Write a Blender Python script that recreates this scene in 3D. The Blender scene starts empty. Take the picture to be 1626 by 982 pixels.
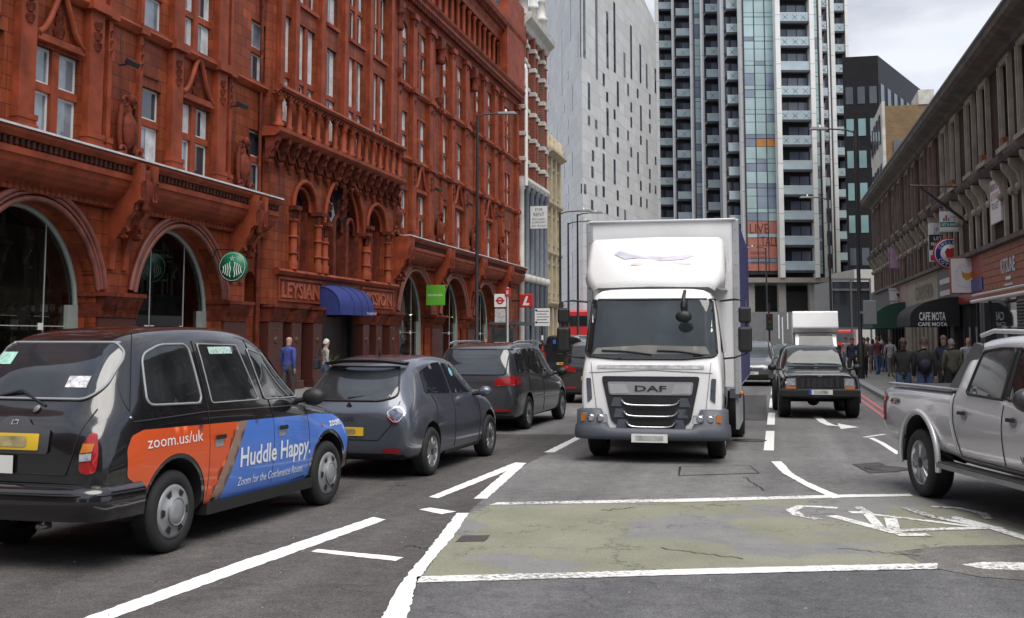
import bpy, bmesh, math, random
from math import sin, cos, pi, radians, atan, tan, sqrt
from mathutils import Vector, Matrix, geometry
from mathutils.bvhtree import BVHTree
random.seed(7)
SC = bpy.context.scene
COL = SC.collection
# ------------------------------------------------------------------ camera
F, PX, PY, HOR, CH, VPX = 1800., 813., 372., 538., 1.8, 1235.
TH = atan((HOR-PY)/F)
PSI = atan((VPX-PX)/(F/cos(TH)))
FH = Vector((-sin(PSI), cos(PSI), 0)); RT = Vector((cos(PSI), sin(PSI), 0)); UP = Vector((0, 0, 1))
FW = FH*cos(TH)+UP*sin(TH); UU = UP*cos(TH)-FH*sin(TH)
CAM = Vector((0, 0, CH))
cam = bpy.data.objects.new('camera', bpy.data.cameras.new('camera')); COL.objects.link(cam)
cam.matrix_world = Matrix(((RT.x, UU.x, -FW.x, 0), (RT.y, UU.y, -FW.y, 0), (RT.z, UU.z, -FW.z, CH), (0, 0, 0, 1)))
cam.data.sensor_width = 36; cam.data.lens = F/1626*36
cam.data.shift_x = 0; cam.data.shift_y = -(491-PY)/1626
cam.data.clip_start = .1; cam.data.clip_end = 3000
SC.camera = cam
def ray(px, py): return FW+RT*((px-PX)/F)-UU*((py-PY)/F)
def gx(px, py, x): d = ray(px, py); return CAM+d*(x/d.x)
def gy(px, py, y): d = ray(px, py); return CAM+d*(y/d.y)
def gz(px, py, z=0.): d = ray(px, py); return CAM+d*((z-CH)/d.z)
# ------------------------------------------------------------------ world, sun, exposure
SUN_EL, SUN_AZ = radians(62), radians(146)      # azimuth: direction the light comes from, clockwise from +y
W = bpy.data.worlds.new('World'); SC.world = W; W.use_nodes = True
nt = W.node_tree; bg = nt.nodes['Background']
sky = nt.nodes.new('ShaderNodeTexSky'); sky.sky_type = 'NISHITA'; sky.sun_disc = False
sky.sun_elevation = SUN_EL; sky.sun_rotation = SUN_AZ; sky.air_density = 1.2; sky.dust_density = 2.5
tc = nt.nodes.new('ShaderNodeTexCoord'); mp = nt.nodes.new('ShaderNodeMapping'); mp.inputs['Scale'].default_value = (1, 1, 2.6)
nz = nt.nodes.new('ShaderNodeTexNoise'); nz.inputs['Scale'].default_value = 2.3; nz.inputs['Detail'].default_value = 8; nz.inputs['Roughness'].default_value = .55
cr = nt.nodes.new('ShaderNodeValToRGB'); cr.color_ramp.elements[0].position = .30; cr.color_ramp.elements[0].color = (.45,.45,.45,1)
cr.color_ramp.elements[1].position = .58; cr.color_ramp.elements[1].color = (1, 1, 1, 1)
nz2 = nt.nodes.new('ShaderNodeTexNoise'); nz2.inputs['Scale'].default_value = 5.5; nz2.inputs['Detail'].default_value = 6
crc = nt.nodes.new('ShaderNodeValToRGB'); crc.color_ramp.elements[0].position = .36; crc.color_ramp.elements[0].color = (2.5, 2.65, 3.1, 1)
crc.color_ramp.elements[1].position = .62; crc.color_ramp.elements[1].color = (4.0, 4.1, 4.4, 1)
mx = nt.nodes.new('ShaderNodeMix'); mx.data_type = 'RGBA'
L = nt.links.new
L(tc.outputs['Generated'], mp.inputs['Vector']); L(mp.outputs[0], nz.inputs['Vector']); L(mp.outputs[0], nz2.inputs['Vector'])
L(nz.outputs['Fac'], cr.inputs[0]); L(nz2.outputs['Fac'], crc.inputs[0])
L(cr.outputs[0], mx.inputs['Factor']); L(sky.outputs[0], mx.inputs['A']); L(crc.outputs[0], mx.inputs['B'])
L(mx.outputs['Result'], bg.inputs['Color']); bg.inputs['Strength'].default_value = .1
sl = bpy.data.lights.new('sun', 'SUN'); sl.energy = 1.5; sl.angle = radians(50); sl.color = (1, .96, .9)
so = bpy.data.objects.new('sun', sl); COL.objects.link(so)
sd = Vector((sin(SUN_AZ)*cos(SUN_EL), cos(SUN_AZ)*cos(SUN_EL), sin(SUN_EL)))
so.rotation_euler = sd.to_track_quat('Z', 'Y').to_euler()
VS = SC.view_settings; VS.view_transform = 'Standard'; VS.look = 'None'; VS.exposure = 1.2; VS.gamma = 1
SC.render.engine = 'CYCLES'
# ------------------------------------------------------------------ materials
MATS = {}
def mat(name, col, rough=.6, metal=0, spec=.5, var=.12, vscale=3., bump=0, bscale=40., coat=0, detail=None, dirt=0, trans=0, emit=0):
    """procedural principled material: base colour with noise variation, optional fine bump, optional dirt"""
    if name in MATS: return MATS[name]
    m = bpy.data.materials.new(name); m.use_nodes = True; MATS[name] = m
    n = m.node_tree.nodes; l = m.node_tree.links.new; p = n['Principled BSDF']
    p.inputs['Roughness'].default_value = rough; p.inputs['Metallic'].default_value = metal
    p.inputs['Specular IOR Level'].default_value = spec; p.inputs['Coat Weight'].default_value = coat; p.inputs['Coat Roughness'].default_value = .04
    c = Vector(col[:3])
    if var > 0 or dirt > 0:
        t = n.new('ShaderNodeTexCoord'); z = n.new('ShaderNodeTexNoise'); z.inputs['Scale'].default_value = vscale; z.inputs['Detail'].default_value = 5
        r = n.new('ShaderNodeValToRGB'); e = r.color_ramp.elements
        e[0].position = .3; e[0].color = (*(c*(1-var)), 1); e[1].position = .7; e[1].color = (*(c*(1+var)), 1)
        l(t.outputs['Object'], z.inputs['Vector']); l(z.outputs['Fac'], r.inputs[0]); out = r.outputs[0]
        if dirt > 0:
            z2 = n.new('ShaderNodeTexNoise'); z2.inputs['Scale'].default_value = 1.1; z2.inputs['Detail'].default_value = 9; z2.inputs['Roughness'].default_value = .7
            r2 = n.new('ShaderNodeValToRGB'); r2.color_ramp.elements[0].position = .45; r2.color_ramp.elements[0].color = (0, 0, 0, 1); r2.color_ramp.elements[1].position = .75; r2.color_ramp.elements[1].color = (dirt,)*3+(1,)
            mm = n.new('ShaderNodeMix'); mm.data_type = 'RGBA'; mm.inputs['B'].default_value = (*(c*.3), 1)
            l(t.outputs['Object'], z2.inputs['Vector']); l(z2.outputs['Fac'], r2.inputs[0]); l(r2.outputs[0], mm.inputs['Factor']); l(out, mm.inputs['A']); out = mm.outputs['Result']
        l(out, p.inputs['Base Color'])
    else: p.inputs['Base Color'].default_value = (*c, 1)
    if bump:
        t2 = n.new('ShaderNodeTexCoord'); zb = n.new('ShaderNodeTexNoise'); zb.inputs['Scale'].default_value = bscale; zb.inputs['Detail'].default_value = 4
        b = n.new('ShaderNodeBump'); b.inputs['Strength'].default_value = bump; b.inputs['Distance'].default_value = .01
        l(t2.outputs['Object'], zb.inputs['Vector']); l(zb.outputs['Fac'], b.inputs['Height']); l(b.outputs[0], p.inputs['Normal'])
    if emit: p.inputs['Emission Color'].default_value = (*c, 1); p.inputs['Emission Strength'].default_value = emit
    return m
def brickmat(name, c1, c2, mortar, bw, bh, msize=.008, axis='YZ', rough=.75, dirt=.25, bumpd=.004, offset=.5, nvar=.25, streak=0):
    """masonry: brick texture mapped on a wall (axis: which object axes run along and up the wall)"""
    if name in MATS: return MATS[name]
    m = bpy.data.materials.new(name); m.use_nodes = True; MATS[name] = m
    n = m.node_tree.nodes; l = m.node_tree.links.new; p = n['Principled BSDF']; p.inputs['Roughness'].default_value = rough; p.inputs['Specular IOR Level'].default_value = .18
    t = n.new('ShaderNodeTexCoord'); s = n.new('ShaderNodeSeparateXYZ'); cb = n.new('ShaderNodeCombineXYZ'); l(t.outputs['Object'], s.inputs[0])
    if axis == 'SUM':
        ad = n.new('ShaderNodeMath'); l(s.outputs['X'], ad.inputs[0]); l(s.outputs['Y'], ad.inputs[1]); l(ad.outputs[0], cb.inputs['X'])
    else: l(s.outputs[axis[0]], cb.inputs['X'])
    l(s.outputs['Z'], cb.inputs['Y'])
    b = n.new('ShaderNodeTexBrick'); b.inputs['Scale'].default_value = 1; b.inputs['Brick Width'].default_value = bw; b.inputs['Row Height'].default_value = bh
    b.inputs['Mortar Size'].default_value = msize; b.inputs['Mortar Smooth'].default_value = .2; b.offset = offset
    b.inputs['Color1'].default_value = (*c1, 1); b.inputs['Color2'].default_value = (*c2, 1); b.inputs['Mortar'].default_value = (*mortar, 1)
    l(cb.outputs[0], b.inputs['Vector'])
    z = n.new('ShaderNodeTexNoise'); z.inputs['Scale'].default_value = .7; z.inputs['Detail'].default_value = 10; z.inputs['Roughness'].default_value = .68; l(t.outputs['Object'], z.inputs['Vector'])
    r = n.new('ShaderNodeValToRGB'); r.color_ramp.elements[0].position = .3; r.color_ramp.elements[0].color = (1-nvar,)*3+(1,); r.color_ramp.elements[1].position = .7; r.color_ramp.elements[1].color = (1+nvar*.6,)*3+(1,)
    l(z.outputs['Fac'], r.inputs[0])
    mm = n.new('ShaderNodeMix'); mm.data_type = 'RGBA'; mm.blend_type = 'MULTIPLY'; mm.inputs['Factor'].default_value = 1
    l(b.outputs['Color'], mm.inputs['A']); l(r.outputs[0], mm.inputs['B']); l(mm.outputs['Result'], p.inputs['Base Color'])
    if streak:
        mpg = n.new('ShaderNodeMapping'); mpg.inputs['Scale'].default_value = (3.2, 3.2, .22); l(t.outputs['Object'], mpg.inputs['Vector'])
        zs = n.new('ShaderNodeTexNoise'); zs.inputs['Scale'].default_value = 1.; zs.inputs['Detail'].default_value = 8; zs.inputs['Roughness'].default_value = .7; l(mpg.outputs[0], zs.inputs['Vector'])
        rs_ = n.new('ShaderNodeValToRGB'); rs_.color_ramp.elements[0].position = .36; rs_.color_ramp.elements[0].color = (1-streak,)*3+(1,); rs_.color_ramp.elements[1].position = .6; rs_.color_ramp.elements[1].color = (1.05,)*3+(1,); l(zs.outputs['Fac'], rs_.inputs[0])
        m2 = n.new('ShaderNodeMix'); m2.data_type = 'RGBA'; m2.blend_type = 'MULTIPLY'; m2.inputs['Factor'].default_value = 1; l(mm.outputs['Result'], m2.inputs['A']); l(rs_.outputs[0], m2.inputs['B']); l(m2.outputs['Result'], p.inputs['Base Color'])
    bp = n.new('ShaderNodeBump'); bp.invert = True; bp.inputs['Strength'].default_value = .6; bp.inputs['Distance'].default_value = bumpd
    l(b.outputs['Fac'], bp.inputs['Height']); l(bp.outputs[0], p.inputs['Normal'])
    return m
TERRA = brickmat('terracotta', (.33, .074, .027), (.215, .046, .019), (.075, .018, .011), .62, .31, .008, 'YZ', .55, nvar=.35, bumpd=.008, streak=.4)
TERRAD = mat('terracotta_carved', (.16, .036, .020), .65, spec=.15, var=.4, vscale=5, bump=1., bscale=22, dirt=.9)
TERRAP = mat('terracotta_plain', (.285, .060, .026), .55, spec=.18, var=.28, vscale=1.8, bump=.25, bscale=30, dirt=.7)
GRANITE = mat('brown_granite', (.085, .028, .022), .25, var=.3, vscale=30, bump=.05)
SOOT = mat('sooty_terracotta', (.055, .02, .014), .7, spec=.15, var=.5, vscale=3, bump=.6)
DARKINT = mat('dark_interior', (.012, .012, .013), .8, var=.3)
GLASSB = mat('bright_window_glass', (.20, .24, .27), .04, spec=1., var=.5, vscale=1.2)  # pale base colour stands in for reflected sky and curtains behind
GLASS = mat('window_glass', (.035, .045, .055), .03, spec=1., var=.35, vscale=.7)
SHOPGLASS = mat('shop_glass', (.028, .038, .038), .03, spec=.9, var=.5, vscale=.5)
WHITEP = mat('white_paint', (.72, .72, .70), .45, var=.06, vscale=5)
LEAD = mat('lead_flashing', (.42, .43, .45), .45, var=.2, vscale=4)
BLACKM = mat('black_metal', (.02, .02, .022), .4, var=.2)
GREYM = mat('grey_metal', (.28, .29, .30), .4, metal=.6, var=.1)
ASPH = None
# ------------------------------------------------------------------ mesh builder
class MB:
    def __init__(s): s.v = []; s.f = []; s.mi = []; s.cm = 0; s.sm = []
    def add(s, vs, fs, smooth=False):
        o = len(s.v); s.v += [tuple(v) for v in vs]
        for f in fs: s.f.append(tuple(o+i for i in f)); s.mi.append(s.cm); s.sm.append(smooth)
        return s
    def quad(s, a, b, c, d): return s.add([a, b, c, d], [(0, 1, 2, 3)])
    def box(s, x0, x1, y0, y1, z0, z1):
        return s.add([(x0,y0,z0),(x1,y0,z0),(x1,y1,z0),(x0,y1,z0),(x0,y0,z1),(x1,y0,z1),(x1,y1,z1),(x0,y1,z1)],
                     [(0,3,2,1),(4,5,6,7),(0,1,5,4),(1,2,6,5),(2,3,7,6),(3,0,4,7)])
    def prism(s, poly, ax, a, b, smooth=False):
        """poly: 2D points, extruded along axis ax ('x','y','z') from a to b; the other two axes in order"""
        n = len(poly)
        def p(q, t): return {'x': (t, q[0], q[1]), 'y': (q[0], t, q[1]), 'z': (q[0], q[1], t)}[ax]
        o = [p(q, a) for q in poly]+[p(q, b) for q in poly]
        fs = [(i, (i+1) % n, n+(i+1) % n, n+i) for i in range(n)]
        s.add(o, fs, smooth); s.add(o[:n], [tuple(range(n))[::-1]]); s.add(o[n:], [tuple(range(n))]); return s
    def lathe(s, prof, c, axis='z', seg=12, smooth=True, cap=True):
        """prof: (radius, height along axis)"""
        vs = []; n = len(prof)
        for i in range(seg):
            a = 2*pi*i/seg
            for r, h in prof:
                q = {'z': (r*cos(a), r*sin(a), h), 'x': (h, r*cos(a), r*sin(a)), 'y': (r*sin(a), h, r*cos(a))}[axis]
                vs.append((c[0]+q[0], c[1]+q[1], c[2]+q[2]))
        fs = []
        for i in range(seg):
            j = (i+1) % seg
            for k in range(n-1): fs.append((i*n+k, j*n+k, j*n+k+1, i*n+k+1))
        s.add(vs, fs, smooth)
        if cap and prof[0][0] > 1e-5: s.add([vs[i*n] for i in range(seg)], [tuple(range(seg))[::-1]])
        if cap and prof[-1][0] > 1e-5: s.add([vs[i*n+n-1] for i in range(seg)], [tuple(range(seg))])
        return s
    def tube(s, pts, r, seg=6, closed=False, smooth=True, taper=None):
        pts = [Vector(p) for p in pts]; n = len(pts); vs = []
        prev = None
        for i, p in enumerate(pts):
            d = (pts[(i+1) % n]-pts[i-1]) if (closed or 0 < i < n-1) else (pts[1]-pts[0] if i == 0 else pts[-1]-pts[-2])
            d.normalize()
            if prev is None: u = d.orthogonal().normalized()
            else:
                u = prev-d*prev.dot(d)
                u = u.normalized() if u.length > 1e-6 else d.orthogonal().normalized()
            prev = u; w = d.cross(u)
            rr = r if taper is None else taper[i]
            for k in range(seg):
                a = 2*pi*k/seg; vs.append(p+u*(rr*cos(a))+w*(rr*sin(a)))
        fs = []
        for i in range(n if closed else n-1):
            j = (i+1) % n
            for k in range(seg): fs.append((i*seg+k, i*seg+(k+1) % seg, j*seg+(k+1) % seg, j*seg+k))
        s.add(vs, fs, smooth)
        if not closed:
            s.add(vs[:seg], [tuple(range(seg))[::-1]]); s.add(vs[-seg:], [tuple(range(seg))])
        return s
    def leaf(s, c, wd, h, curl, ax=(1, 0, 0)):
        """carved leaf: ridged tongue rising from c and curling outward along ax"""
        ax = Vector(ax); sd = Vector((-ax.y, ax.x, 0)); c = Vector(c); vs = []; n = 5
        for i in range(n):
            t = i/(n-1); w = wd*(.55+.75*t-1.0*t**4)*.5; o = curl*t**2.2; z = h*(t-.28*max(0, t-.75)*4*t)
            for k, (q, r) in enumerate(((-1, 0), (-.5, .5), (0, 1.), (.5, .5), (1, 0))): vs.append(c+ax*(o+r*wd*.16)+sd*(q*w)+Vector((0, 0, z)))
        return s.add(vs, [(i*5+k, i*5+k+1, i*5+k+6, i*5+k+5) for i in range(n-1) for k in range(4)])
    def sweep(s, prof, u0, u1, fn=None):
        """profile (w,v) extruded along y from u0 to u1 (open profile, closed to wall)"""
        return s.prism([(w, v) for w, v in prof], 'y', u0, u1)
    def ball(s, c, rx, ry, rz, seg=10, rings=6):
        vs = [(c[0], c[1], c[2]-rz)]
        for i in range(1, rings):
            t = -pi/2+pi*i/rings
            for k in range(seg):
                a = 2*pi*k/seg; vs.append((c[0]+rx*cos(t)*cos(a), c[1]+ry*cos(t)*sin(a), c[2]+rz*sin(t)))
        vs.append((c[0], c[1], c[2]+rz)); fs = []
        for k in range(seg): fs.append((0, 1+(k+1) % seg, 1+k))
        for i in range(rings-2):
            for k in range(seg): fs.append((1+i*seg+k, 1+i*seg+(k+1) % seg, 1+(i+1)*seg+(k+1) % seg, 1+(i+1)*seg+k))
        b = 1+(rings-2)*seg
        for k in range(seg): fs.append((b+k, b+(k+1) % seg, len(vs)-1))
        return s.add(vs, fs, True)
    def xform(s, M):
        s.v = [tuple(M @ Vector(v)) for v in s.v]; return s
    def build(s, name, material, parent=None, bevel=0):
        me = bpy.data.meshes.new(name); me.from_pydata(s.v, [], s.f)
        for m in (material if isinstance(material, (list, tuple)) else [material]): me.materials.append(m)
        me.polygons.foreach_set('material_index', s.mi); me.polygons.foreach_set('use_smooth', s.sm)
        bm = bmesh.new(); bm.from_mesh(me); bmesh.ops.recalc_face_normals(bm, faces=bm.faces); bm.to_mesh(me); bm.free()
        me.update()
        o = bpy.data.objects.new(name, me); COL.objects.link(o)
        if parent: o.parent = parent
        if bevel:
            b = o.modifiers.new('bevel', 'BEVEL'); b.width = bevel; b.segments = 2; b.limit_method = 'ANGLE'; b.angle_limit = radians(40)
        return o
def link_mesh(name, me, parent=None, loc=(0, 0, 0), rot=(0, 0, 0)):
    o = bpy.data.objects.new(name, me); COL.objects.link(o); o.location = loc; o.rotation_euler = rot
    if parent: o.parent = parent
    return o
def tag(o, label=None, cat=None, group=None, kind=None):
    if label: o['label'] = label
    if cat: o['category'] = cat
    if group: o['group'] = group
    if kind: o['kind'] = kind
    return o
def thing(name, label, cat, loc=(0, 0, 0), rotz=0, group=None):
    o = bpy.data.objects.new(name, None); COL.objects.link(o); o.location = loc; o.rotation_euler = (0, 0, rotz); o.empty_display_size = .3
    return tag(o, label, cat, group)
def copy_tree(o, parent=None):
    c = o.copy(); COL.objects.link(c)
    if parent: c.parent = parent
    for ch in list(o.children): copy_tree(ch, c)
    return c
def inpoly(p, poly):
    r = False; j = len(poly)-1
    for i in range(len(poly)):
        a, b = poly[i], poly[j]
        if (a[1] > p[1]) != (b[1] > p[1]) and p[0] < (b[0]-a[0])*(p[1]-a[1])/(b[1]-a[1])+a[0]: r = not r
        j = i
    return r
def rectp(u0, u1, v0, v1): return [(u0, v0), (u1, v0), (u1, v1), (u0, v1)]
def archp(u0, u1, v0, vs, top, n=18):
    """arched opening: straight jambs to vs, (semi)ellipse to top"""
    c = (u0+u1)/2; a = (u1-u0)/2; b = top-vs
    return [(u0, v0), (u1, v0)]+[(c+a*cos(pi*i/n), vs+b*sin(pi*i/n)) for i in range(n+1)]
def panel(mb, outer, holes, P, depth=0):
    """flat wall with holes; P maps (u,v,w) to a point; reveals of given depth inward (w negative)"""
    vs = list(outer); loops = [list(range(len(outer)))]
    for h in holes:
        o = len(vs); vs += h; loops.append(list(range(o, o+len(h))))
    ed = [(lp[i], lp[(i+1) % len(lp)]) for lp in loops for i in range(len(lp))]
    r = geometry.delaunay_2d_cdt([Vector(v) for v in vs], ed, [], 0, 1e-5)
    V, T = r[0], r[2]; fs = []
    for t in T:
        c = sum((V[i] for i in t), Vector((0, 0)))/len(t)
        if inpoly(c, outer) and not any(inpoly(c, h) for h in holes): fs.append(tuple(t))
    mb.add([P(v[0], v[1], 0) for v in V], fs)
    if depth:
        for h in holes:
            n = len(h)
            for i in range(n):
                a, b = h[i], h[(i+1) % n]
                mb.add([P(a[0], a[1], 0), P(b[0], b[1], 0), P(b[0], b[1], -depth), P(a[0], a[1], -depth)], [(0, 1, 2, 3)])
    return mb
def flat(mb, poly, P, w=0):
    """filled polygon (may be concave)"""
    ed = [(i, (i+1) % len(poly)) for i in range(len(poly))]
    r = geometry.delaunay_2d_cdt([Vector(v) for v in poly], ed, [], 1, 1e-5)
    mb.add([P(v[0], v[1], w) for v in r[0]], [tuple(t) for t in r[2] if inpoly(sum((r[0][i] for i in t), Vector((0, 0)))/len(t), poly)]); return mb
FONTS = {}
def text_mesh(txt, size=1., bold=False, extrude=0, spacing=1.):
    """(verts 2D, faces) of a text set in the built-in font, centred; size = cap height"""
    cu = bpy.data.curves.new('t', 'FONT'); cu.body = txt; cu.size = size*1.38; cu.align_x = 'CENTER'; cu.space_character = spacing
    cu.resolution_u = 2; cu.extrude = extrude
    if bold: cu.offset = size*.028
    o = bpy.data.objects.new('t', cu); COL.objects.link(o)
    me = o.to_mesh(); vs = [v.co.copy() for v in me.vertices]; fs = [tuple(p.vertices) for p in me.polygons]; o.to_mesh_clear()
    bpy.data.objects.remove(o); bpy.data.curves.remove(cu)
    ys = [v.y for v in vs] or [0]; cy = size/2
    return [Vector((v.x, v.y-cy, v.z)) for v in vs], fs
def put_text(txt, size, name, material, parent, org, ux, uy, off=.004, bold=False, spacing=1., width=None):
    """flat lettering at org with x direction ux, up uy (in parent's space)"""
    vs, fs = text_mesh(txt, size, bold, 0, spacing)
    ux = Vector(ux).normalized(); uy = Vector(uy).normalized(); nn = ux.cross(uy); org = Vector(org)
    k = 1
    if width:
        wd = max(v.x for v in vs)-min(v.x for v in vs); k = width/wd
    mb = MB(); mb.add([org+ux*(v.x*k)+uy*v.y+nn*(off+v.z) for v in vs], fs)
    return mb.build(name, material, parent)
# ------------------------------------------------------------------ ground
def asphalt(name, base, lo, hi, speck=.5, patch=.5):
    m = bpy.data.materials.new(name); m.use_nodes = True; n = m.node_tree.nodes; l = m.node_tree.links.new; p = n['Principled BSDF']
    t = n.new('ShaderNodeTexCoord')
    def noise(sc, det=6, ro=.6):
        z = n.new('ShaderNodeTexNoise'); z.inputs['Scale'].default_value = sc; z.inputs['Detail'].default_value = det; z.inputs['Roughness'].default_value = ro; l(t.outputs['Object'], z.inputs['Vector']); return z.outputs['Fac']
    def ramp(src, p0, c0, p1, c1):
        r = n.new('ShaderNodeValToRGB'); e = r.color_ramp.elements; e[0].position = p0; e[1].position = p1; e[0].color = (*c0, 1); e[1].color = (*c1, 1); l(src, r.inputs[0]); return r.outputs[0]
    def mul(a, b, f=1, mode='MULTIPLY'):
        x = n.new('ShaderNodeMix'); x.data_type = 'RGBA'; x.blend_type = mode; x.inputs['Factor'].default_value = f; l(a, x.inputs['A']); l(b, x.inputs['B']); return x.outputs['Result']
    big = ramp(noise(.35, 8, .65), .3, [c*lo for c in base], .7, [c*hi for c in base])
    med = ramp(noise(6, 6), .3, (.82,)*3, .7, (1.15,)*3)
    fine = ramp(noise(160, 3, .8), .35, (1-speck,)*3, .68, (1+speck,)*3)
    v = n.new('ShaderNodeTexVoronoi'); v.inputs['Scale'].default_value = 75; l(t.outputs['Object'], v.inputs['Vector'])
    agg = ramp(v.outputs['Color'], .2, (.75,)*3, .95, (1.5,)*3)
    out = mul(mul(mul(big, med), fine), agg, .7)
    # tar cracks
    w = n.new('ShaderNodeTexVoronoi'); w.feature = 'DISTANCE_TO_EDGE'; w.inputs['Scale'].default_value = .42
    zz = n.new('ShaderNodeTexNoise'); zz.inputs['Scale'].default_value = 1.7; zz.inputs['Detail'].default_value = 8; l(t.outputs['Object'], zz.inputs['Vector'])
    ad = n.new('ShaderNodeVectorMath'); ad.operation = 'MULTIPLY_ADD'; l(zz.outputs['Color'], ad.inputs[0]); ad.inputs[1].default_value = (1.6, 1.6, 0); l(t.outputs['Object'], ad.inputs[2]); l(ad.outputs[0], w.inputs['Vector'])
    crk = ramp(w.outputs['Distance'], .0, (.25,)*3, .006, (1, 1, 1))
    gate = ramp(noise(.5, 3), .5, (1, 1, 1), .56, (0, 0, 0))
    lt = n.new('ShaderNodeMix'); lt.data_type = 'RGBA'; lt.blend_type = 'LIGHTEN'; lt.inputs['Factor'].default_value = 1; l(crk, lt.inputs['A']); l(gate, lt.inputs['B'])
    out = mul(out, lt.outputs['Result'], patch)
    mp_ = n.new('ShaderNodeMapping'); mp_.inputs['Scale'].default_value = (1.3, .035, 1); l(t.outputs['Object'], mp_.inputs['Vector'])
    zt = n.new('ShaderNodeTexNoise'); zt.inputs['Scale'].default_value = 1.; zt.inputs['Detail'].default_value = 4; l(mp_.outputs[0], zt.inputs['Vector'])
    out = mul(out, ramp(zt.outputs['Fac'], .35, (.78,)*3, .65, (1.16,)*3))
    out = mul(out, ramp(noise(1.1, 7, .75), .56, (1, 1, 1), .74, (.62,)*3))
    l(out, p.inputs['Base Color']); p.inputs['Roughness'].default_value = .82; p.inputs['Specular IOR Level'].default_value = .22
    b = n.new('ShaderNodeBump'); b.inputs['Strength'].default_value = .5; b.inputs['Distance'].default_value = .006; l(v.outputs['Distance'], b.inputs['Height']); l(b.outputs[0], p.inputs['Normal'])
    return m
ASPH = asphalt('asphalt', (.172, .169, .166), .78, 1.22)
ASPHN = asphalt('asphalt_near', (.095, .088, .085), .75, 1.25, .6)
def paint_mat(name, col, wear=.5, under=(.09, .088, .085)):
    m = bpy.data.materials.new(name); m.use_nodes = True; n = m.node_tree.nodes; l = m.node_tree.links.new; p = n['Principled BSDF']
    t = n.new('ShaderNodeTexCoord'); z = n.new('ShaderNodeTexNoise'); z.inputs['Scale'].default_value = 22; z.inputs['Detail'].default_value = 8; z.inputs['Roughness'].default_value = .75
    z2 = n.new('ShaderNodeTexNoise'); z2.inputs['Scale'].default_value = .9; z2.inputs['Detail'].default_value = 3
    ad = n.new('ShaderNodeMath'); ad.operation = 'MULTIPLY_ADD'; ad.inputs[1].default_value = .55
    r = n.new('ShaderNodeValToRGB'); e = r.color_ramp.elements; k = .45+.3*wear; e[0].position = k+.1; e[0].color = (*col, 1); e[1].position = k+.2; e[1].color = (*under, 1)
    l(t.outputs['Object'], z.inputs['Vector']); l(t.outputs['Object'], z2.inputs['Vector']); l(z2.outputs['Fac'], ad.inputs[0]); l(z.outputs['Fac'], ad.inputs[2])
    sc = n.new('ShaderNodeMath'); sc.operation = 'MULTIPLY'; sc.inputs[1].default_value = .72; l(ad.outputs[0], sc.inputs[0]); l(sc.outputs[0], r.inputs[0])
    l(r.outputs[0], p.inputs['Base Color']); p.inputs['Roughness'].default_value = .7; return m
ROADW = paint_mat('road_paint_white', (.80, .79, .76), .5)
ROADW2 = paint_mat('road_paint_worn', (.74, .73, .70), .02)
ROADW3 = paint_mat('road_paint_very_worn', (.76, .75, .72), -.06)
ROADR = paint_mat('road_paint_red', (.55, .17, .17), .45)
road = MB(); road.quad((-11.4, -60, 0), (3.0, -60, 0), (3.0, 600, 0), (-11.4, 600, 0)); road.quad((3.0, -60, 0), (80, -60, 0), (80, 12.2, 0), (3.0, 12.2, 0)); road.quad((-80, -60, 0), (-11.4, -60, 0), (-11.4, 6, 0), (-80, 6, 0))
road = tag(road.build('road', ASPH), kind='structure')
grd = MB(); grd.quad((-1500, -800, -.05), (1500, -800, -.05), (1500, 2500, -.05), (-1500, 2500, -.05)); tag(grd.build('ground', mat('far_ground', (.12, .12, .115), .9)), kind='structure')
PAVE = brickmat('paving', (.20, .195, .185), (.17, .165, .16), (.08, .08, .078), .6, .6, .008, 'YZ', .8, nvar=.2)
def pavemat():
    m = mat('paving_slabs', (.19, .185, .178), .8, var=.15, vscale=1.2, bump=.2, bscale=60, dirt=.3); return m
PAVE = pavemat()
KERB = mat('granite_kerb', (.27, .265, .26), .75, var=.25, vscale=6, bump=.3)
def pavement(name, x0, x1, y0, y1, kerbx):
    mb = MB(); a, b = (x0, x1-.3) if kerbx == x1 else (x0+.3, x1)
    mb.box(a, b, y0, y1, -.04, .12); o = tag(mb.build(name, PAVE), kind='structure')
    k0, k1 = (x1-.298, x1) if kerbx == x1 else (x0, x0+.298)
    me = None; y = y0; i = 0
    while y < min(y1, 75):                                       # single kerb stones
        q = MB(); q.box(k0, k1, 0, .9, -.04, .124)
        if me is None: me = q.build('kerb_stone', KERB, o, bevel=.012); me.location.y = y; first = me
        else: c = first.copy(); COL.objects.link(c); c.location.y = y
        y += .908
    q = MB(); q.box(k0, k1, y, y1, -.04, .124); q.build('kerb_run', KERB, o)
    # slab joints: thin slabs laid proud in a regular bond near enough to tell apart
    return o
pav_l = pavement('pavement_left', -16.6, -11.4, 6, 400, -11.4)
pav_r = pavement('pavement_right', 3.0, 7.4, 12.2, 400, 3.0)
RG_ = random.Random(21)
def marking(name, pix, m=ROADW, h=.005, par=None, ragged=.009):
    pts = []; N_ = len(pix)
    for i in range(N_):                                             # ragged painted edge
        a, b = gz(*pix[i]), gz(*pix[(i+1) % N_]); k = min(60, max(1, int((b-a).length/.06))) if ragged else 1
        for j in range(k): q = a.lerp(b, j/k); pts.append(q+Vector((RG_.uniform(-1, 1), RG_.uniform(-1, 1), 0))*(ragged if j else 0))
    mb = MB(); flat(mb, [(p.x, p.y) for p in pts], lambda u, v, w: (u, v, h)); return mb.build(name, m, par or road)
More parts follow.
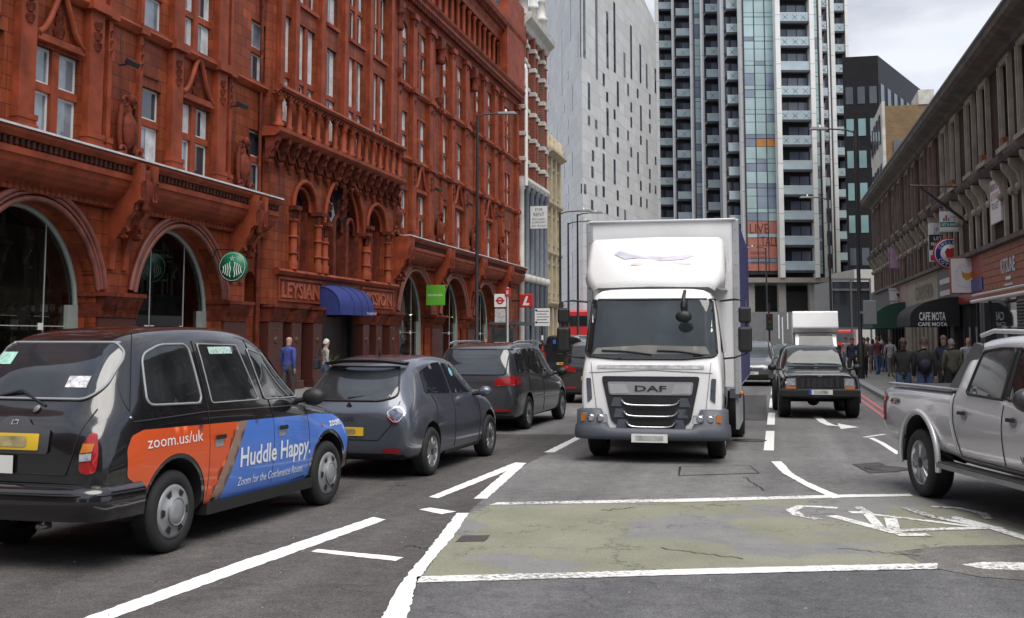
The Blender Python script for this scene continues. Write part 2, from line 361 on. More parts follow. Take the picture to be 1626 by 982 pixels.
def strip(name, pts, width, m=ROADW, h=.005):
    """ground strip along a pixel polyline"""
    g = [gz(*q) for q in pts]; mb = MB(); Lp = []; Rp = []
    for i, p in enumerate(g):
        d = (g[min(i+1, len(g)-1)]-g[max(i-1, 0)]); d.z = 0; d.normalize(); nrm = Vector((-d.y, d.x, 0))*width/2
        Lp.append(p+nrm); Rp.append(p-nrm)
    vs = [(q.x, q.y, h) for q in Lp]+[(q.x, q.y, h) for q in Rp]; n = len(Lp)
    mb.add(vs, [(i, i+1, n+i+1, n+i) for i in range(n-1)]); return mb.build(name, m, road)
# nearer, browner road surface to the left of the cycle box, as an overlay sheet
marking('worn_road_surface', [(-900, 1500), (640, 990), (668, 918), (740, 816), (835, 738), (930, 690), (700, 690), (-300, 780)], ASPHN, .0025)
marking('resurfaced_strip', [(640, 985), (668, 922), (1500, 905), (1800, 925), (1900, 1300), (600, 1300)], asphalt('asphalt_strip', (.115, .113, .116), .85, 1.2, .45), .0025)
# green cycle box
def cyclebox_mat():
    m = bpy.data.materials.new('cycle_box_surface'); m.use_nodes = True; n = m.node_tree.nodes; l = m.node_tree.links.new; p = n['Principled BSDF']
    t = n.new('ShaderNodeTexCoord')
    def N(sc, d=6, r=.6, out='Fac'):
        z = n.new('ShaderNodeTexNoise'); z.inputs['Scale'].default_value = sc; z.inputs['Detail'].default_value = d; z.inputs['Roughness'].default_value = r; l(t.outputs['Object'], z.inputs['Vector']); return z.outputs[out]
    def R(s, a, ca, b, cb):
        r = n.new('ShaderNodeValToRGB'); e = r.color_ramp.elements; e[0].position = a; e[1].position = b; e[0].color = (*ca, 1); e[1].color = (*cb, 1); l(s, r.inputs[0]); return r.outputs[0]
    def X(a, b, f=None, mode='MIX', fac=1):
        x = n.new('ShaderNodeMix'); x.data_type = 'RGBA'; x.blend_type = mode; l(a, x.inputs['A']); l(b, x.inputs['B'])
        if f is not None: l(f, x.inputs['Factor'])
        else: x.inputs['Factor'].default_value = fac
        return x.outputs['Result']
    green = R(N(.8, 8, .7), .3, (.19, .192, .135), .7, (.275, .27, .205)); grey = R(N(3), .3, (.185, .185, .18), .7, (.235, .233, .225))
    worn = R(N(.62, 5, .5), .53, (0, 0, 0), .56, (1, 1, 1))
    c = X(green, grey, worn)
    fine = R(N(140, 3, .8), .35, (.55,)*3, .68, (1.4,)*3); c = X(c, fine, None, 'MULTIPLY')
    w = n.new('ShaderNodeTexVoronoi'); w.feature = 'DISTANCE_TO_EDGE'; w.inputs['Scale'].default_value = .8
    ad = n.new('ShaderNodeVectorMath'); ad.operation = 'MULTIPLY_ADD'; l(N(2.2, 9, .6, 'Color'), ad.inputs[0]); ad.inputs[1].default_value = (1.5, 1.5, 0); l(t.outputs['Object'], ad.inputs[2]); l(ad.outputs[0], w.inputs['Vector'])
    crk = R(w.outputs['Distance'], .0, (.2,)*3, .012, (1, 1, 1)); gate = R(N(.55, 3), .47, (1, 1, 1), .52, (0, 0, 0))
    lt = X(crk, gate, None, 'LIGHTEN'); c = X(c, lt, None, 'MULTIPLY')
    l(c, p.inputs['Base Color']); p.inputs['Roughness'].default_value = .85
    b = n.new('ShaderNodeBump'); b.inputs['Strength'].default_value = .4; b.inputs['Distance'].default_value = .005; l(N(160, 2), b.inputs['Height']); l(b.outputs[0], p.inputs['Normal'])
    return m
marking('cycle_box', [(668, 918), (744, 816), (777, 803), (1345, 791), (1450, 789), (1800, 880), (1900, 960), (1620, 908), (1488, 900), (1100, 911)], cyclebox_mat(), .004)
marking('broken_asphalt', [(1420, 877), (1500, 868), (1640, 866), (1760, 905), (1660, 925), (1560, 918), (1490, 905)], asphalt('broken_asphalt', (.17, .16, .15), .5, 1.5, 1.), .0065)
marking('drain_cover', [(722, 862), (735, 852), (778, 851), (770, 861)], mat('iron_cover', (.06, .052, .045), .6, var=.4, vscale=25, bump=.8, bscale=50), .0075)
HM = .008
marking('lane_line', [(112, 990), (165, 988), (400, 903), (613, 826), (593, 822), (380, 893)])
marking('lane_dash', [(494, 877), (504, 873), (641, 886), (628, 892)])
marking('edge_line', [(602, 990), (645, 990), (660, 930), (682, 897), (721, 852), (744, 816), (726, 816), (700, 849), (666, 892), (636, 928)], h=HM)
marking('lane_dash', [(665.5, 810), (683, 807), (724.5, 813), (701.5, 817.5)])
marking('chevron_line', [(681, 790), (696, 792), (806, 748), (836, 736), (818, 735)])
marking('chevron_line', [(752, 793), (773, 793), (836, 736), (819, 736)], h=.0062)
marking('lane_line', [(864, 719), (880, 719), (927, 694), (919, 692)])
marking('stop_line', [(776, 803), (790, 799), (1100, 793), (1345, 786.5), (1445, 785.5), (1450, 789), (1345, 791), (1100, 798)], ROADW2, h=HM)
marking('stop_line', [(663, 917), (660, 927), (900, 920), (1100, 914), (1300, 909), (1488, 905), (1488, 896), (1300, 900), (1100, 905), (900, 911)], ROADW2, h=HM)
marking('curved_line', [(1224.5, 734), (1241.4, 734), (1258.5, 753), (1281, 766), (1310, 779), (1341, 791), (1323, 793), (1281, 774), (1242, 752)], h=.0095)
marking('worn_line', [(1527, 898), (1560, 894), (1640, 895), (1640, 908), (1562, 905)], ROADW2, h=HM)
# bicycle symbol
bike = [([(1300, 826), (1268, 820), (1257, 811), (1272, 805), (1300, 806), (1330, 808)], .12), ([(1320, 820), (1425, 848)], .13), ([(1362, 806), (1382, 818), (1470, 828), (1562, 840)], .10),
        ([(1350, 815), (1378, 815)], .16), ([(1378, 818), (1400, 842)], .10), ([(1414, 824), (1420, 845)], .12), ([(1425, 844), (1590, 839)], .13), ([(1424, 851), (1475, 851)], .14),
        ([(1438, 808), (1480, 822), (1562, 838)], .12), ([(1478, 806), (1520, 808), (1560, 817), (1572, 826)], .10), ([(1510, 822), (1570, 838), (1640, 860)], .13)]
for pts, w in bike: strip('bicycle_symbol', pts, w, ROADW3, HM+.001*bike.index((pts, w))*.3)
for a, b in ((716, 685), (675, 656), (648, 633), (627, 615), (611, 606), (603, 599), (596, 592.5)):
    p, q = gz(1224, a).y, gz(1224, b).y; mb = MB(); mb.quad((-.26, p, .005), (-.1, p, .005), (-.1, q, .005), (-.26, q, .005)); mb.build('centre_dash', ROADW, road)
for x in (2.30, 2.52):
    mb = MB(); mb.quad((x, 22.5, .005), (x+.1, 22.5, .005), (x+.1, 62, .005), (x, 62, .005)); mb.build('red_line', ROADR, road)
strip('lane_arrow', [(1296, 661), (1308, 671), (1320, 676), (1336, 677)], .18)
marking('lane_arrow', [(1330, 673), (1364, 679), (1335, 682)], h=.0062)
strip('bay_line', [(1372, 695), (1405, 690)], .09); strip('bay_line', [(1383, 696), (1400, 704), (1428, 722)], .1)
# repairs, covers and tar lines
PATD = asphalt('asphalt_patch_dark', (.075, .073, .074), .85, 1.15, .4); PATL = asphalt('asphalt_patch_light', (.16, .157, .152), .85, 1.15, .4)
for pix, mm_ in (([(1355, 738), (1395, 735), (1425, 750), (1382, 752)], PATD), ([(1080, 742), (1190, 740), (1205, 752), (1078, 756)], PATL), ([(1180, 628), (1216, 628), (1217, 668), (1172, 668)], PATD)):
    marking('road_patch', pix, mm_, .0052)
    strip('tar_seam', pix+[pix[0]], .035, mat('tar', (.025, .025, .026), .5), .0058)
for px_, py_ in ((1408, 745), (470, 800), (1190, 700)):
    g_ = gz(px_, py_); q = MB(); q.lathe([(0, 0), (.30, 0), (.30, .004), (0, .005)], (g_.x, g_.y, .0065), seg=24); q.build('manhole_cover', mat('iron_cover', (.06, .052, .045), .6, var=.4, vscale=25, bump=.8, bscale=50), road)
rj = random.Random(2)
for pts in ([(1180, 757), (1195, 765), (1213, 779)], [(640, 868), (680, 872)], [(955, 812), (1010, 806)], [(1050, 872), (1180, 888)], [(1330, 872), (1460, 884)]): strip('tar_crack', [(pts[0][0]+(pts[-1][0]-pts[0][0])*i_/14, pts[0][1]+(pts[-1][1]-pts[0][1])*i_/14+rj.uniform(-1.6, 1.6)) for i_ in range(15)], .014, mat('tar', (.025, .025, .026), .5), .0092)
# grit and fragments on the near surface: loose, uncountable
mb = MB(); rr = random.Random(3)
for i in range(420):
    x = rr.uniform(-6.5, 2.5); y = rr.uniform(5.2, 12); s_ = rr.choice([.004, .006, .008, .014]); a = rr.uniform(0, pi)
    mb.add([(x+s_*cos(a+k*2.1)*rr.uniform(.6, 1.3), y+s_*sin(a+k*2.1)*rr.uniform(.6, 1.3), .0035) for k in range(3)]+[(x, y, .004+s_*.6)], [(0, 1, 3), (1, 2, 3), (2, 0, 3)])
tag(mb.build('road_grit', mat('grit', (.2, .19, .17), .8, var=.5, vscale=20)), 'loose grit and stone chips scattered over the road', 'grit', kind='stuff')
# ------------------------------------------------------------------ red terracotta building (facade plane x=-16)
FX = -16.0
RB = thing('terracotta_building', 'long red terracotta mission hall with arched shopfronts and columned balcony', 'building', (FX, 45, 0))
def P(u, v, w): return (w, u-45, v)          # facade frame -> RB local
CURTAIN = mat('pale_curtain', (.55, .56, .56), .8, var=.25, vscale=4)
SASH = mat('sash_grey_white', (.66, .66, .64), .4, var=.1)
SH = [12.5, 18.85, 25.2, 31.55]; SR = [46.0, 52.35, 58.7]
holes = []; wins = []
def bay_windows(us, levels=(1, 2, 3), pairs=True):
    for lv in levels:
        v0, v1, tr = {1: (6.3, 8.37, [7.45]), 2: (9.95, 11.9, [10.95]), 3: (13.2, 16.0, [14.3, 15.15])}[lv]
        wins.append((us+.75, us+1.85, v0, v1, [], tr, lv == 3))
        if pairs: wins.append((us+2.82, us+4.55, v0, v1, [us+3.68], tr[:1] if lv < 3 else tr, lv == 3))
for us in SH[:-1]+SR: bay_windows(us)
bay_windows(SH[-1], pairs=False)
for lv in (1, 2, 3):                                                  # end pavilion three-light windows
    v0, v1, tr = {1: (6.3, 8.37, [7.45]), 2: (9.95, 11.9, [10.95]), 3: (13.2, 16.0, [14.3, 15.15])}[lv]
    wins.append((65.8, 67.9, v0, v1, [66.5, 67.2], tr, lv == 3))
for (u0, u1, v0, v1, mu, tr, ar) in wins: holes.append(archp(u0, u1, v0, v1-.4, v1, 10) if ar and not mu else rectp(u0, u1, v0, v1))
ARCH = []
for us in SH[:-1]+SR: ARCH.append((us+.82, us+5.53))
arch_holes = []
for a, b in ARCH:
    r = (b-a)/2; c = (a+b)/2
    arch_holes.append([(a, 0.02), (b, 0.02), (b, 2.5)]+[(c+r*cos(pi*i/28), 2.5+r*sin(pi*i/28)) for i in range(1, 28)]+[(a, 2.5)])
small = archp(65.9, 67.3, .02, 2.9, 3.7, 14)
small2 = archp(32.2, 32.95, 2.9, 3.5, 3.9, 10)
wl = MB(); panel(wl, rectp(6, 33.3, 0, 17.2), [h for h in holes if h[0][0] < 33]+[h for h in arch_holes if h[0][0] < 33]+[small2], P, .3)
wl.build('front_wall', TERRA, RB)
wl = MB(); panel(wl, rectp(45.9, 70.2, 0, 17.2), [h for h in holes if h[0][0] > 45]+[h for h in arch_holes if h[0][0] > 45]+[small], P, .34)
wl.build('front_wall', TERRA, RB)
mb = MB(); mb.box(-14, -.01, 6-45, 6.3-45, 0, 23); mb.box(-14, -.4, 69.9-45, 70.2-45, 0, 23); mb.build('side_wall', TERRAP, RB)
mb = MB(); mb.box(-14, -.9, 6.3-45, 69.9-45, 21.5, 22); mb.build('roof', mat('slate', (.06, .06, .065), .7, var=.2), RB)
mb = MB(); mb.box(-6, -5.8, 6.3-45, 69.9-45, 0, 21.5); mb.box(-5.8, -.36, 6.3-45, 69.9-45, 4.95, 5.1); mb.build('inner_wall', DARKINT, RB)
def window(u0, u1, v0, v1, mu, tr, ar, depth=.14, stone=TERRAP):
    f = MB(); e = .06; mw = .13
    for m in mu: f.box(-depth, -.03, m-mw-45, m+mw-45, v0, v1)
    for t in tr: f.box(-depth, -.045, u0-45, u1-45, t-.09, t+.09)
    f.box(-.05, .10, u0-.12-45, u1+.12-45, v0-.13, v0)                     # sill
    if ar and mu:                                                            # round heads to the lights
        xs = [u0]+[m for m in mu]+[u1]
        for i in range(len(xs)-1):
            a = xs[i]+(mw if i else 0); b = xs[i+1]-(mw if i < len(xs)-2 else 0); r = (b-a)/2; c = (a+b)/2
            pts = [(b, v1), (a, v1)]+[(c-r*cos(pi*k/8), v1-r+r*sin(pi*k/8)) for k in range(9)]
            q = MB(); flat(q, pts, lambda u, v, w: (w, u-45, v), -.06); f.add(q.v, q.f)
    w = f.build('window', stone, RB)
    xs = [u0]+[m for m in mu]+[u1]; ys = [v0]+list(tr)+[v1]
    for i in range(len(xs)-1):
        a = xs[i]+(mw if i else 0); b = xs[i+1]-(mw if i < len(xs)-2 else 0)
        for j in range(len(ys)-1):
            c = ys[j]+(.09 if j else 0); d = ys[j+1]-(.09 if j < len(ys)-2 else 0)
            s = MB(); k = .06; D = -depth+.02
            s.box(D-.05, D, a-45, a+k-45, c, d); s.box(D-.05, D, b-k-45, b-45, c, d); s.box(D-.05, D, a+k-45, b-k-45, c, c+k); s.box(D-.05, D, a+k-45, b-k-45, d-k, d)
            s.build('sash', SASH, w)
            g = MB(); g.box(D-.035, D-.02, a+k-45, b-k-45, c+k, d-k); g.build('pane', GLASSB if random.random() < .6 else GLASS, w)
            if random.random() < .55:                                   # blind or curtain behind the glass, seen at one side
                q = MB(); t = random.uniform(.25, .6); q.box(D-.012, D-.008, a+k-45+(b-a-2*k)*(1-t), b-k-45, c+k, d-k); q.build('curtain', CURTAIN, w)
for wd in wins: window(*wd)
# shopfront arches: deep dark-red soffit, moulded rings, glazing
RINGM = mat('arch_moulding', (.22, .07, .05), .5, var=.25, vscale=3, dirt=.6)
PALE = mat('pale_green_frame', (.30, .34, .31), .5, var=.1)
def clear_glass():
    m = bpy.data.materials.new('clear_shop_glass'); m.use_nodes = True; n = m.node_tree.nodes; l = m.node_tree.links.new; n.remove(n['Principled BSDF'])
    t = n.new('ShaderNodeBsdfTransparent'); t.inputs[0].default_value = (.62, .70, .68, 1); g = n.new('ShaderNodeBsdfGlossy'); g.inputs['Roughness'].default_value = .015; g.inputs['Color'].default_value = (.9, .95, .95, 1)
    f = n.new('ShaderNodeFresnel'); f.inputs[0].default_value = 1.6; mx_ = n.new('ShaderNodeMixShader'); l(f.outputs[0], mx_.inputs[0]); l(t.outputs[0], mx_.inputs[1]); l(g.outputs[0], mx_.inputs[2]); l(mx_.outputs[0], n['Material Output'].inputs[0]); return m
SHOPG = clear_glass()
def arch_shop(a, b, r=None, spring=2.5, tint=SHOPG):
    c = (a+b)/2; r = (b-a)/2; D = .65
    m = MB()                                                             # soffit and jambs
    pr = [(a, .0)]+[(c-r*cos(pi*i/28), spring+r*sin(pi*i/28)) for i in range(29)]+[(b, .0)]
    vs = [P(u, v, -.29) for u, v in pr]+[P(u, v, -D) for u, v in pr]; n = len(pr)
    m.add(vs, [(i, i+1, n+i+1, n+i) for i in range(n-1)]); s = m.build('arch_soffit', TERRAP, RB)
    for k, (dr, rad, w) in enumerate(((.05, .07, .04), (.19, .055, .05), (.31, .075, .07))):
        q = MB(); q.tube([P(c-(r+dr)*cos(pi*i/32), max(2.9, spring+(r+dr)*sin(pi*i/32)), w) for i in range(33) if spring+(r+dr)*sin(pi*i/32) > 2.88], rad, 6); q.build('arch_ring', RINGM if k < 2 else LEAD if False else RINGM, RB)
    g = MB(); k = .0
    pr2 = [(a, .05)]+[(c-r*cos(pi*i/28), spring+r*sin(pi*i/28)) for i in range(29)]+[(b, .05)]
    flat(g, pr2, P, -D+.08); gl = g.build('shop_window', tint, RB)
    if gl.data.polygons[0].normal.x < 0: gl.data.flip_normals()
    q = MB(); q.tube([P(c-(r-.05)*cos(pi*i/28), spring+(r-.05)*sin(pi*i/28), -D+.12) for i in range(29)], .08, 4)
    q.box(-D+.06, -D+.18, b-.42-45, b-45, 0, 2.6); q.build('window_frame', PALE, gl)
    q = MB()
    for t in (.36, .74): q.box(-D+.082, -D+.10, a+(b-a)*t-.012-45, a+(b-a)*t+.012-45, 0, spring+r*sin(math.acos(abs(1-2*t)))-.02)
    q.box(-D+.082, -D+.098, a-45, b-45, 2.08, 2.1)
    q.build('glazing_bar', mat('bar_alu', (.55, .57, .57), .35, metal=.3), gl)
BULB = mat('lit_bulb', (1., .72, .38), .4, var=0, emit=9.); WARMW = mat('shop_wall_warm', (.16, .11, .075), .8, var=.4, vscale=2); PALEW = mat('shop_wall_pale', (.34, .36, .33), .8, var=.2, vscale=2); COUNTER = mat('shop_counter_wood', (.13, .075, .04), .5, var=.3); STOCK = mat('shop_stock', (.3, .26, .2), .6, var=.9, vscale=9)
m = MB(); m.box(-5.8, -.6, 6.3-45, 69.9-45, .0, .06); m.build('shop_floor', mat('shop_floor', (.12, .11, .10), .5, var=.2), RB)
ri = random.Random(9)
for a, b in ARCH:
    arch_shop(a, b); green = a > 45
    m = MB(); m.box(-4.3, -4.2, a-.5-45, b+.5-45, .06, 4.9); m.build('shop_back_wall', PALEW if green else WARMW, RB)
    m = MB(); m.box(-3.2, -2.6, a+.4-45, b-.9-45, .06, 1.1); m.build('shop_counter', COUNTER, RB, bevel=.02)
    for v in (1.5, 2.0, 2.5):
        m = MB(); m.box(-4.18, -3.9, a+.3-45, b-.3-45, v, v+.04); sh_ = m.build('shelf', COUNTER, RB)
        for i in range(9): q = MB(); u = a+.5+i*(b-a-1)/9; q.box(-4.14, -3.94, u-45, u+ri.uniform(.15, .35)-45, v+.042, v+ri.uniform(.18, .36)); q.build('stock_box', STOCK if ri.random() < .6 else WHITEP, sh_)
    for i in range(3):
        u = a+(b-a)*(.25+.25*i); q = MB(); q.tube([(-1.9, u-45, 4.9), (-1.9, u-45, 3.2)], .01, 4); q.lathe([(.02, 3.2), (.16, 3.02), (.15, 3.0)], (-1.9, u-45, 0), seg=12, cap=False); pd_ = q.build('pendant_lamp', mat('lamp_shade_green', (.25, .4, .05), .5) if green else BLACKM, RB); q = MB(); q.ball((-1.9, u-45, 3.04), .06, .06, .07, 8, 6); q.build('bulb', BULB, pd_)
    for t_ in (.33, .39, .72):
        q = MB(); q.box(-.56, -.54, a+(b-a)*t_-.09-45, a+(b-a)*t_+.09-45, 2.0, 2.16); q.build('door_plate', WHITEP, RB)
m = MB(); flat(m, small, P, -.3); m.build('shop_window', SHOPGLASS, RB)
m = MB(); flat(m, small2, P, -.3); m.build('niche_back', TERRAD, RB)
# piers between the arches with carved capitals
for us in SH+SR+[65.05]:
    if us == SH[-1]: a, b = us-.8, us+.62
    elif us == SR[0]: a, b = us-.35, us+.8
    else: a, b = us-.8, us+.8
    m = MB(); m.box(-.9, .10, a-45, b-45, .45, 2.32); m.box(-.9, .18, a-.06-45, b+.06-45, 0, .45); m.build('pier', GRANITE, RB, bevel=.015)
    m = MB(); m.prism([(-.9, 2.32), (.13, 2.32), (.15, 2.5), (.28, 2.76), (.30, 2.82), (-.9, 2.82)], 'y', a-.03-45, b+.03-45); m.box(-.9, .33, a-.1-45, b+.1-45, 2.822, 2.92)
    n = max(3, int((b-a)/.22))
    for i in range(n):
        for k in range(2):
            u = a+(i+.5+.5*k)*(b-a)/n-45; m.leaf((.12+.03*k, u, 2.34+.2*k), .2, .26, .15) if u < b-45 else None
    for i in range(4): m.leaf((-.1-.22*i, b+.02-45, 2.36), .2, .4, .14, (0, 1, 0))
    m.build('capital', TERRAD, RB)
# main cornice over the shops
CP = [(0, 5.0), (.14, 5.0), (.16, 5.06), (.14, 5.1), (.16, 5.18), (.3, 5.24), (.45, 5.36), (.54, 5.5), (.58, 5.64), (.62, 5.66), (.62, 5.80), (.56, 5.82), (.56, 5.98), (.66, 6.0), (.74, 6.1), (.76, 6.17), (0, 6.24)]
for a, b in ((6, 33.25), (46.0, 69.6)):
    m = MB(); m.sweep(CP, a-45, b-45); m.build('cornice', TERRAP, RB)
    m = MB(); m.box(.1, .79, a-45, b-45, 6.19, 6.235); m.build('lead_flashing', mat('flashing_pale', (.62, .64, .66), .4, var=.25, vscale=2), RB)
    d0 = None; u = a+.1
    m = MB()
    while u < b-.1: m.box(.555, .645, u-45, u+.1-45, 5.835, 5.975); u += .19
    tag(m.build('dentil_course', SOOT, RB), kind='stuff')
    m = MB(); u = a+.1
    while u < b-.1: m.leaf((.14, u-45, 5.02), .19, .16, .05); u += .21
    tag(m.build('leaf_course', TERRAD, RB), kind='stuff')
    for v, h, w in ((9.68, .16, .16), (12.9, .16, .16)):                # string courses
        m = MB(); m.sweep([(0, v-.06), (w*.5, v-.04), (w, v+.04), (w+.04, v+h*.6), (w+.02, v+h), (0, v+h+.06)], a-45, b-45); m.build('string_course', TERRAP, RB)
    # upper cornice and arcaded attic
    UP_ = [(0, 16.55), (.1, 16.6), (.14, 16.75), (.4, 17.0), (.5, 17.05), (.5, 17.2), (.62, 17.3), (.66, 17.42), (0, 17.5)]
    m = MB(); m.sweep(UP_, a-45, b-45); m.build('upper_cornice', TERRAP, RB)
    m = MB(); u = a+.1
    while u < b-.1: m.box(.12, .44, u-45, u+.12-45, 16.82, 17.02); u += .26
    tag(m.build('dentil_course', TERRAD, RB), kind='stuff')
# attic arcade
for a, b in ((6, 33.2), (33.2, 46), (46, 70.2)):
    m = MB(); hs = []
    u = a+.5
    while u+.75 < b-.3: hs.append(archp(u, u+.72, 18.0, 19.5, 19.86, 8)); u += 1.12
    panel(m, rectp(a, b, 17.4, 20.6), hs, lambda u, v, w: (w-.35, u-45, v), .3); m.build('attic_wall', TERRAP, RB)
    g = MB(); g.box(-.75, -.64, a-45, b-45, 17.8, 20); g.build('attic_glazing', GLASS, RB)
    for h in hs:
        q = MB(); q.lathe([(.15, 17.5), (.15, 17.7), (.105, 17.76), (.10, 19.4), (.15, 19.5), (.17, 19.66)], (-.12, h[0][0]-.2-45, 0), seg=8); q.build('attic_column', TERRAP, RB)
    m = MB(); m.sweep([(-.4, 19.75), (0.0, 19.75), (.05, 20.0), (.1, 20.1), (.32, 20.55), (.5, 20.6), (.6, 20.8), (.62, 21.1), (-.4, 21.2)], a-45, b-45); m.build('crown_cornice', TERRAP, RB)
    m = MB(); u = a+.1
    while u < b-.1: m.box(.0, .36, u-45, u+.16-45, 20.3, 20.56); u += .42
    tag(m.build('modillion_course', TERRAD, RB), kind='stuff')
# pilasters, pediments, shields, brackets
def pilaster(u0, u1, w=.18, v0=6.24, v1=16.55):
    m = MB(); m.box(0, w, u0-45, u1-45, v0+.45, v1)
    m.box(0, w+.07, u0-.07-45, u1+.07-45, v0, v0+.22); m.box(0, w+.04, u0-.04-45, u1+.04-45, v0+.22, v0+.33); m.box(0, w+.06, u0-.06-45, u1+.06-45, v0+.33, v0+.45)
    for v in (9.68, 12.9): m.box(0, w+.13, u0-.1-45, u1+.1-45, v-.03, v+.2)
    m.box(0, w+.1, u0-.08-45, u1+.08-45, v1-.25, v1)
    p = m.build('pilaster', TERRAP, RB)
    c = (u0+u1)/2-45
    for v in (9.3, 9.05, 8.8, 12.5, 16.1):
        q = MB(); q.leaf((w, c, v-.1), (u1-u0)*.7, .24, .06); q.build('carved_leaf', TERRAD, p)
def pediment(u0, u1, v):
    c = (u0+u1)/2; n = 14; L_ = []
    for i in range(n+1):
        t = i/n; s = t*t*(3-2*t); L_.append((u0+(c-u0)*t, v+1.12*(.35*t+.65*s**1.6)))
    pts = L_+[(2*c-u, vv) for u, vv in reversed(L_[:-1])]
    m = MB(); m.tube([P(u, vv, .1) for u, vv in pts], .075, 6); m.box(0, .14, u0-.05-45, u1+.05-45, v-.16, v); m.build('ogee_pediment', TERRAP, RB)
    q = MB()
    for dv, s in ((.05, .5), (.3, .36), (.5, .24)): q.leaf((.03, c-45, v+dv), s, .32, .06)
    q.ball((.08, u0-45, v-.02), .1, .1, .1, 6, 4); q.ball((.08, u1-45, v-.02), .1, .1, .1, 6, 4); q.build('pediment_carving', TERRAD, RB)
def shield(us):
    m = MB(); y = us-45
    m.ball((.2, y, 7.0), .2, .26, .48, 10, 7); m.ball((.25, y, 7.0), .2, .17, .36, 10, 7)
    for s in (-1, 1):
        sp = [(.2, y+s*(.3+.07*math.sin(t*3.2)), 6.45+t*1.15) for t in [i/12 for i in range(13)]]; m.tube(sp, .07, 6)
        m.tube([(.24, y+s*(.2+.12*cos(a)), 7.72+.12*sin(a)) for a in [i*.5 for i in range(11)]], .045, 5)
        m.tube([(.3, y+s*(.36+.11*cos(a)), 6.44+.11*sin(a)) for a in [i*.5 for i in range(13)]], .055, 5)
        m.tube([(.3, y+s*.36, 6.4), (.32, y+s*.62, 6.32), (.3, y+s*.75, 6.27)], .06, 5)
    m.ball((.28, y, 7.8), .12, .13, .16, 8, 5); m.box(.02, .3, y-.55, y+.55, 6.24, 6.33)
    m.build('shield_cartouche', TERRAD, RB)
def bracket(us):
    y = us-45; m = MB()
    pr = [(0, 3.5), (.08, 3.5), (.1, 3.9), (.2, 4.25), (.42, 4.5), (.5, 4.72), (.62, 4.86), (.7, 5.1), (.84, 5.2), (.86, 6.1), (0, 6.1)]
    for s in (-1, 1): m.prism(pr, 'y', y+s*.3-.11, y+s*.3+.11)
    m.prism([(0, 4.4), (.3, 4.5), (.55, 5.0), (.66, 5.3), (.66, 6.1), (0, 6.1)], 'y', y-.2, y+.2)
    b = m.build('bracket', TERRAP, RB)
    q = MB(); q.lathe([(.02, 4.9), (.14, 5.0), (.1, 5.12), (.19, 5.35), (.2, 5.6), (.12, 5.75), (.17, 5.9), (.1, 5.96)], (.74, y, 0), seg=8)
    for i in range(5): q.leaf((.5+.06*i, y, 4.62+.14*i), .34, .26, .14)
    for s in (-.3, .3): q.leaf((.86, y+s, 5.3), .2, .5, .08); q.leaf((.7, y+s, 4.95), .2, .3, .12)
    for s in (-1, 1): q.tube([(.35+.14*cos(a), y+s*.3, 4.42+.14*sin(a)) for a in [i*.5 for i in range(12)]], .06, 5)
    q.build('bracket_carving', TERRAD, b)
for us in SH+SR+[65.05]:
    for s in (-.78, .62): pilaster(us+s, us+s+.16, .1) if us not in (31.55, 46.0) or (s > 0) == (us == 46.0) or us == 31.55 and s < 0 else None
    shield(us); bracket(us)
for us in SH[:-1]+SR:
    pilaster(us+2.15, us+2.7); pilaster(us+4.68, us+5.25); pediment(us+2.85, us+4.5, 8.62)
    m = MB(); m.box(.002, .05, us+.86-45, us+1.7-45, 8.65, 9.5); m.build('spandrel_panel', TERRA, RB)
    # hanging lantern niche on the third floor pier
    m = MB(); y = us-45; m.box(0, .32, y-.25, y+.25, 15.9, 16.5); m.lathe([(.2, 15.2), (.24, 15.3), (.2, 15.4), (.2, 15.85), (.26, 15.95)], (.2, y, 0), seg=8); m.lathe([(.0, 12.6), (.06, 12.9), (.2, 13.2), (.24, 13.3), (.24, 13.5)], (.12, y, 0), seg=8); m.build('niche_canopy', TERRAD, RB)
for u in (46.02, 65.2, 69.2): pilaster(u, u+.5, .2)
m = MB(); m.sweep([(0, 17.4), (.5, 17.45), (.5, 23), (0, 23)], 65.2-45, 69.9-45); m.build('corner_turret', TERRAP, RB)
# downpipes and floodlights
for u in (32.9, 46.3):
    m = MB(); m.tube([P(u, 0, .08), P(u, 17, .08)], .06, 6); m.build('downpipe', TERRAD, RB)
def floodlight(u, v, w0=.1):
    f = thing('floodlight', '', 'floodlight', (FX+w0, u, v), 0, 'black floodlights on the red facade')
    m = MB(); m.tube([(0, 0, .9), (.05, 0, .3), (.1, 0, .05)], .012, 5); m.build('cable', BLACKM, f)
    m = MB(); m.tube([(0, 0, .02), (.28, 0, .04)], .025, 5); m.build('arm', BLACKM, f)
    m = MB(); m.box(-.1, .14, -.16, .16, -.07, .07); q = m.build('lamp_head', BLACKM, f, bevel=.012); q.location = (.36, 0, .05); q.rotation_euler = (0, .5, 0)
    return f
FLN = {0: 'first', 1: 'second', 2: 'third', 3: 'fourth'}
fl = [(205, 104, 'black floodlight high on the red wall above the leftmost shield'), (380, 170, 'black floodlight on the red pier above the second shield'), (345, 165 and 500*0+166, None)]
for px, py, lab in ((206, 104, 'black floodlight jutting from the red wall above the first carved shield'), (381, 170, 'black floodlight jutting from the red wall above the second carved shield'), (626, 276, 'black floodlight at the right end of the columned balcony'), (693, 303, 'small black floodlight above the first shield right of the entrance'), (745, 326, 'small black floodlight beside the tall lamp post shaft'), (792, 345, 'small black floodlight near the far right end of the red facade')):
    p = gx(px, py, FX+.4); f = floodlight(p.y, p.z); f['label'] = lab
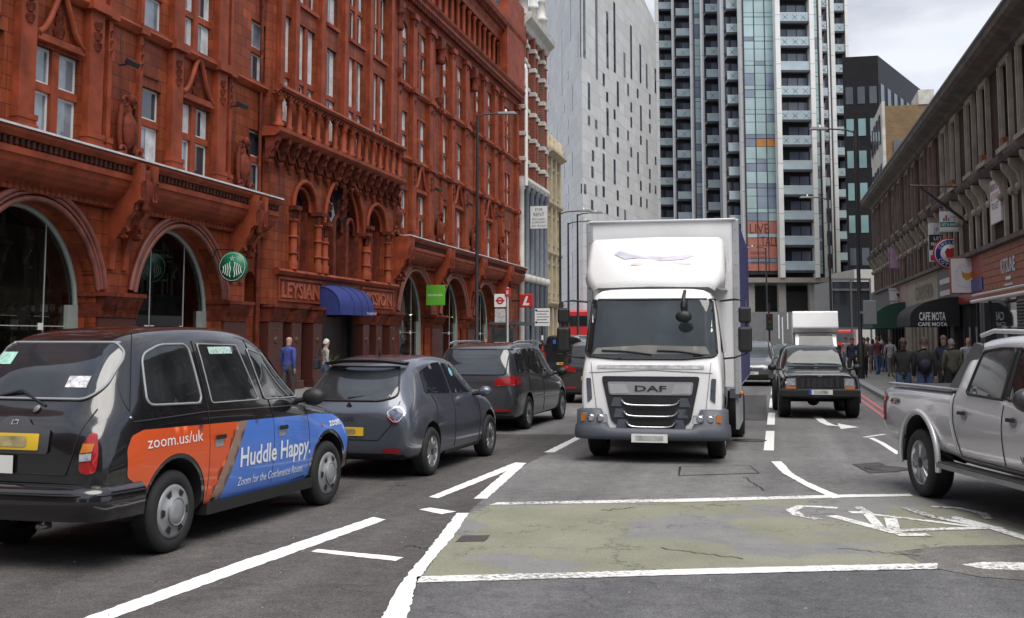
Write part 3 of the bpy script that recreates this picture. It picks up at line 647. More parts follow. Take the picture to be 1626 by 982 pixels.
# ------------------------------------------------------------------ entrance pavilion
A0, A1 = 33.3, 45.9; WP = .2                         # projects WP from the wall
def PP(u, v, w): return (w+WP, u-45, v)
pw = [(34.1, 34.9, 8.95, 12.6, [], [10.6], False), (35.5, 36.9, 8.95, 12.6, [36.2], [10.6], False), (38.0, 38.9, 8.95, 12.4, [], [10.6], True), (40.2, 41.7, 8.95, 12.6, [40.95], [10.6], False), (42.9, 44.3, 8.95, 12.6, [43.6], [10.6], False),
      (35.5, 36.9, 13.3, 16.0, [36.2], [14.6], False), (38.0, 38.9, 13.3, 16, [], [14.6], False), (40.2, 41.7, 13.3, 16.0, [40.95], [14.6], False), (42.9, 44.3, 13.3, 16.0, [43.6], [14.6], False)]
ph = [rectp(a, b, c, d) for a, b, c, d, *_ in pw]
AL = (35.25, 37.05, 4.05, 6.2, 7.1); AC = (37.95, 41.75, 4.05, 5.9, 7.75); AR = (42.3, 44.4, 4.05, 6.2, 7.15)
pa = [archp(*q) for q in (AL, AC, AR)]
door = rectp(37.9, 42.0, .02, 2.9)
m = MB(); panel(m, rectp(A0+.7, A1, 2.9, 17.2), ph+pa, PP, .45); m.build('pavilion_wall', TERRA, RB)
# rounded left corner drum
m = MB(); n = 10
for v0, v1 in ((2.9, 17.2),):
    vs = []
    for i in range(n+1):
        a = pi/2*i/n; u = A0+.7-.7*sin(a); w = WP-.2+.2*cos(a)
        vs += [(w, u-45, v0), (w, u-45, v1)]
    m.add(vs, [(2*i, 2*i+2, 2*i+3, 2*i+1) for i in range(n)], True)
m.build('corner_drum', TERRA, RB); m = MB(); m.quad((WP, A1-45, 2.9), (0, A1-45, 2.9), (0, A1-45, 17.2), (WP, A1-45, 17.2)); m.build('pavilion_return', TERRA, RB)
_w = window
def pwindow(u0, u1, v0, v1, mu, tr, ar):
    global P
    before = set(bpy.data.objects)
    _w(u0, u1, v0, v1, mu, tr, False, .15)
    for o in set(bpy.data.objects)-before:
        if o.parent == RB: o.location.x = WP
for q in pw: pwindow(*q)
# arched windows of the mission storey
for (a, b, v0, vs_, top), lights in ((AL, 1), (AC, 3), (AR, 1)):
    c = (a+b)/2; r = (b-a)/2
    m = MB(); m.tube([PP(c-(r+.08)*cos(pi*i/20), vs_+(top-vs_+.08)*sin(pi*i/20), .05) for i in range(21)], .09, 6); m.tube([PP(c-(r-.12)*cos(pi*i/20), vs_+(top-vs_-.12)*sin(pi*i/20), -.12) for i in range(21)], .07, 6)
    wv = m.build('arched_window', TERRAP, RB)
    g = MB(); flat(g, archp(a, b, v0, vs_, top, 16), PP, -.48); g.build('pane', GLASS, wv)
    q = MB(); ww = (b-a)/(lights*2+1) if lights > 1 else .3
    if lights > 1:
        for i in range(lights+1):
            u = a+(b-a)*i/lights; q.box(WP-.5, WP-.1, u-.14-45, u+.14-45, v0, vs_+.2)
        for i in range(lights):
            u = a+(b-a)*(i+.5)/lights; q.tube([PP(u-(b-a)/lights*.33*cos(pi*k/8), vs_-.1+.6*sin(pi*k/8), -.25) for k in range(9)], .08, 5)
        for i in range(18): q.leaf(PP(c+random.uniform(-.65, .65)*r, vs_+.35+random.random()*.75, -.2), .3, .36, .12)
        for i in range(6): q.leaf(PP(c+.12*(-1)**i, vs_+.5+i*.2, .0), .36, .34, .16)
    else:
        for s in (a+.12, b-.12, c+.1): q.box(WP-.5, WP-.2, s-.1-45, s+.1-45, v0, vs_)
    q.build('tracery', TERRAD, wv)
    for s in (a-.28, b+.02):
        m = MB(); m.lathe([(.17, v0+.05), (.17, v0+.3), (.13, v0+.36), (.13, vs_-.5)], (WP+.1, s+.13-45, 0), seg=8)
        for k in range(1, 4): m.lathe([(.15, v0+k*.55), (.19, v0+k*.55+.04), (.15, v0+k*.55+.08)], (WP+.1, s+.13-45, 0), seg=8)
        m.build('shaft', TERRAP, wv)
        m = MB(); m.box(WP-.1, WP+.32, s-.08-45, s+.34-45, vs_-.12, vs_+.02)
        for k in range(3): m.leaf((WP+.18, s+.0+.13*k-45, vs_-.46), .17, .36, .14)
        for k in range(2): m.leaf((WP+.2, s+.07+.13*k-45, vs_-.3), .16, .22, .12)
        m.build('leaf_capital', TERRAD, wv)
m = MB(); m.sweep([(WP, 3.86), (WP+.12, 3.9), (WP+.2, 4.0), (WP+.14, 4.08), (WP, 4.1)], A0+.6-45, A1-45); m.build('string_course', TERRAP, RB)
# frieze lettering
INC = mat('terracotta_letter', (.36, .09, .05), .5, var=.2)
def raised(txt, u, v, h, width):
    vs, fs = text_mesh(txt, h, True, .02); wd = max(q.x for q in vs)-min(q.x for q in vs)
    m = MB(); m.add([PP(u+q.x*width/wd, v+q.y, .02+q.z) for q in vs], fs); m.build('frieze_lettering', INC, RB)
raised('LEYSIAN', 36.0, 3.42, .52, 3.1); raised('MISSION', 43.6, 3.4, .52, 3.4)
for u0, u1 in ((34.2, 37.75), (41.8, 45.5)):
    m = MB()
    for v in (3.06, 3.78): m.box(WP, WP+.05, u0-45, u1-45, v-.04, v+.04)
    for u in (u0, u1): m.box(WP, WP+.045, u-.04-45, u+.04-45, 3.02, 3.82)
    m.build('frieze_frame', TERRAP, RB)
# granite piers and doorway
for a, b in ((33.5, 34.6), (35.3, 36.1), (37.1, 37.9), (42.0, 42.7), (43.5, 44.2), (45.2, 45.95)):
    m = MB(); m.box(-.2, WP+.02, a-45, b-45, .4, 2.35); m.box(-.2, WP+.1, a-.08-45, b+.08-45, 0, .4); p = m.build('pier', GRANITE, RB, bevel=.015)
    m = MB(); m.lathe([(.0, 0), (.13, 0), (.1, .03), (.0, .04)], (WP+.02, (a+b)/2-45, 1.75), 'x', 12); m.build('bronze_boss', mat('bronze', (.16, .1, .05), .4, metal=.7), p)
    m = MB(); m.prism([(-.2, 2.35), (WP+.04, 2.35), (WP+.22, 2.72), (WP+.24, 2.8), (-.2, 2.8)], 'y', a-.04-45, b+.04-45); m.box(-.2, WP+.28, a-.1-45, b+.1-45, 2.802, 2.9)
    for i in range(6): m.leaf((WP+.04+.06*(i % 2), a+(b-a)*(i+.5)/6-45, 2.38+.14*(i % 2)), .2, .28, .16)
    m.build('capital', TERRAD, RB)
m = MB(); m.box(-.6, -.5, A0-45, A1-45, 0, 2.9); m.build('porch_back', DARKINT, RB)
m = MB(); m.box(-.48, -.4, 38.6-45, 41.2-45, 0, 2.6); m.build('door', mat('dark_door', (.03, .022, .018), .4), RB)
# balcony: floor slab on corbels, colonnade, rail
BW = .72; NB_ = set(bpy.data.objects)
m = MB(); m.sweep([(0, 8.45), (BW-.15, 8.45), (BW+.05, 8.6), (BW+.05, 8.72), (0, 8.75)], A0+.1-45, A1-45); m.build('balcony_floor', TERRAP, RB)
m = MB(); m.sweep([(BW-.25, 9.9), (BW+.02, 9.92), (BW+.1, 10.0), (BW+.06, 10.1), (BW-.2, 10.12)], A0+.1-45, A1-45); m.build('balcony_rail', TERRAP, RB)
u = A0+.25; i = 0
while u < A1:
    m = MB(); big = i in (0, 7, 8, 15); r = .12 if big else .085
    m.lathe([(r*1.5, 8.75), (r*1.5, 8.85), (r, 8.9), (r*1.15, 9.2), (r, 9.24), (r*.95, 9.55), (r*1.4, 9.6), (r*1.2, 9.66), (r*2, 9.8)], (BW-.1, u-45, 0), seg=8); m.build('baluster_column', TERRAP, RB)
    m = MB()
    for k in range(3): m.tube([(BW-.02, u-45+.24*(k-1)+.09*cos(a), 9.8+.08*sin(a)) for a in [q*.7 for q in range(10)]], .035, 5)
    m.build('baluster_capital', TERRAD, RB)
    u += .79; i += 1
u = A0+.3; i = 0
while u < A1-.1:
    m = MB(); y = u-45
    m.prism([(WP, 7.62), (WP+.08, 7.62), (WP+.12, 7.75), (WP+.2, 7.8), (WP+.2, 7.95), (WP+.3, 8.05), (WP+.32, 8.2), (WP+.44, 8.3), (WP+.46, 8.45), (WP, 8.45)], 'y', y-.13, y+.13)
    m.lathe([(.0, 7.38), (.07, 7.46), (.05, 7.54), (.12, 7.62), (.1, 7.7)], (WP+.1, y, 0), seg=8); m.leaf((WP+.2, y, 7.8), .24, .26, .16); m.leaf((WP+.36, y, 8.06), .24, .26, .14)
    m.tube([(WP+.14, y+.13+.54*k/8, 7.8+.32*sin(pi*k/8)) for k in range(9)], .05, 5); m.tube([(WP+.05, y+.13+.54*k/8, 7.72+.28*sin(pi*k/8)) for k in range(9)], .04, 5)
    m.leaf((WP+.06, y+.4, 8.12), .3, .28, .1)
    m.build('corbel', TERRAD, RB); u += .80; i += 1
for o_ in set(bpy.data.objects)-NB_: o_.location = (0, -.45, -.2)
m = MB(); m.sweep([(0, 16.55), (WP+.1, 16.6), (WP+.5, 17.05), (WP+.6, 17.4), (0, 17.5)], A0-45, A1-45); m.build('upper_cornice', TERRAP, RB)
for u in (33.9, 35.05, 37.3, 39.5, 42.2, 44.8):
    m = MB(); m.box(WP, WP+.16, u-.16-45, u+.16-45, 10.1, 16.55); m.build('pilaster', TERRAP, RB)
# blue awning over the door
AW = mat('blue_canvas', (.018, .03, .16), .75, var=.15, vscale=6, bump=.2, bscale=120)
aw = thing('awning', 'domed royal blue canvas awning over the entrance door', 'awning', (FX+WP, 39.3, 2.62))
m = MB(); n = 10; k = 14; rows = []
for j in range(k+1):
    u = -1.7+3.4*j/k; row = []
    e = (abs(u)/1.7)**4
    for i in range(n+1):
        a = pi/2*i/n; row.append((.02+.95*sin(a)*(1-.18*e), u, .26+.85*cos(a)*(1-.12*e)))
    rows.append(row+[(row[-1][0]+.01, u, .02)])
vs = [q for r in rows for q in r]; c = n+2
m.add(vs, [(j*c+i, j*c+i+1, (j+1)*c+i+1, (j+1)*c+i) for j in range(k) for i in range(c-1)], True); m.build('canvas', AW, aw)
for s in (-1.7, 1.7):
    m = MB(); r_ = rows[0] if s < 0 else rows[-1]; m.add([(.02, s, .02)]+r_, [(0, i+1, i+2) for i in range(len(r_)-1)]); m.build('end_panel', AW, aw)
for j in (0, 4, 7, 10, 14):
    m = MB(); m.tube([(q[0]+.01, q[1], q[2]+.01) for q in rows[j]], .018, 4); m.build('rib', AW, aw)
put_text('Imperial Hall', .12, 'lettering', mat('letter_white', (.75, .75, .75), .6, var=0), aw, (.97, 1.0, .13), (0, 1, 0), (0, 0, 1), .02, width=1.0)
# plant by the entrance
pl = thing('potted_plant', 'spiky green plant standing by the entrance pier', 'plant', (FX+1.0, 36.6, .12))
m = MB(); m.lathe([(.2, 0), (.26, .4), (.24, .42)], (0, 0, 0), seg=10); m.build('pot', mat('pot_dark', (.03, .03, .03), .6), pl)
m = MB(); rr = random.Random(5)
for i in range(70):
    a = rr.uniform(0, 2*pi); t = rr.uniform(.15, .65); h = rr.uniform(.5, 1.0); w = .02
    p0 = Vector((0, 0, .35)); p1 = Vector((t*.5*cos(a), t*.5*sin(a), .35+h*.7)); p2 = Vector((t*cos(a), t*sin(a), .35+h*.85)); s = Vector((-sin(a), cos(a), 0))*w
    m.add([p0-s, p0+s, p1+s, p1-s, p2], [(0, 1, 2, 3), (3, 2, 4)])
m.build('leaves', mat('spiky_leaf', (.07, .09, .03), .6, var=.4), pl)
# shop signs on the building
GR = mat('sign_green', (.01, .17, .085), .4, var=.05); GW = mat('sign_white', (.78, .78, .76), .4, var=.03)
sb = thing('projecting_sign', 'round green coffee shop sign on a black bracket', 'sign', gx(370, 424, FX+.7))
m = MB(); m.lathe([(0, -.05), (.44, -.05), (.44, .05), (0, .05)], (0, 0, 0), 'y', 28); m.build('disc', GR, sb)
for s in (-1,):
    m = MB(); m.lathe([(.392, -.056), (.40, -.058), (.405, -.056)], (0, 0, 0), 'y', 28, cap=False); m.build('ring', GW, sb)
    m = MB()
    for k in range(5): a = pi/2+k*2*pi/5; m.add([(.0, -.06, .24), (.09*cos(a-.3)*.5, -.06, .24+.09*sin(a-.3)*.5), (.1*cos(a), -.06, .24+.1*sin(a)), (.09*cos(a+.3)*.5, -.06, .24+.09*sin(a+.3)*.5)], [(0, 1, 2, 3)])
    for k in range(4):                                             # plain wavy bands in place of the figure
        for s2 in (-1, 1): m.tube([(s2*(.07+.07*k+.015*sin(z*22)), -.058, z) for z in [-.3+.04*j+.04*k for j in range(12-2*k)]], .016, 4)
    m.build('emblem', GW, sb)
m = MB(); m.tube([(-.7, 0, .1), (-.55, 0, .5), (0, 0, .5)], .02, 5); m.box(-.02, .02, -.02, .02, .4, .52); m.build('bracket', BLACKM, sb)
gs = thing('projecting_sign', 'square lime green food shop sign hanging by the second right arch', 'sign', gx(695, 469, FX+.6))
m = MB(); m.box(-.55, .35, -.05, .05, -.47, .47); m.build('panel', mat('lime_green', (.12, .42, .03), .5, var=.05), gs, bevel=.01)
put_text('abokado', .13, 'lettering', GW, gs, (-.1, -.05, .02), (1, 0, 0), (0, 0, 1), .004, width=.72)
# ------------------------------------------------------------------ brick building with white bands, cream stone building (left, beyond)
REDBR = brickmat('red_brick', (.27, .07, .04), (.22, .055, .032), (.2, .15, .12), .23, .075, .008, 'YZ', .8)
STONE = mat('white_stone', (.56, .54, .49), .7, var=.15, vscale=2, bump=.2, dirt=.4)
CREAM = mat('cream_stone', (.46, .39, .26), .75, var=.15, vscale=1.5, bump=.2, dirt=.4)
STEELC = mat('grey_shopfront', (.15, .165, .19), .4, var=.15)
B2 = thing('banded_brick_building', 'tall red brick building with white stone bands beside the terracotta hall', 'building', (FX, 74.3, 0))
m = MB(); m.box(-12, 0, -4.05, 3.9, 10.9, 21.5); m.build('brick_wall', REDBR, B2); B2.scale = (1, 1, 1.09)
m = MB(); m.box(-12, -.3, -4.05, 3.9, 0, 10.88); m.build('lower_wall', mat('lower_glazing', (.06, .07, .08), .15, var=.3), B2)
m = MB(); m.box(-11.9, -.1, -4.0, 3.85, 21.5, 21.9); m.build('roof', MATS['slate'], B2)
for i in range(6):
    y = -3.9+i*1.52; big = i % 2 == 0
    m = MB(); m.box(.0, .45 if big else .3, y-.22, y+.22, 11.2, 20.2); m.build('brick_pier', REDBR, B2)
    for v in (12.2, 13.7, 15.3, 16.6, 18.1, 19.3): 
        m = MB(); m.box(.0, .56 if big else .4, y-.3, y+.3, v-.13, v+.13); m.build('stone_band', STONE, B2, bevel=.03)
    m = MB(); m.lathe([(.2, 0), (.2, 5.2), (.27, 5.3), (.2, 5.4), (.19, 10.3), (.3, 10.5), (.3, 10.9)], (.18, y, 0), seg=10); m.build('iron_column', STEELC if i != 0 else STONE, B2)
    m = MB(); m.lathe([(.24, 5.0), (.34, 5.1), (.36, 5.35), (.25, 5.45)], (.2, y, 0), seg=10); m.build('column_ring', STONE, B2)
    if big:
        m = MB(); m.lathe([(.34, 20.9), (.34, 22.0), (.42, 22.05), (.42, 22.2), (.28, 22.3), (.24, 23.2), (.32, 23.3), (.15, 23.5), (.2, 23.8), (.05, 24.2)], (.3, y, 0), seg=8); m.build('pinnacle', STONE, B2)
    if i < 5:
        for v in (11.6, 13.2, 15.0, 16.8, 18.4):
            w = MB(); w.box(0, .1, y+.3, y+1.22, v-.12, v); w.box(0, .1, y+.3, y+1.22, v+1.05, v+1.18); wo = w.build('window', STONE, B2)
            g = MB(); g.box(.004, .03, y+.36, y+1.16, v, v+1.05); g.build('pane', GLASS, wo)
m = MB(); m.sweep([(0, 20.0), (.4, 20.1), (.55, 20.4), (.9, 20.7), (.95, 21.0), (0, 21.2)], -4.1, 3.9); m.build('cornice', STONE, B2)
m = MB(); m.sweep([(0, 10.7), (.4, 10.75), (.5, 11.0), (.45, 11.2), (0, 11.25)], -4.1, 3.9); m.build('stone_string', STONE, B2)
m = MB(); m.tube([(.5, -4.0, 10.6), (.5, -4.0, 17.5), (.4, -4.0, 17.9), (.0, -4.0, 18.0)], .13, 8); m.build('white_downpipe', WHITEP, B2)
B3 = thing('cream_building', 'narrow cream stone building between the banded brick block and the white hotel', 'building', (FX, 81.2, 0))
m = MB(); m.box(-10, 0, -2.75, 2.6, 4.2, 15.4); m.build('wall', CREAM, B3)
m = MB(); m.box(-10, 0, -2.75, 2.6, 0, 4.19); m.build('ground_storey', mat('brown_stone', (.13, .06, .045), .6, var=.3), B3)
for v, w in ((4.3, .5), (7.9, .35), (11.5, .4), (15.2, .7)):
    m = MB(); m.sweep([(0, v-.3), (w*.4, v-.25), (w, v), (w, v+.15), (0, v+.25)], -2.9, 2.75); m.build('cornice', CREAM, B3)
for y in (-2.6, -.9, .8, 2.4):
    m = MB(); m.box(.0, .25, y-.25, y+.25, 4.6, 15); m.box(0, .3, y-.28, y+.28, .2, 4.0); m.build('pilaster', CREAM, B3)
    m = MB(); m.lathe([(.3, 15.4), (.3, 15.9), (.2, 16.0), (.24, 16.4), (.05, 16.6)], (.15, y, 0), seg=8); m.build('finial', CREAM, B3)
for y in (-1.75, -.05, 1.6):
    for v in (5.2, 8.7, 12.2):
        w = MB(); w.box(0, .14, y-.55, y+.55, v-.15, v); w.box(0, .14, y-.55, y+.55, v+1.9, v+2.1); wo = w.build('window', CREAM, B3)
        g = MB(); g.box(.004, .04, y-.42, y+.42, v, v+1.9); g.build('pane', GLASS, wo)
frs = thing('letting_board', 'white FOR RENT letting board projecting from the banded brick building', 'sign', gx(857, 345, FX+1.0))
m = MB(); m.box(-.62, .5, -.03, .03, -.75, .72); m.build('panel', WHITEP, frs)
INK = mat('sign_ink', (.03, .03, .035), .6, var=0)
for i, (t, s, wd) in enumerate((('FOR', .22, .5), ('RENT', .24, .72), ('RICHARD', .13, .85), ('SUSSKIND', .13, .9), ('020 763 820', .12, .95))): put_text(t, s, 'lettering', INK, frs, (-.05, -.03, (.5, .18, -.14, -.34, -.58)[i]), (1, 0, 0), (0, 0, 1), .004, width=wd)
# ------------------------------------------------------------------ white wedge hotel
HC, HL, HR = Vector((-17.5, 104, 0)), Vector((-31.7, 150, 0)), Vector((-14.1, 140, 0))
HW = thing('wedge_hotel', 'pale grey wedge-shaped hotel with scattered slot windows', 'hotel', HC)
def slabmat():
    m = brickmat('hotel_cladding', (.68, .675, .66), (.58, .575, .565), (.44, .44, .43), 2.6, 1.3, .03, 'SUM', .45, nvar=.1, bumpd=.01); return m
HM_ = slabmat()
zl, zc, zr = 43.5, 47.5, 41.0
m = MB(); m.add([(0, 0, 4), tuple((HR-HC).xy)+(4,), tuple((HR-HC).xy)+(zr,), (0, 0, zc)], [(0, 1, 2, 3)]); m.build('right_face', HM_, HW)
m = MB(); m.add([(0, 0, 4), tuple((HL-HC).xy)+(4,), tuple((HL-HC).xy)+(zl,), (0, 0, zc)], [(0, 1, 2, 3)]); m.build('left_face', HM_, HW)
m = MB(); m.add([tuple((HR-HC).xy)+(4,), tuple((HL-HC).xy)+(4,), tuple((HL-HC).xy)+(zl,), tuple((HR-HC).xy)+(zr,)], [(0, 1, 2, 3)]); m.add([(0, 0, zc), tuple((HR-HC).xy)+(zr,), tuple((HL-HC).xy)+(zl,)], [(0, 1, 2)]); m.add([(0, 0, 4), tuple((HR-HC).xy)+(4,), tuple((HL-HC).xy)+(4,)], [(0, 1, 2)]); m.build('rear_and_roof', HM_, HW)
m = MB(); q = (HL-HC)*.9; r = (HR-HC)*.9; m.prism([(.2, 2), (r.x-.5, r.y), (q.x, q.y)], 'z', 0, 3.99); m.build('recessed_base', mat('hotel_base', (.10, .11, .12), .2, var=.3), HW)
WIN = mat('slot_glass', (.05, .06, .075), .06, spec=.8, var=.4, vscale=.3)
def hotel_slots(lst, a, b, off):
    d = (b-a).normalized(); nrm = Vector((d.y, -d.x, 0))
    if nrm.dot(CAM-a) < 0: nrm = -nrm
    for zx, z0, z1 in lst:
        px = 800+zx*.509
        pts = []
        for zy in (z0, z1):
            rr_ = ray(px, zy*.509); t = (a-CAM).dot(nrm)/rr_.dot(nrm); pts.append(CAM+rr_*t-HC)
        c0 = pts[0]; c1 = pts[1]; w = d*.42
        m = MB(); 
        top, bot = c0.z, c1.z; base = Vector((c0.x, c0.y, 0)); n1 = nrm*.03; n0 = -nrm*.3
        vs = []
        for z in (bot, top):
            for s, n_ in ((-1, n1), (1, n1), (1, n0), (-1, n0)): q = base+w*s+n_; vs.append((q.x, q.y, z))
        m.add(vs, [(0, 1, 5, 4), (1, 2, 6, 5), (2, 3, 7, 6), (3, 0, 4, 7), (4, 5, 6, 7), (3, 2, 1, 0)]); m.build('slot_window', WIN, HW)
RS = [(250,-10,180),(288,-10,245),(322,38,212),(344,8,225),(376,165,240),(396,80,245),(425,140,258),(445,200,275),(472,215,290),(311,230,268),(265,258,342),(322,288,318),(355,255,332),(387,262,298),(417,278,306),(455,295,325),(323,338,422),(345,342,372),(397,320,350),(427,330,408),(455,342,370),(397,366,398),(265,362,390),(288,375,402),(355,398,428),(387,408,438),(427,424,452),(455,388,415),(289,428,458),(311,430,465),(355,445,480),(446,436,512),(278,470,503),(311,480,565),(345,498,575),(397,460,490),(387,502,535),(418,475,542),(276,520,555),(455,528,558),(253,575,605),(288,580,612),(311,582,615),(355,595,625),(387,552,585),(427,565,595),(455,572,602),(397,608,640),(427,615,645),(275,625,655),(322,638,668),(355,645,675),(446,622,650),(378,655,690),(473,490,515),(473,580,605)]
LS = [(207,0,130),(143,110,210),(180,92,300),(117,160,228),(230,108,178),(200,225,248),(139,243,265),(213,270,345),(139,292,315),(188,325,352),(139,340,368),(165,388,460),(200,375,400),(200,425,452),(213,475,548),(188,478,555),(175,590,650),(200,578,606),(200,632,655),(213,685,712),(200,735,765),(213,790,870)]
hotel_slots(RS, HC, HR, 0); hotel_slots(LS, HC, HL, 0)
# ------------------------------------------------------------------ stepped glass residential tower
TD = 140.
T0 = CAM+FH*TD; T0.z = 0
TW = thing('residential_tower', 'tall stepped tower of white fins, glass balconies and pale curtain wall', 'tower', T0, PSI)
FIN = mat('white_fin', (.76, .76, .74), .5, var=.06, vscale=.5)
BALG = mat('balcony_glass', (.42, .52, .56), .08, spec=.7, var=.12, vscale=.4)
CURG = mat('curtain_glass', (.38, .52, .53), .06, spec=.8, var=.2, vscale=.25)
CURG2 = mat('curtain_glass_dark', (.20, .24, .32), .05, spec=.8, var=.25, vscale=.3)
ORAN = mat('orange_panel', (.5, .22, .05), .5); CORAL = mat('coral_hoarding', (.43, .16, .12), .6, var=.1)
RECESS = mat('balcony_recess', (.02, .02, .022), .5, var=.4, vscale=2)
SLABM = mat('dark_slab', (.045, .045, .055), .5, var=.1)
FPIT, RAIL0 = 3.15, 42.8
def dep(p): return 3.15*1800/(p*1.0386)
def tX(px, D): return (px-813)/1800*D*1.0189
def levels(zmin, zmax):
    k = math.ceil((zmin-RAIL0)/FPIT); out = []
    while RAIL0+k*FPIT < zmax: out.append(RAIL0+k*FPIT); k += 1
    return out
rt_ = random.Random(11)
def shared(name, mb, m_, parent):
    o = mb.build(name, m_, parent); return o
def balcony_bay(x0, x1, pitch, top=66, bottom=9.8, back=1.7):
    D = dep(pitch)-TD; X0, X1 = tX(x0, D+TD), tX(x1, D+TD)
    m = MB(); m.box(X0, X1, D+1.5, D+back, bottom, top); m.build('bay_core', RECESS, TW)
    proto = None
    for z in levels(bottom+1.0, top-1):
        if proto is None:
            s = MB(); s.box(X0, X1, D-.02, D+1.5, -.28, .02); b = s.build('balcony', SLABM, TW); b.location.z = z-1.1
            g = MB(); g.box(X0+.02, X1-.02, D, D+.03, .03, 1.06); g.build('balustrade', BALG, b)
            g = MB(); g.box(X0, X1, D-.02, D+.05, 1.06, 1.12); g.build('handrail', FIN, b)
            n = 3 if X1-X0 > 2.5 else 2
            for i in range(n): w = (X1-X0)/n; g = MB(); g.box(X0+w*i+.05, X0+w*(i+1)-.05, D+1.44, D+1.48, .15, 2.45); g.build('balcony_door', CURG2 if i else WIN, b)
            proto = b
        else: b = copy_tree(proto, TW); b.location.z = z-1.1
        if z > 24 and rt_.random() < .75:
            n = 3 if X1-X0 > 2.5 else 1
            for i in range(n):
                c = X0+(X1-X0)*(i+.5)/n+rt_.uniform(-.15, .15); t = MB(); h = .32
                for s in (-1, 1): t.add([(c-h*s-.03, D-.03, .5-h), (c-h*s+.03, D-.03, .5-h), (c+h*s+.03, D-.03, .5+h), (c+h*s-.03, D-.03, .5+h)], [(0, 1, 2, 3)])
                t.build('tape_cross', INK, b)
def fin(x0, x1, pitch, top=66, bottom=9.3, back=1.0, m_=None):
    D = dep(pitch)-TD; X0, X1 = tX(x0, D+TD), tX(x1, D+TD); prev = None
    z = bottom
    m = MB(); m.box(X0, X1, D-.35, D+back, bottom, top); o = m.build('fin', m_ or FIN, TW)
    j = MB(); zz = bottom+1.6
    while zz < top: j.box(X0-.005, X1+.005, D-.356, D-.34, zz, zz+.05); zz += FPIT/1.0
    j.build('fin_joint', MATS['grey_metal'], o)
def glass_col(x0, x1, pitch, n, top=66, bottom=9.8, coral=False):
    D = dep(pitch)-TD; X0, X1 = tX(x0, D+TD), tX(x1, D+TD); w = (X1-X0)/n
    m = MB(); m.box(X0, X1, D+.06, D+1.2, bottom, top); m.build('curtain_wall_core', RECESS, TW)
    for z in levels(bottom-2, top):
        for i in range(n):
            for a, b in ((-2.6, -1.1), (-1.04, -.08), (0, .5)):
                if z+a < bottom-.1: continue
                mt = CURG if rt_.random() < .8 else CURG2
                if z < 30 and rt_.random() < .5: mt = CURG2
                if abs(z-27.05) < .5 and n == 3 and i > 0 and -1.1 < a < -1: mt = ORAN
                if coral and (z < 17.2 and a < -.05 or z < 17.8 and a < -1.05): mt = CORAL
                g = MB(); g.box(X0+w*i+.05, X0+w*(i+1)-.05, D, D+.05, z+a, z+b); g.build('pane', mt, TW)
    for i in range(n+1):
        g = MB(); g.box(X0+w*i-.05, X0+w*i+.05, D-.06, D+.05, bottom, top); g.build('mullion', BLACKM, TW)
for f_ in ((1041.5, 1046, 30.8), (1068, 1073.6, 31.4), (1097, 1102.5, 32.8), (1114, 1121, 34), (1146, 1154, 37), (1174, 1181, 38.2), (1231, 1238.6, 39), (1285.5, 1292.7, 39), (1299, 1304.7, 36), (1313.3, 1316, 34.8), (1319, 1325, 34), (1342, 1347, 32.6)): fin(*f_)
fin(1142, 1146.2, 35.2, m_=mat('shaded_fin_side', (.36, .37, .39), .5)); fin(1316, 1319, 34, m_=MATS['shaded_fin_side'])  # grey strips: shaded sides of white fins, put into the colour
for b_ in ((1046, 1068, 30.8), (1073.6, 1097, 32.1), (1121, 1142, 34.7), (1154, 1174, 37.6), (1238.6, 1285.5, 39), (1304.7, 1313.3, 35.2), (1325, 1342, 32.6)): balcony_bay(*b_)
glass_col(1102.5, 1114, 33.3, 1); glass_col(1181, 1231, 38.5, 3, coral=True); glass_col(1292.7, 1299, 36.9, 1)
hull = []
for x0, x1, p_ in ((1044, 1070, 30.8), (1072, 1099, 32.1), (1101, 1117, 33.3), (1119, 1148, 34.7), (1152, 1177, 37.6), (1180, 1234, 38.5), (1236, 1289, 39), (1291, 1301, 36.9), (1303, 1319, 35.2), (1322, 1345, 32.6)):
    d_ = dep(p_)+1.75; hull += [(tX(x0, d_), d_-TD), (tX(x1, d_), d_-TD)]
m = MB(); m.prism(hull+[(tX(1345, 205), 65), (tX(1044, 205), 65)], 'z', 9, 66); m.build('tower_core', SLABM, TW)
m = MB(); m.box(tX(1170, 140), tX(1318, 140), -.2, 30, 8.7, 9.3); m.build('podium_soffit', mat('podium_beige', (.3, .27, .24), .7), TW)
for px in (1187, 1236, 1284, 1300, 1316):
    m = MB(); x = tX(px, 140); m.box(x-.45, x+.45, .6, 1.5, 0, 8.7); m.build('podium_column', mat('podium_conc', (.36, .34, .31), .7, var=.1), TW)
m = MB(); m.box(tX(1180, 150), tX(1320, 150), 9, 9.4, 0, 8.7); m.build('podium_wall', mat('podium_dark', (.07, .07, .07), .5, var=.4, vscale=.4), TW)
m = MB(); m.box(tX(1190, 146), tX(1230, 146), 5.9, 6, 3.5, 4.6); m.build('blue_barrier', mat('blue_plastic', (.03, .06, .4), .5), TW)
m = MB(); m.box(tX(1240, 146), tX(1283, 146), 6, 6.1, 0, 7.8); m.build('roller_door', mat('grey_roller', (.11, .11, .11), .6, var=.1), TW)
def ttext(t, px, z, h, wd): put_text(t, h, 'lettering', mat('coral_ink', (.12, .03, .03), .6, var=0), TW, (tX(px, 141), dep(38.5)-TD-.02, z), (1, 0, 0), (0, 0, 1), .01, width=wd)
ttext('LIVE', 1202, 15.6, 1.3, 2.4); ttext('TALL', 1218, 14.0, 1.2, 2.2); ttext('EXPLORE', 1200, 12.5, .4, 1.9); ttext('OUR SHOW', 1201, 11.9, .4, 2.1); ttext('APARTMENT', 1203, 11.3, .4, 2.4)
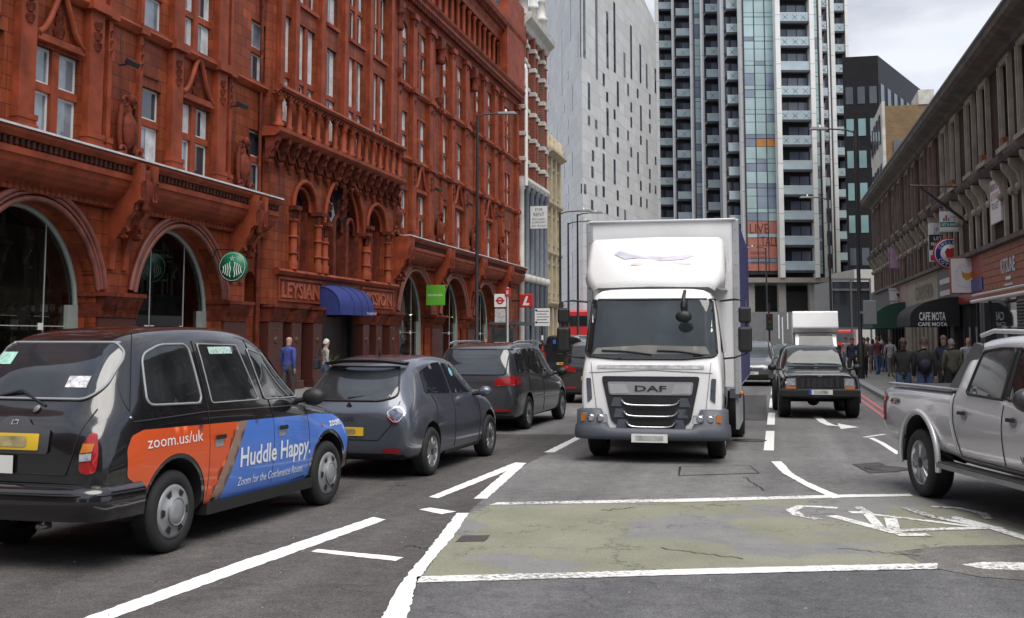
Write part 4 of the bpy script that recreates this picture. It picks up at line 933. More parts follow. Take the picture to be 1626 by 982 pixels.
# ------------------------------------------------------------------ black office block
KC = gy(1400, 300, 128); KC.z = 0
BK = thing('black_office_block', 'matt black office block with square pale green windows', 'office building', KC)
BKM = brickmat('black_cladding', (.014, .014, .017), (.011, .011, .013), (.006, .006, .007), 1.2, .6, .012, 'SUM', .5, nvar=.15)
KL = gy(1343, 300, 128)-KC; KR = gy(1476, 300, 150)-KC; HK = gy(1400, 88, 128).z; HK2 = gy(1476, 134, 150).z
m = MB(); m.prism([(0, 0), (KR.x, KR.y), (KR.x+3, KR.y+14), (KL.x+6.5, KL.y+26), (KL.x, KL.y)], 'z', 0, HK); m.build('walls', BKM, BK)
TEALG = mat('teal_glass', (.16, .27, .27), .08, spec=.8, var=.3, vscale=.2)
for r in range(9):
    for i in range(3):
        w = abs(KL.x); x = -w+w*(i+.2)/3; z = HK-3.4-r*3.55; dk = (i == 2) and r % 3 == 0 or r in (0, 5)
        m = MB(); m.box(x, x+w/3*.62, -.06, .1, z-1.9, z); wo = m.build('window', TEALG if not dk else WIN, BK)
    n = 8
    for i in range(n):
        t0, t1 = (i+.22)/n, (i+.7)/n; a = KR.xy*t0; b = KR.xy*t1; nn = Vector((KR.y, -KR.x)).normalized()*.08; z = HK-3.0-r*3.55
        m = MB(); vs = [(a.x+nn.x, a.y+nn.y), (b.x+nn.x, b.y+nn.y), (b.x-nn.x*3, b.y-nn.y*3), (a.x-nn.x*3, a.y-nn.y*3)]; m.prism(vs, 'z', z-2.0, z); m.build('window', CURG if r in (1, 2) and i > 0 else WIN, BK)
# ------------------------------------------------------------------ yellow brick building beyond the terrace
YELB = brickmat('yellow_brick', (.27, .175, .08), (.2, .125, .06), (.22, .18, .14), .23, .075, .01, 'SUM', .85)
YB = thing('yellow_brick_building', 'yellow stock brick building with white rendered front beyond the terrace', 'building', (gy(1407, 250, 80).x, 80, 0))
m = MB(); m.box(0, 3.2, 0, 9, 0, 17.6); m.build('walls', YELB, YB)
m = MB(); m.box(-.2, .0, -.15, 9, 0, 17.9); m.build('rendered_front', STONE, YB)
m = MB(); m.box(.5, 3.2, -.12, .0, 11.5, 15.2); m.build('grey_cladding', mat('zinc', (.11, .12, .13), .5, var=.15), YB)
m = MB(); m.box(2.2, 3.2, -.06, 4, 17.6, 18.6); m.build('chimney_stack', STONE, YB)
for i in range(4):
    for v in (4.6, 8.2, 11.8, 15.2):
        m = MB(); m.box(-.28, -.2, 1+i*2.1, 2.0+i*2.1, v, v+2); m.build('window', WIN, YB)
mb = MB(); mb.tube([(1.0, -.3, 11.5), (1.9, -.3, 14.5), (2.9, -.3, 11.5)], .05, 5); mb.build('roof_brace', MATS['grey_metal'], YB)
# ------------------------------------------------------------------ brown brick terrace with shops (right)
RA, RBk = 6.9, -.012
BROWN = brickmat('brown_brick', (.075, .047, .032), (.048, .03, .021), (.03, .022, .018), .23, .075, .008, 'YZ', .85, nvar=.35)
SUR = mat('cream_surround', (.40, .36, .29), .7, var=.2, vscale=2, dirt=.5, bump=.2)
SUR2 = mat('pinkish_surround', (.24, .18, .15), .7, var=.2, vscale=2, dirt=.5, bump=.2)
DST = mat('dark_cornice_stone', (.13, .115, .10), .75, var=.35, vscale=2, dirt=.6, bump=.3)
TR = thing('brick_terrace', 'dark brown brick terrace of shops with cream window surrounds and heavy eaves', 'building', (RA+RBk*45, 45, 0), -RBk)
def Q(u, v, w): return (-w, u-45, v)
pairs = [20.4+5.6*k for k in range(10)]
us_ = []
for p_ in pairs: us_ += [p_, p_+2.4]
rh = []
for u in us_: rh.append(rectp(u-.5, u+.5, 7.25, 9.6)); rh.append(rectp(u-.5, u+.5, 4.75, 6.55))
m = MB(); panel(m, rectp(18, 74, 4.5, 10.0), rh, Q, .22); m.build('brick_wall', BROWN, TR)
m = MB(); m.box(0.02, 9, 18-45, 18.2-45, 0, 10); m.box(.02, 9, 73.8-45, 74-45, 0, 10); m.build('party_wall', BROWN, TR)
m = MB(); m.add([(-.5, 18-45, 10.2), (5, 18-45, 13), (9, 18-45, 10.2), (-.5, 74-45, 10.2), (5, 74-45, 13), (9, 74-45, 10.2)], [(0, 1, 4, 3), (1, 2, 5, 4), (0, 2, 1), (3, 4, 5)]); m.build('roof', MATS['slate'], TR)
m = MB(); m.sweep([(-q[0], q[1]) for q in [(0, 9.75), (.2, 9.8), (.25, 9.95), (.6, 10.05), (.72, 10.15), (.75, 10.3), (.65, 10.38), (-.2, 10.4)]], 18-45, 74-45); m.build('eaves_cornice', DST, TR)
m = MB(); m.tube([(-.72, 18-45, 10.38), (-.72, 74-45, 10.38)], .08, 6); m.build('gutter', MATS['black_metal'], TR)
POT = mat('terracotta_pot', (.28, .1, .05), .8)
for k, u in enumerate(us_):
    st = SUR if u < 46 else SUR2
    # upper window: moulded surround, sill, blind sash
    m = MB(); y = u-45
    for s in (-1, 1): m.box(-.1, .0, y+s*.6-.11, y+s*.6+.11, 7.2, 9.62); m.box(-.14, -.1, y+s*.65-.05, y+s*.65+.05, 7.2, 9.65)
    m.box(-.1, 0, y-.71, y+.71, 9.6, 9.85); m.box(-.18, 0, y-.78, y+.78, 9.85, 9.95); m.box(-.24, .0, y-.75, y+.75, 7.08, 7.22)
    for s in (-.5, .5): m.prism([(0, 6.9), (-.12, 6.95), (-.2, 7.08), (0, 7.08)], 'y', y+s-.08, y+s+.08)
    w = m.build('window_surround', st, TR)
    g = MB(); g.box(.18, .2, y-.5, y+.5, 7.25, 9.6); g.build('pane', GLASS, w)
    g = MB(); g.box(.12, .18, y-.5, y-.42, 7.25, 9.6); g.box(.12, .18, y+.42, y+.5, 7.25, 9.6); g.box(.12, .18, y-.42, y+.42, 8.36, 8.46); g.box(.12, .18, y-.42, y+.42, 7.25, 7.33); g.build('sash', SASH, w)
    if u < 43 and k % 3 != 1:
        g = MB(); g.prism([(-.2, 7.22), (-.06, 7.22), (-.03, 7.45), (-.23, 7.45)], 'y', y-.2, y+.2); g.build('flower_pot', POT, w)
    # first floor window with bracketed hood
    m = MB()
    for s in (-1, 1): m.box(-.1, .0, y+s*.6-.11, y+s*.6+.11, 4.6, 6.5)
    m.box(-.08, 0, y-.71, y+.71, 6.5, 6.62); w = m.build('window_surround', st, TR)
    g = MB(); g.box(.18, .2, y-.5, y+.5, 4.75, 6.55); g.build('pane', GLASS, w)
    g = MB(); g.box(.12, .18, y-.5, y-.42, 4.75, 6.55); g.box(.12, .18, y+.42, y+.5, 4.75, 6.55); g.box(.12, .18, y-.42, y+.42, 5.6, 5.7); g.build('sash', SASH, w)
    h = MB(); h.prism([(0, 6.62), (-.42, 6.66), (-.48, 6.74), (-.5, 6.84), (-.1, 6.98), (0, 6.98)], 'y', y-.92, y+.92); h.build('hood', DST, w)
    for s in (-.7, .7):
        h = MB(); h.prism([(0, 5.75), (-.1, 5.75), (-.14, 5.95), (-.2, 6.2), (-.38, 6.45), (-.4, 6.62), (0, 6.62)], 'y', y+s-.1, y+s+.1); h.ball((-.16, y+s, 5.85), .1, .12, .12, 8, 5); h.build('hood_bracket', SUR, w)
# shop fronts: one bay each
SHOPS = [(18, 24.5, 'plain'), (24.6, 38.4, 'kitsune'), (38.5, 44.4, 'chicken'), (44.5, 48.2, 'dark'), (48.3, 58.3, 'stone'), (58.4, 66, 'green'), (66.1, 74, 'plain')]
WOODF = mat('stained_boards', (.34, .105, .045), .55, var=.3, vscale=5)
DKFA = mat('dark_fascia', (.05, .052, .056), .5, var=.15); STFA = mat('stone_fascia', (.42, .38, .29), .7, var=.12, dirt=.3)
ROLL = mat('roller_shutter', (.05, .05, .052), .5, var=.2)
for a, b, kd in SHOPS:
    m = MB(); m.box(-.02, .3, a-45, b-45, 3.05, 4.52); f = m.build('fascia', {'kitsune': WOODF, 'chicken': mat('red_fascia', (.35, .04, .035), .4), 'dark': DKFA, 'stone': STFA, 'green': mat('pinkish_fascia', (.45, .3, .27), .6), 'plain': DKFA}[kd], TR)
    if kd == 'kitsune':
        for i in range(7):
            q = MB(); q.box(-.05, -.02, a-45, b-45, 3.07+i*.207, 3.26+i*.207); q.build('board', WOODF, f)
    m = MB(); m.box(-.22, .1, a-45, b-45, 4.522, 4.66); m.build('fascia_cornice', DST, TR)
    for u in (a, b-.35):
        m = MB(); m.box(-.12, .15, u-45, u+.35-45, .12, 3.04); m.build('shop_pier', STFA if kd == 'stone' else SUR2 if kd == 'green' else DKFA, TR)
    if kd == 'kitsune':
        n = 30
        for i in range(n):
            q = MB(); v = .14+i*2.75/n; q.prism([(.05, v), (.01, v+.03), (.05, v+2.72/n)], 'y', a+.36-45, b-4.3-45); q.build('shutter_slat', ROLL, TR)
        m = MB(); m.box(.05, .08, b-4.2-45, b-.36-45, .14, 3.0); m.build('shop_window', SHOPGLASS, TR)
    else:
        m = MB(); m.box(.1, .14, a+.36-45, b-.36-45, .7, 3.0); sw = m.build('shop_window', SHOPGLASS, TR)
        m = MB(); m.box(.0, .2, a+.36-45, b-.36-45, .12, .7); m.build('stall_riser', DKFA, TR)
        n = max(2, int((b-a)/1.4))
        for i in range(n+1):
            q = MB(); u = a+.36+(b-a-.72)*i/n; q.box(.02, .16, u-.05-45, u+.05-45, .12, 3.0); q.build('shop_mullion', STFA if kd == 'stone' else BLACKM, TR)
def rtext(t, u, v, h, wd, m_, off=.03, bold=True): put_text(t, h, 'lettering', m_, TR, Q(u, v, off), (0, -1, 0), (0, 0, 1), .02, bold, width=wd)
LW = MATS['letter_white']
rtext('KITSUNE', 34.6, 3.9, .42, 1.9, mat('pale_blue_letter', (.6, .68, .75), .5), .05)
def rline(u, v, h, wd, m_, off=.03):                      # lettering too small to read in the photograph: plain strip
    m = MB(); m.box(-off-.02, -off-.005, u-wd/2-45, u+wd/2-45, v-h/2, v+h/2); m.build('small_print', m_, TR)
rline(34.6, 3.52, .1, .7, LW, .05); rline(34.6, 3.34, .06, 1.1, LW, .05)
rline(46.3, 4.0, .2, 2.4, LW); rline(46.3, 3.55, .2, 2.4, LW)
rtext('CAFETERIA', 52.3, 3.85, .6, 5.6, mat('stone_letter', (.2, .18, .14), .6))
m = MB(); m.box(-.06, -.02, 38.6-45, 44.3-45, 3.35, 3.75); m.build('blue_stripe', mat('fascia_blue', (.03, .05, .25), .4), TR)
def awning(name, label, u0, u1, ztop, zbot, proj, m_, txt=None):
    o = thing(name, label, 'awning', (RA+RBk*u0, u0, zbot), -RBk); w = u1-u0; n = 8; k = 8; rows = []
    for j in range(k+1):
        rows.append([(-proj*sin(pi/2*i/n), w*j/k, .3+(ztop-zbot-.3)*cos(pi/2*i/n)) for i in range(n+1)]+[(-proj, w*j/k, 0)])
    c = n+2; m = MB(); m.add([q for r in rows for q in r], [(j*c+i, j*c+i+1, (j+1)*c+i+1, (j+1)*c+i) for j in range(k) for i in range(c-1)], True); m.build('canvas', m_, o)
    for r in (rows[0], rows[-1]): m = MB(); m.add([(0, r[0][1], 0)]+r, [(0, i+1, i+2) for i in range(len(r)-1)]); m.build('end_panel', m_, o)
    if txt:
        put_text(txt, .3, 'lettering', LW, o, (-proj*.55, -.0, .36), (1, 0, 0), (0, 0, 1), .02, True, width=.9); put_text(txt, .14, 'lettering', LW, o, (-proj*.55, 0, .07), (1, 0, 0), (0, 0, 1), .02, True, width=1.0)
    return o
awning('awning', 'black canvas cafe awning with white lettering over the right pavement', 43.4, 47.6, 3.3, 2.25, 1.7, mat('black_canvas', (.012, .012, .014), .7), 'CAFE MOTA')
awning('awning', 'dark green rounded shop awning far along the right pavement', 59.0, 64.5, 3.6, 2.3, 1.6, mat('green_canvas', (.012, .06, .04), .7))
rw = thing('roller_awning', 'white rolled-up shop blind under the wooden boarded fascia', 'awning', (RA+RBk*32, 32, 2.95), -RBk)
m = MB(); m.tube([(-.45, -6.2, 0), (-.45, 6.2, 0)], .06, 6); m.build('cassette', WHITEP, rw)
m = MB(); m.tube([(-.42, -6.2, .2), (-.42, 6.2, .2)], .035, 6); m.box(-.4, 0, -6.1, -6.0, -.03, .03); m.box(-.4, 0, 6.0, 6.1, -.03, .03); m.build('valance_rail', WHITEP, rw)
# projecting signs (panels square to the street)
def proj_sign(label, px, py, w, h, y, frame=None, col=None, name='projecting_sign', lift=0):
    p = gy(px, py, y); o = thing(name, label, 'sign', p, -RBk); fr = frame or MATS['black_metal']
    m = MB(); m.box(-w/2, w/2, -.05, .05, -h/2, h/2); m.build('frame', fr, o, bevel=.01)
    m = MB(); m.box(-w/2+.05, w/2-.05, -.062, .062, -h/2+.05, h/2-.05); m.build('panel', col or GW, o)
    xw = RA+RBk*y-p.x
    if xw > w/2+.05:
        m = MB(); m.box(w/2, xw, -.025, .025, h/2-.12, h/2-.06); m.box(w/2, xw, -.025, .025, -h/2+.06, -h/2+.12); m.build('bracket', BLACKM, o)
    return o
def stext(o, t, x, z, h, wd, m_, bold=False): put_text(t, h, 'lettering', m_, o, (x, -.062, z), (1, 0, 0), (0, 0, 1), .006, bold, width=wd)
o = proj_sign('white square sign with an orange fox head in a wooden frame', 1535, 438, 1.1, 1.25, 40.6, WOODF)
GOLD = mat('fox_gold', (.62, .3, .04), .45)
m = MB(); flat(m, [(-.17, .17), (-.08, .08), (.08, .08), (.17, .17), (.15, -.05), (.04, -.15), (-.04, -.15), (-.15, -.05)], lambda u, v, w: (u, -.066, v)); m.build('fox_head', GOLD, o)
m = MB(); m.tube([(.40*cos(a), -.066, .40*sin(a)) for a in [i*2*pi/40 for i in range(40)]], .006, 4, True); m.build('ring', mat('pale_line', (.55, .6, .68), .5), o)
PALEB = mat('pale_blue_ink', (.35, .45, .6), .5, var=0)
for i, ch in enumerate('KITSUNE NO'):
    a = radians(205-i*25); vs, fs = text_mesh(ch, .07); mm = MB(); R_ = Matrix.Rotation(a-pi/2, 2)
    mm.add([(.33*cos(a)+(R_ @ v.xy).x, -.067, .33*sin(a)+(R_ @ v.xy).y) for v in vs], fs); mm.build('lettering', PALEB, o) if fs else None
o = thing('round_sign', 'round blue and red chicken shop sign with white border', 'sign', gy(1508, 403, 43.6), -RBk)
NAVY = mat('sign_navy', (.015, .03, .22), .4); REDS = mat('sign_red', (.5, .03, .03), .4)
for nme, r0, r1, mm_, d in (('rim', 0, .58, REDS, .08), ('ring', 0, .53, GW, .09), ('band', 0, .50, NAVY, .095), ('centre', 0, .33, GW, .1)):
    m = MB(); m.lathe([(0, -d), (r1, -d), (r1, d), (0, d)], (0, 0, 0), 'y', 32); m.build(nme, mm_, o)
m = MB(); flat(m, [(-.18, .05), (-.1, .2), (.0, .16), (.1, .22), (.2, .08), (.14, -.1), (.04, -.2), (-.12, -.16)], lambda u, v, w: (u, -.105, v)); m.build('emblem', REDS, o)
for txt, c0 in (('CHICKEN', 90), ('COTTAGE', 270)):
    for i, ch in enumerate(txt):
        a = radians(c0+(3-i)*19) if c0 == 90 else radians(c0-(3-i)*19); vs, fs = text_mesh(ch, .1, True); R_ = Matrix.Rotation(a-pi/2 if c0 == 90 else a+pi/2, 2); mm = MB()
        mm.add([(.415*cos(a)+(R_ @ v.xy).x, -.098, .415*sin(a)+(R_ @ v.xy).y) for v in vs], fs); mm.build('lettering', GW, o)
m = MB(); m.box(.5, RA+RBk*43.6-o.location.x, -.02, .02, -.03, .03); m.build('bracket', BLACKM, o)
o = proj_sign('white and green letting board fixed above the round sign', 1517, 352, 1.05, .72, 42.5, GW)
m = MB(); m.box(-.52, .52, -.066, -.05, -.2, -.02); m.build('green_band', mat('board_green', (.02, .2, .15), .5), o); stext(o, 'LET & MANAGED BY', 0, -.11, .1, .95, LW, True); stext(o, 'CAVENDISH', .14, .16, .08, .6, INK); stext(o, 'PARKER', .14, .05, .06, .4, INK)
for i, c in enumerate(((.02, .2, .15), (.5, .05, .08), (.15, .3, .5))):
    m = MB(); m.box(-.42+i*.08, -.36+i*.08, -.068, -.05, .02, .12+.1*(i == 1)); m.build('logo_bar', mat('logo%d' % i, c, .5), o)
o = proj_sign('white and black letting board hanging beside the round sign', 1493, 385, .85, 1.5, 46.5, GW)
m = MB(); m.box(-.42, .42, -.066, -.05, -.3, .3); m.build('black_band', INK, o); stext(o, 'JMG', .02, .48, .2, .5, mat('jmg_ink', (.25, .22, .35), .5)); stext(o, 'LET &', 0, .15, .14, .5, LW, True); stext(o, 'MANAGED', 0, -.06, .14, .7, LW, True)
m = MB(); m.box(-.38, -.02, -.068, -.05, -.7, -.5); m.build('magenta_patch', mat('magenta', (.5, .02, .18), .5), o)
o = proj_sign('purple letting board on the terrace above the stone fascia', 1426, 410, .9, 1.1, 60.5, mat('purple_board', (.3, .12, .28), .5), mat('lilac_board', (.45, .3, .42), .5))
o = proj_sign('white cafeteria sign with a black coffee cup drawing', 1429, 468, 1.15, .72, 61.5, GREYM)
stext(o, 'KAFETERIA', 0, .22, .12, .95, INK)
m = MB(); flat(m, [(-.2, .05), (.12, .05), (.08, -.1), (-.02, -.16), (-.12, -.12)], lambda u, v, w: (u, -.07, v)); m.tube([(.15+.06*cos(a), -.07, -.02+.05*sin(a)) for a in [i*.7 for i in range(9)]], .012, 4); m.tube([(-.25+.045*i, -.07, -.17-.05*sin(pi*i/10)) for i in range(11)], .014, 4); m.build('cup_drawing', INK, o)
o = thing('letting_board', 'white TO LET board fixed flat between the terrace windows', 'sign', (RA+RBk*35.6-.1, 35.6, 5.85), -RBk)
m = MB(); m.box(-.04, .02, -.75, .75, -.65, .65); m.build('panel', GW, o)
for i, (t, wd) in enumerate((('BEDROOM', 1.2), ('& STUDIO', 1.2), ('TO LET', 1.0))): put_text(t, .2, 'lettering', INK if i != 1 else REDS, o, (-.04, 0, .42-.28*i), (0, -1, 0), (0, 0, 1), .008, width=wd)
sc_ = thing('sign_gantry', 'rusty steel bracket frame projecting above the letting boards', 'bracket', (RA+RBk*40.5, 40.5, 5.4), -RBk)
m = MB(); m.tube([(0, 0, 1.5), (-1.9, 0, 1.6)], .035, 5); m.build('top_rail', mat('rust', (.14, .08, .06), .8), sc_)
m = MB(); m.tube([(0, 0, .2), (-1.6, 0, 1.55)], .05, 5); m.build('strut', BLACKM, sc_)
m = MB(); m.box(-.06, .0, -.12, .12, -.2, 1.8); m.build('wall_plate', MATS['rust'], sc_)
# rooftop pieces behind the eaves
o = thing('chimney', 'squat red brick chimney with grey top above the terrace eaves', 'chimney', (8.1, 46.5, 10.2))
m = MB(); m.box(-.9, 1.0, -.7, .7, 0, 2.4); m.build('stack', REDBR, o); m = MB(); m.box(-1.05, -.2, -.85, .85, 1.1, 1.9); m.build('lead_box', MATS['zinc'], o)
m = MB(); m.prism([(-.95, 2.4), (1.05, 2.4), (1.05, 3.0), (-.1, 3.5)], 'y', -.75, .75); m.build('cap', mat('cap_grey', (.35, .37, .38), .5), o)
o = thing('roof_extension', 'white rooftop extension with a red downpipe above the terrace', 'building', (9.3, 40, 10.1))
m = MB(); m.box(-.9, 5, -2, 2.6, 0, 9); m.build('wall', WHITEP, o); m = MB(); m.tube([(-.98, 2.65, 0), (-.98, 2.65, 9)], .13, 6); m.build('downpipe', REDBR, o)
m = MB(); m.box(-.95, -.9, -.8, .6, 2.6, 6); m.build('window', CURG, o)
m = MB()
for y in (-1.2, 0, 1.2, 2.4): m.tube([(-1.5, y, -.2), (-1.5, y, 2.3)], .03, 4)
m.tube([(-1.5, -1.2, 2.3), (-1.5, 2.4, 2.3)], .03, 4); m.build('guard_rail', MATS['grey_metal'], o)
# ------------------------------------------------------------------ hoarding and site structures ahead
def camthing(name, label, cat, px, D, group=None):
    r = ray(px, 538); p = CAM+r*(D/r.dot(FH)); p.z = 0; return thing(name, label, cat, p, PSI, group)
ho = camthing('site_hoarding', 'grey printed site hoarding with white stripes behind the vans', 'hoarding', 1240, 96)
HOM = mat('hoarding_grey', (.17, .17, .175), .6, var=.12)
for i in range(6):
    m = MB(); m.box(-4.4+i*1.5, -2.92+i*1.5, 0, .08, .1, 4.0); m.build('hoarding_panel', HOM, ho)
m = MB(); m.box(-4.4, 4.6, .08, .16, 3.95, 4.05); m.build('capping', MATS['grey_metal'], ho)
for i, (x, z0, z1) in enumerate(((-.2, 1.8, 3.8), (.1, .9, 3.6), (.55, 2.6, 3.95), (1.0, 2.6, 3.95), (.55, .6, 1.0), (1.0, .6, 1.0))):
    m = MB(); m.box(x, x+.1, -.01, 0, z0, z1); m.build('white_stripe', GW, ho)
put_text('A', .75, 'lettering', GW, ho, (1.45, 0, 2.0), (1, 0, 0), (0, 0, 1), .01, True)
gb = camthing('glazed_site_box', 'black glazed box in a grey steel frame raised on posts', 'structure', 1345, 88)
m = MB(); m.box(-1.1, 1.9, .1, 5, 2.6, 6.2); m.build('dark_glazing', WIN, gb)
for x in (-1.15, .35, 1.85):
    m = MB(); m.box(x, x+.12, 0, .12, 0, 6.4); m.build('post', MATS['grey_metal'], gb)
for z in (2.5, 5.5, 6.3):
    m = MB(); m.box(-1.15, 1.97, -.02, .1, z, z+.16); m.build('rail', MATS['grey_metal'], gb)
pw_ = camthing('pale_block', 'plain pale concrete block wall beyond the terrace corner', 'building', 1384, 110)
m = MB(); m.box(-1.5, 4, 0, 8, 0, 8.5); m.build('wall', mat('pale_conc', (.40, .39, .36), .7, var=.1), pw_); m = MB(); m.box(-.6, 1.6, -.1, .0, 4.6, 6.2); m.build('dark_sign', INK, pw_)
gh = camthing('green_hoarding', 'low green mesh hoarding across the far end of the street', 'hoarding', 1365, 118)
m = MB(); m.box(-6, 6, 0, .1, .3, 2.4); m.build('mesh_panel', mat('green_mesh', (.10, .2, .16), .7, var=.2), gh); m = MB(); m.box(-6, 6, -.05, .15, 2.4, 2.5); m.build('rail', MATS['grey_metal'], gh)
for px, py, t, cfg in ((1390, 490, 'FOOD & WINE', 'white food and wine sign with red lettering above the far pavement'), (1391, 510, None, 'yellow advertising sign under the food and wine sign')):
    o = camthing('shop_sign', cfg, 'sign', px, 80); o.location.z = 1.8+(538-py)/1800*80
    m = MB(); m.box(-.7, .7, 0, .12, -.5, .5); m.build('panel', GW if t else mat('sign_yellow', (.5, .3, .05), .5), o)
    m = MB(); m.box(.6, 1.6, .04, .1, -.06, .06); m.build('bracket', BLACKM, o)
    if t:
        for i, w_ in enumerate(('FOOD', '&', 'WINE')): put_text(w_, .2, 'lettering', REDS, o, (0, 0, .28-.27*i), (1, 0, 0), (0, 0, 1), .01, True)
    else:
        m = MB(); m.box(0, .55, -.02, 0, -.1, .35); m.build('logo_panel', mat('brown_logo', (.12, .06, .02), .5), o)
# unseen facades added behind the camera for the glass and paint to reflect
for bx0, bx1, by0, by1, bh, bc, lab in ((-34, -17, -46, -14, 19, (.26, .12, .08), 'red brick block added unseen behind the camera for reflections, left side'), (9, 30, -48, -10, 17, (.30, .27, .22), 'pale stone block added unseen behind the camera for reflections, right side'), (-16, 8, -78, -66, 21, (.12, .12, .13), 'dark block added unseen behind the camera for reflections, closing the street')):
    o = thing('reflected_block', lab, 'building', ((bx0+bx1)/2, (by0+by1)/2, 0)); hx, hy = (bx1-bx0)/2, (by1-by0)/2
    m = MB(); m.box(-hx, hx, -hy, hy, 0, bh); m.build('walls', mat('rear_wall_%d' % bx0, bc, .8, spec=.2, var=.2), o)
    pm = None
    for r_ in range(int(bh/3.6)):
        for i_ in range(int(hx*2/2.6)):
            q = MB(); q.box(-.7, .7, -.05, .08, 0, 2.1)
            if pm is None: pm = q.build('window', WIN, o); c_ = pm
            else: c_ = pm.copy(); COL.objects.link(c_)
            c_.location = (-hx+1.5+i_*2.6, hy, 1.0+r_*3.6)
        for i_ in range(int(hy*2/2.6)):
            c_ = pm.copy(); COL.objects.link(c_); c_.location = ((hx if bx0 < 0 else -hx), -hy+1.5+i_*2.6, 1.0+r_*3.6); c_.rotation_euler = (0, 0, pi/2)
# far blocks closing the view
for px, D, w, h, c in ((985, 190, 34, 12, (.3, .29, .28)), (1320, 200, 46, 14, (.2, .2, .21)), (1500, 150, 30, 9, (.16, .12, .1))):
    o = camthing('far_building', {985: 'pale distant building seen low behind the truck', 1320: 'grey distant building low behind the tower base', 1500: 'brown distant building hidden behind the terrace'}[px], 'building', px, D)
    m = MB(); m.box(-w/2, w/2, 0, 12, 0, h); m.build('walls', mat('far_wall%d' % px, c, .7, var=.15), o)
    for r in range(int(h/3.2)):
        for i in range(int(w/2.5)): q = MB(); q.box(-w/2+.6+i*2.5, -w/2+1.9+i*2.5, -.05, .1, 1.2+r*3.2, 2.9+r*3.2); q.build('window', WIN, o)
# ------------------------------------------------------------------ vehicles: generic builders
# local frame: +y is the vehicle's front, x to its right, z up, origin on the ground under the centre
TYRE = mat('tyre_rubber', (.018, .018, .019), .75, var=.2, bump=.3, bscale=60)
ALLOY = mat('alloy', (.45, .46, .47), .3, metal=.9, var=.05); ALLOYD = mat('alloy_dark', (.05, .05, .055), .35, metal=.5, var=.1)
HUBC = mat('hubcap_silver', (.33, .34, .35), .4, metal=.4, var=.12, vscale=8)
CGLASS = mat('car_glass', (.015, .018, .02), .03, spec=.9, var=.2, vscale=1)
BTRIM = mat('black_trim', (.015, .015, .016), .5, var=.1)
CHROME = mat('chrome', (.7, .7, .72), .12, metal=1, var=0)
LENSR = mat('lens_red', (.32, .01, .012), .15, var=.15, vscale=15, coat=.5); LENSW = mat('lens_clear', (.34, .36, .40), .12, var=.4, vscale=25, coat=.5); LENSO = mat('lens_amber', (.5, .15, .02), .2, var=.1)
PLATEY = mat('plate_yellow', (.65, .42, .03), .4, var=.04); PLATEW = mat('plate_white', (.7, .7, .66), .4, var=.04)
BLURRED = mat('plate_blur', (.3, .25, .12), .5, var=.5, vscale=9); BLURW = mat('plate_blur_grey', (.38, .38, .38), .5, var=.4, vscale=9)
UNDER = mat('underbody', (.012, .012, .012), .9, var=.2)
def paint(name, col, metal=.0, rough=.25, var=.03): return mat(name, col, rough, metal=metal, var=var, vscale=2, coat=1., spec=.5)
def catmull(P, n):
    """densify a list of tuples by Catmull-Rom"""
    out = []
    for i in range(len(P)-1):
        p0, p1, p2, p3 = P[max(i-1, 0)], P[i], P[i+1], P[min(i+2, len(P)-1)]
        for k in range(n):
            t = k/n; out.append(tuple(.5*((2*b)+(-a+c)*t+(2*a-5*b+4*c-d)*t*t+(-a+3*b-3*c+d)*t**3) for a, b, c, d in zip(p0, p1, p2, p3)))
    out.append(tuple(P[-1])); return out
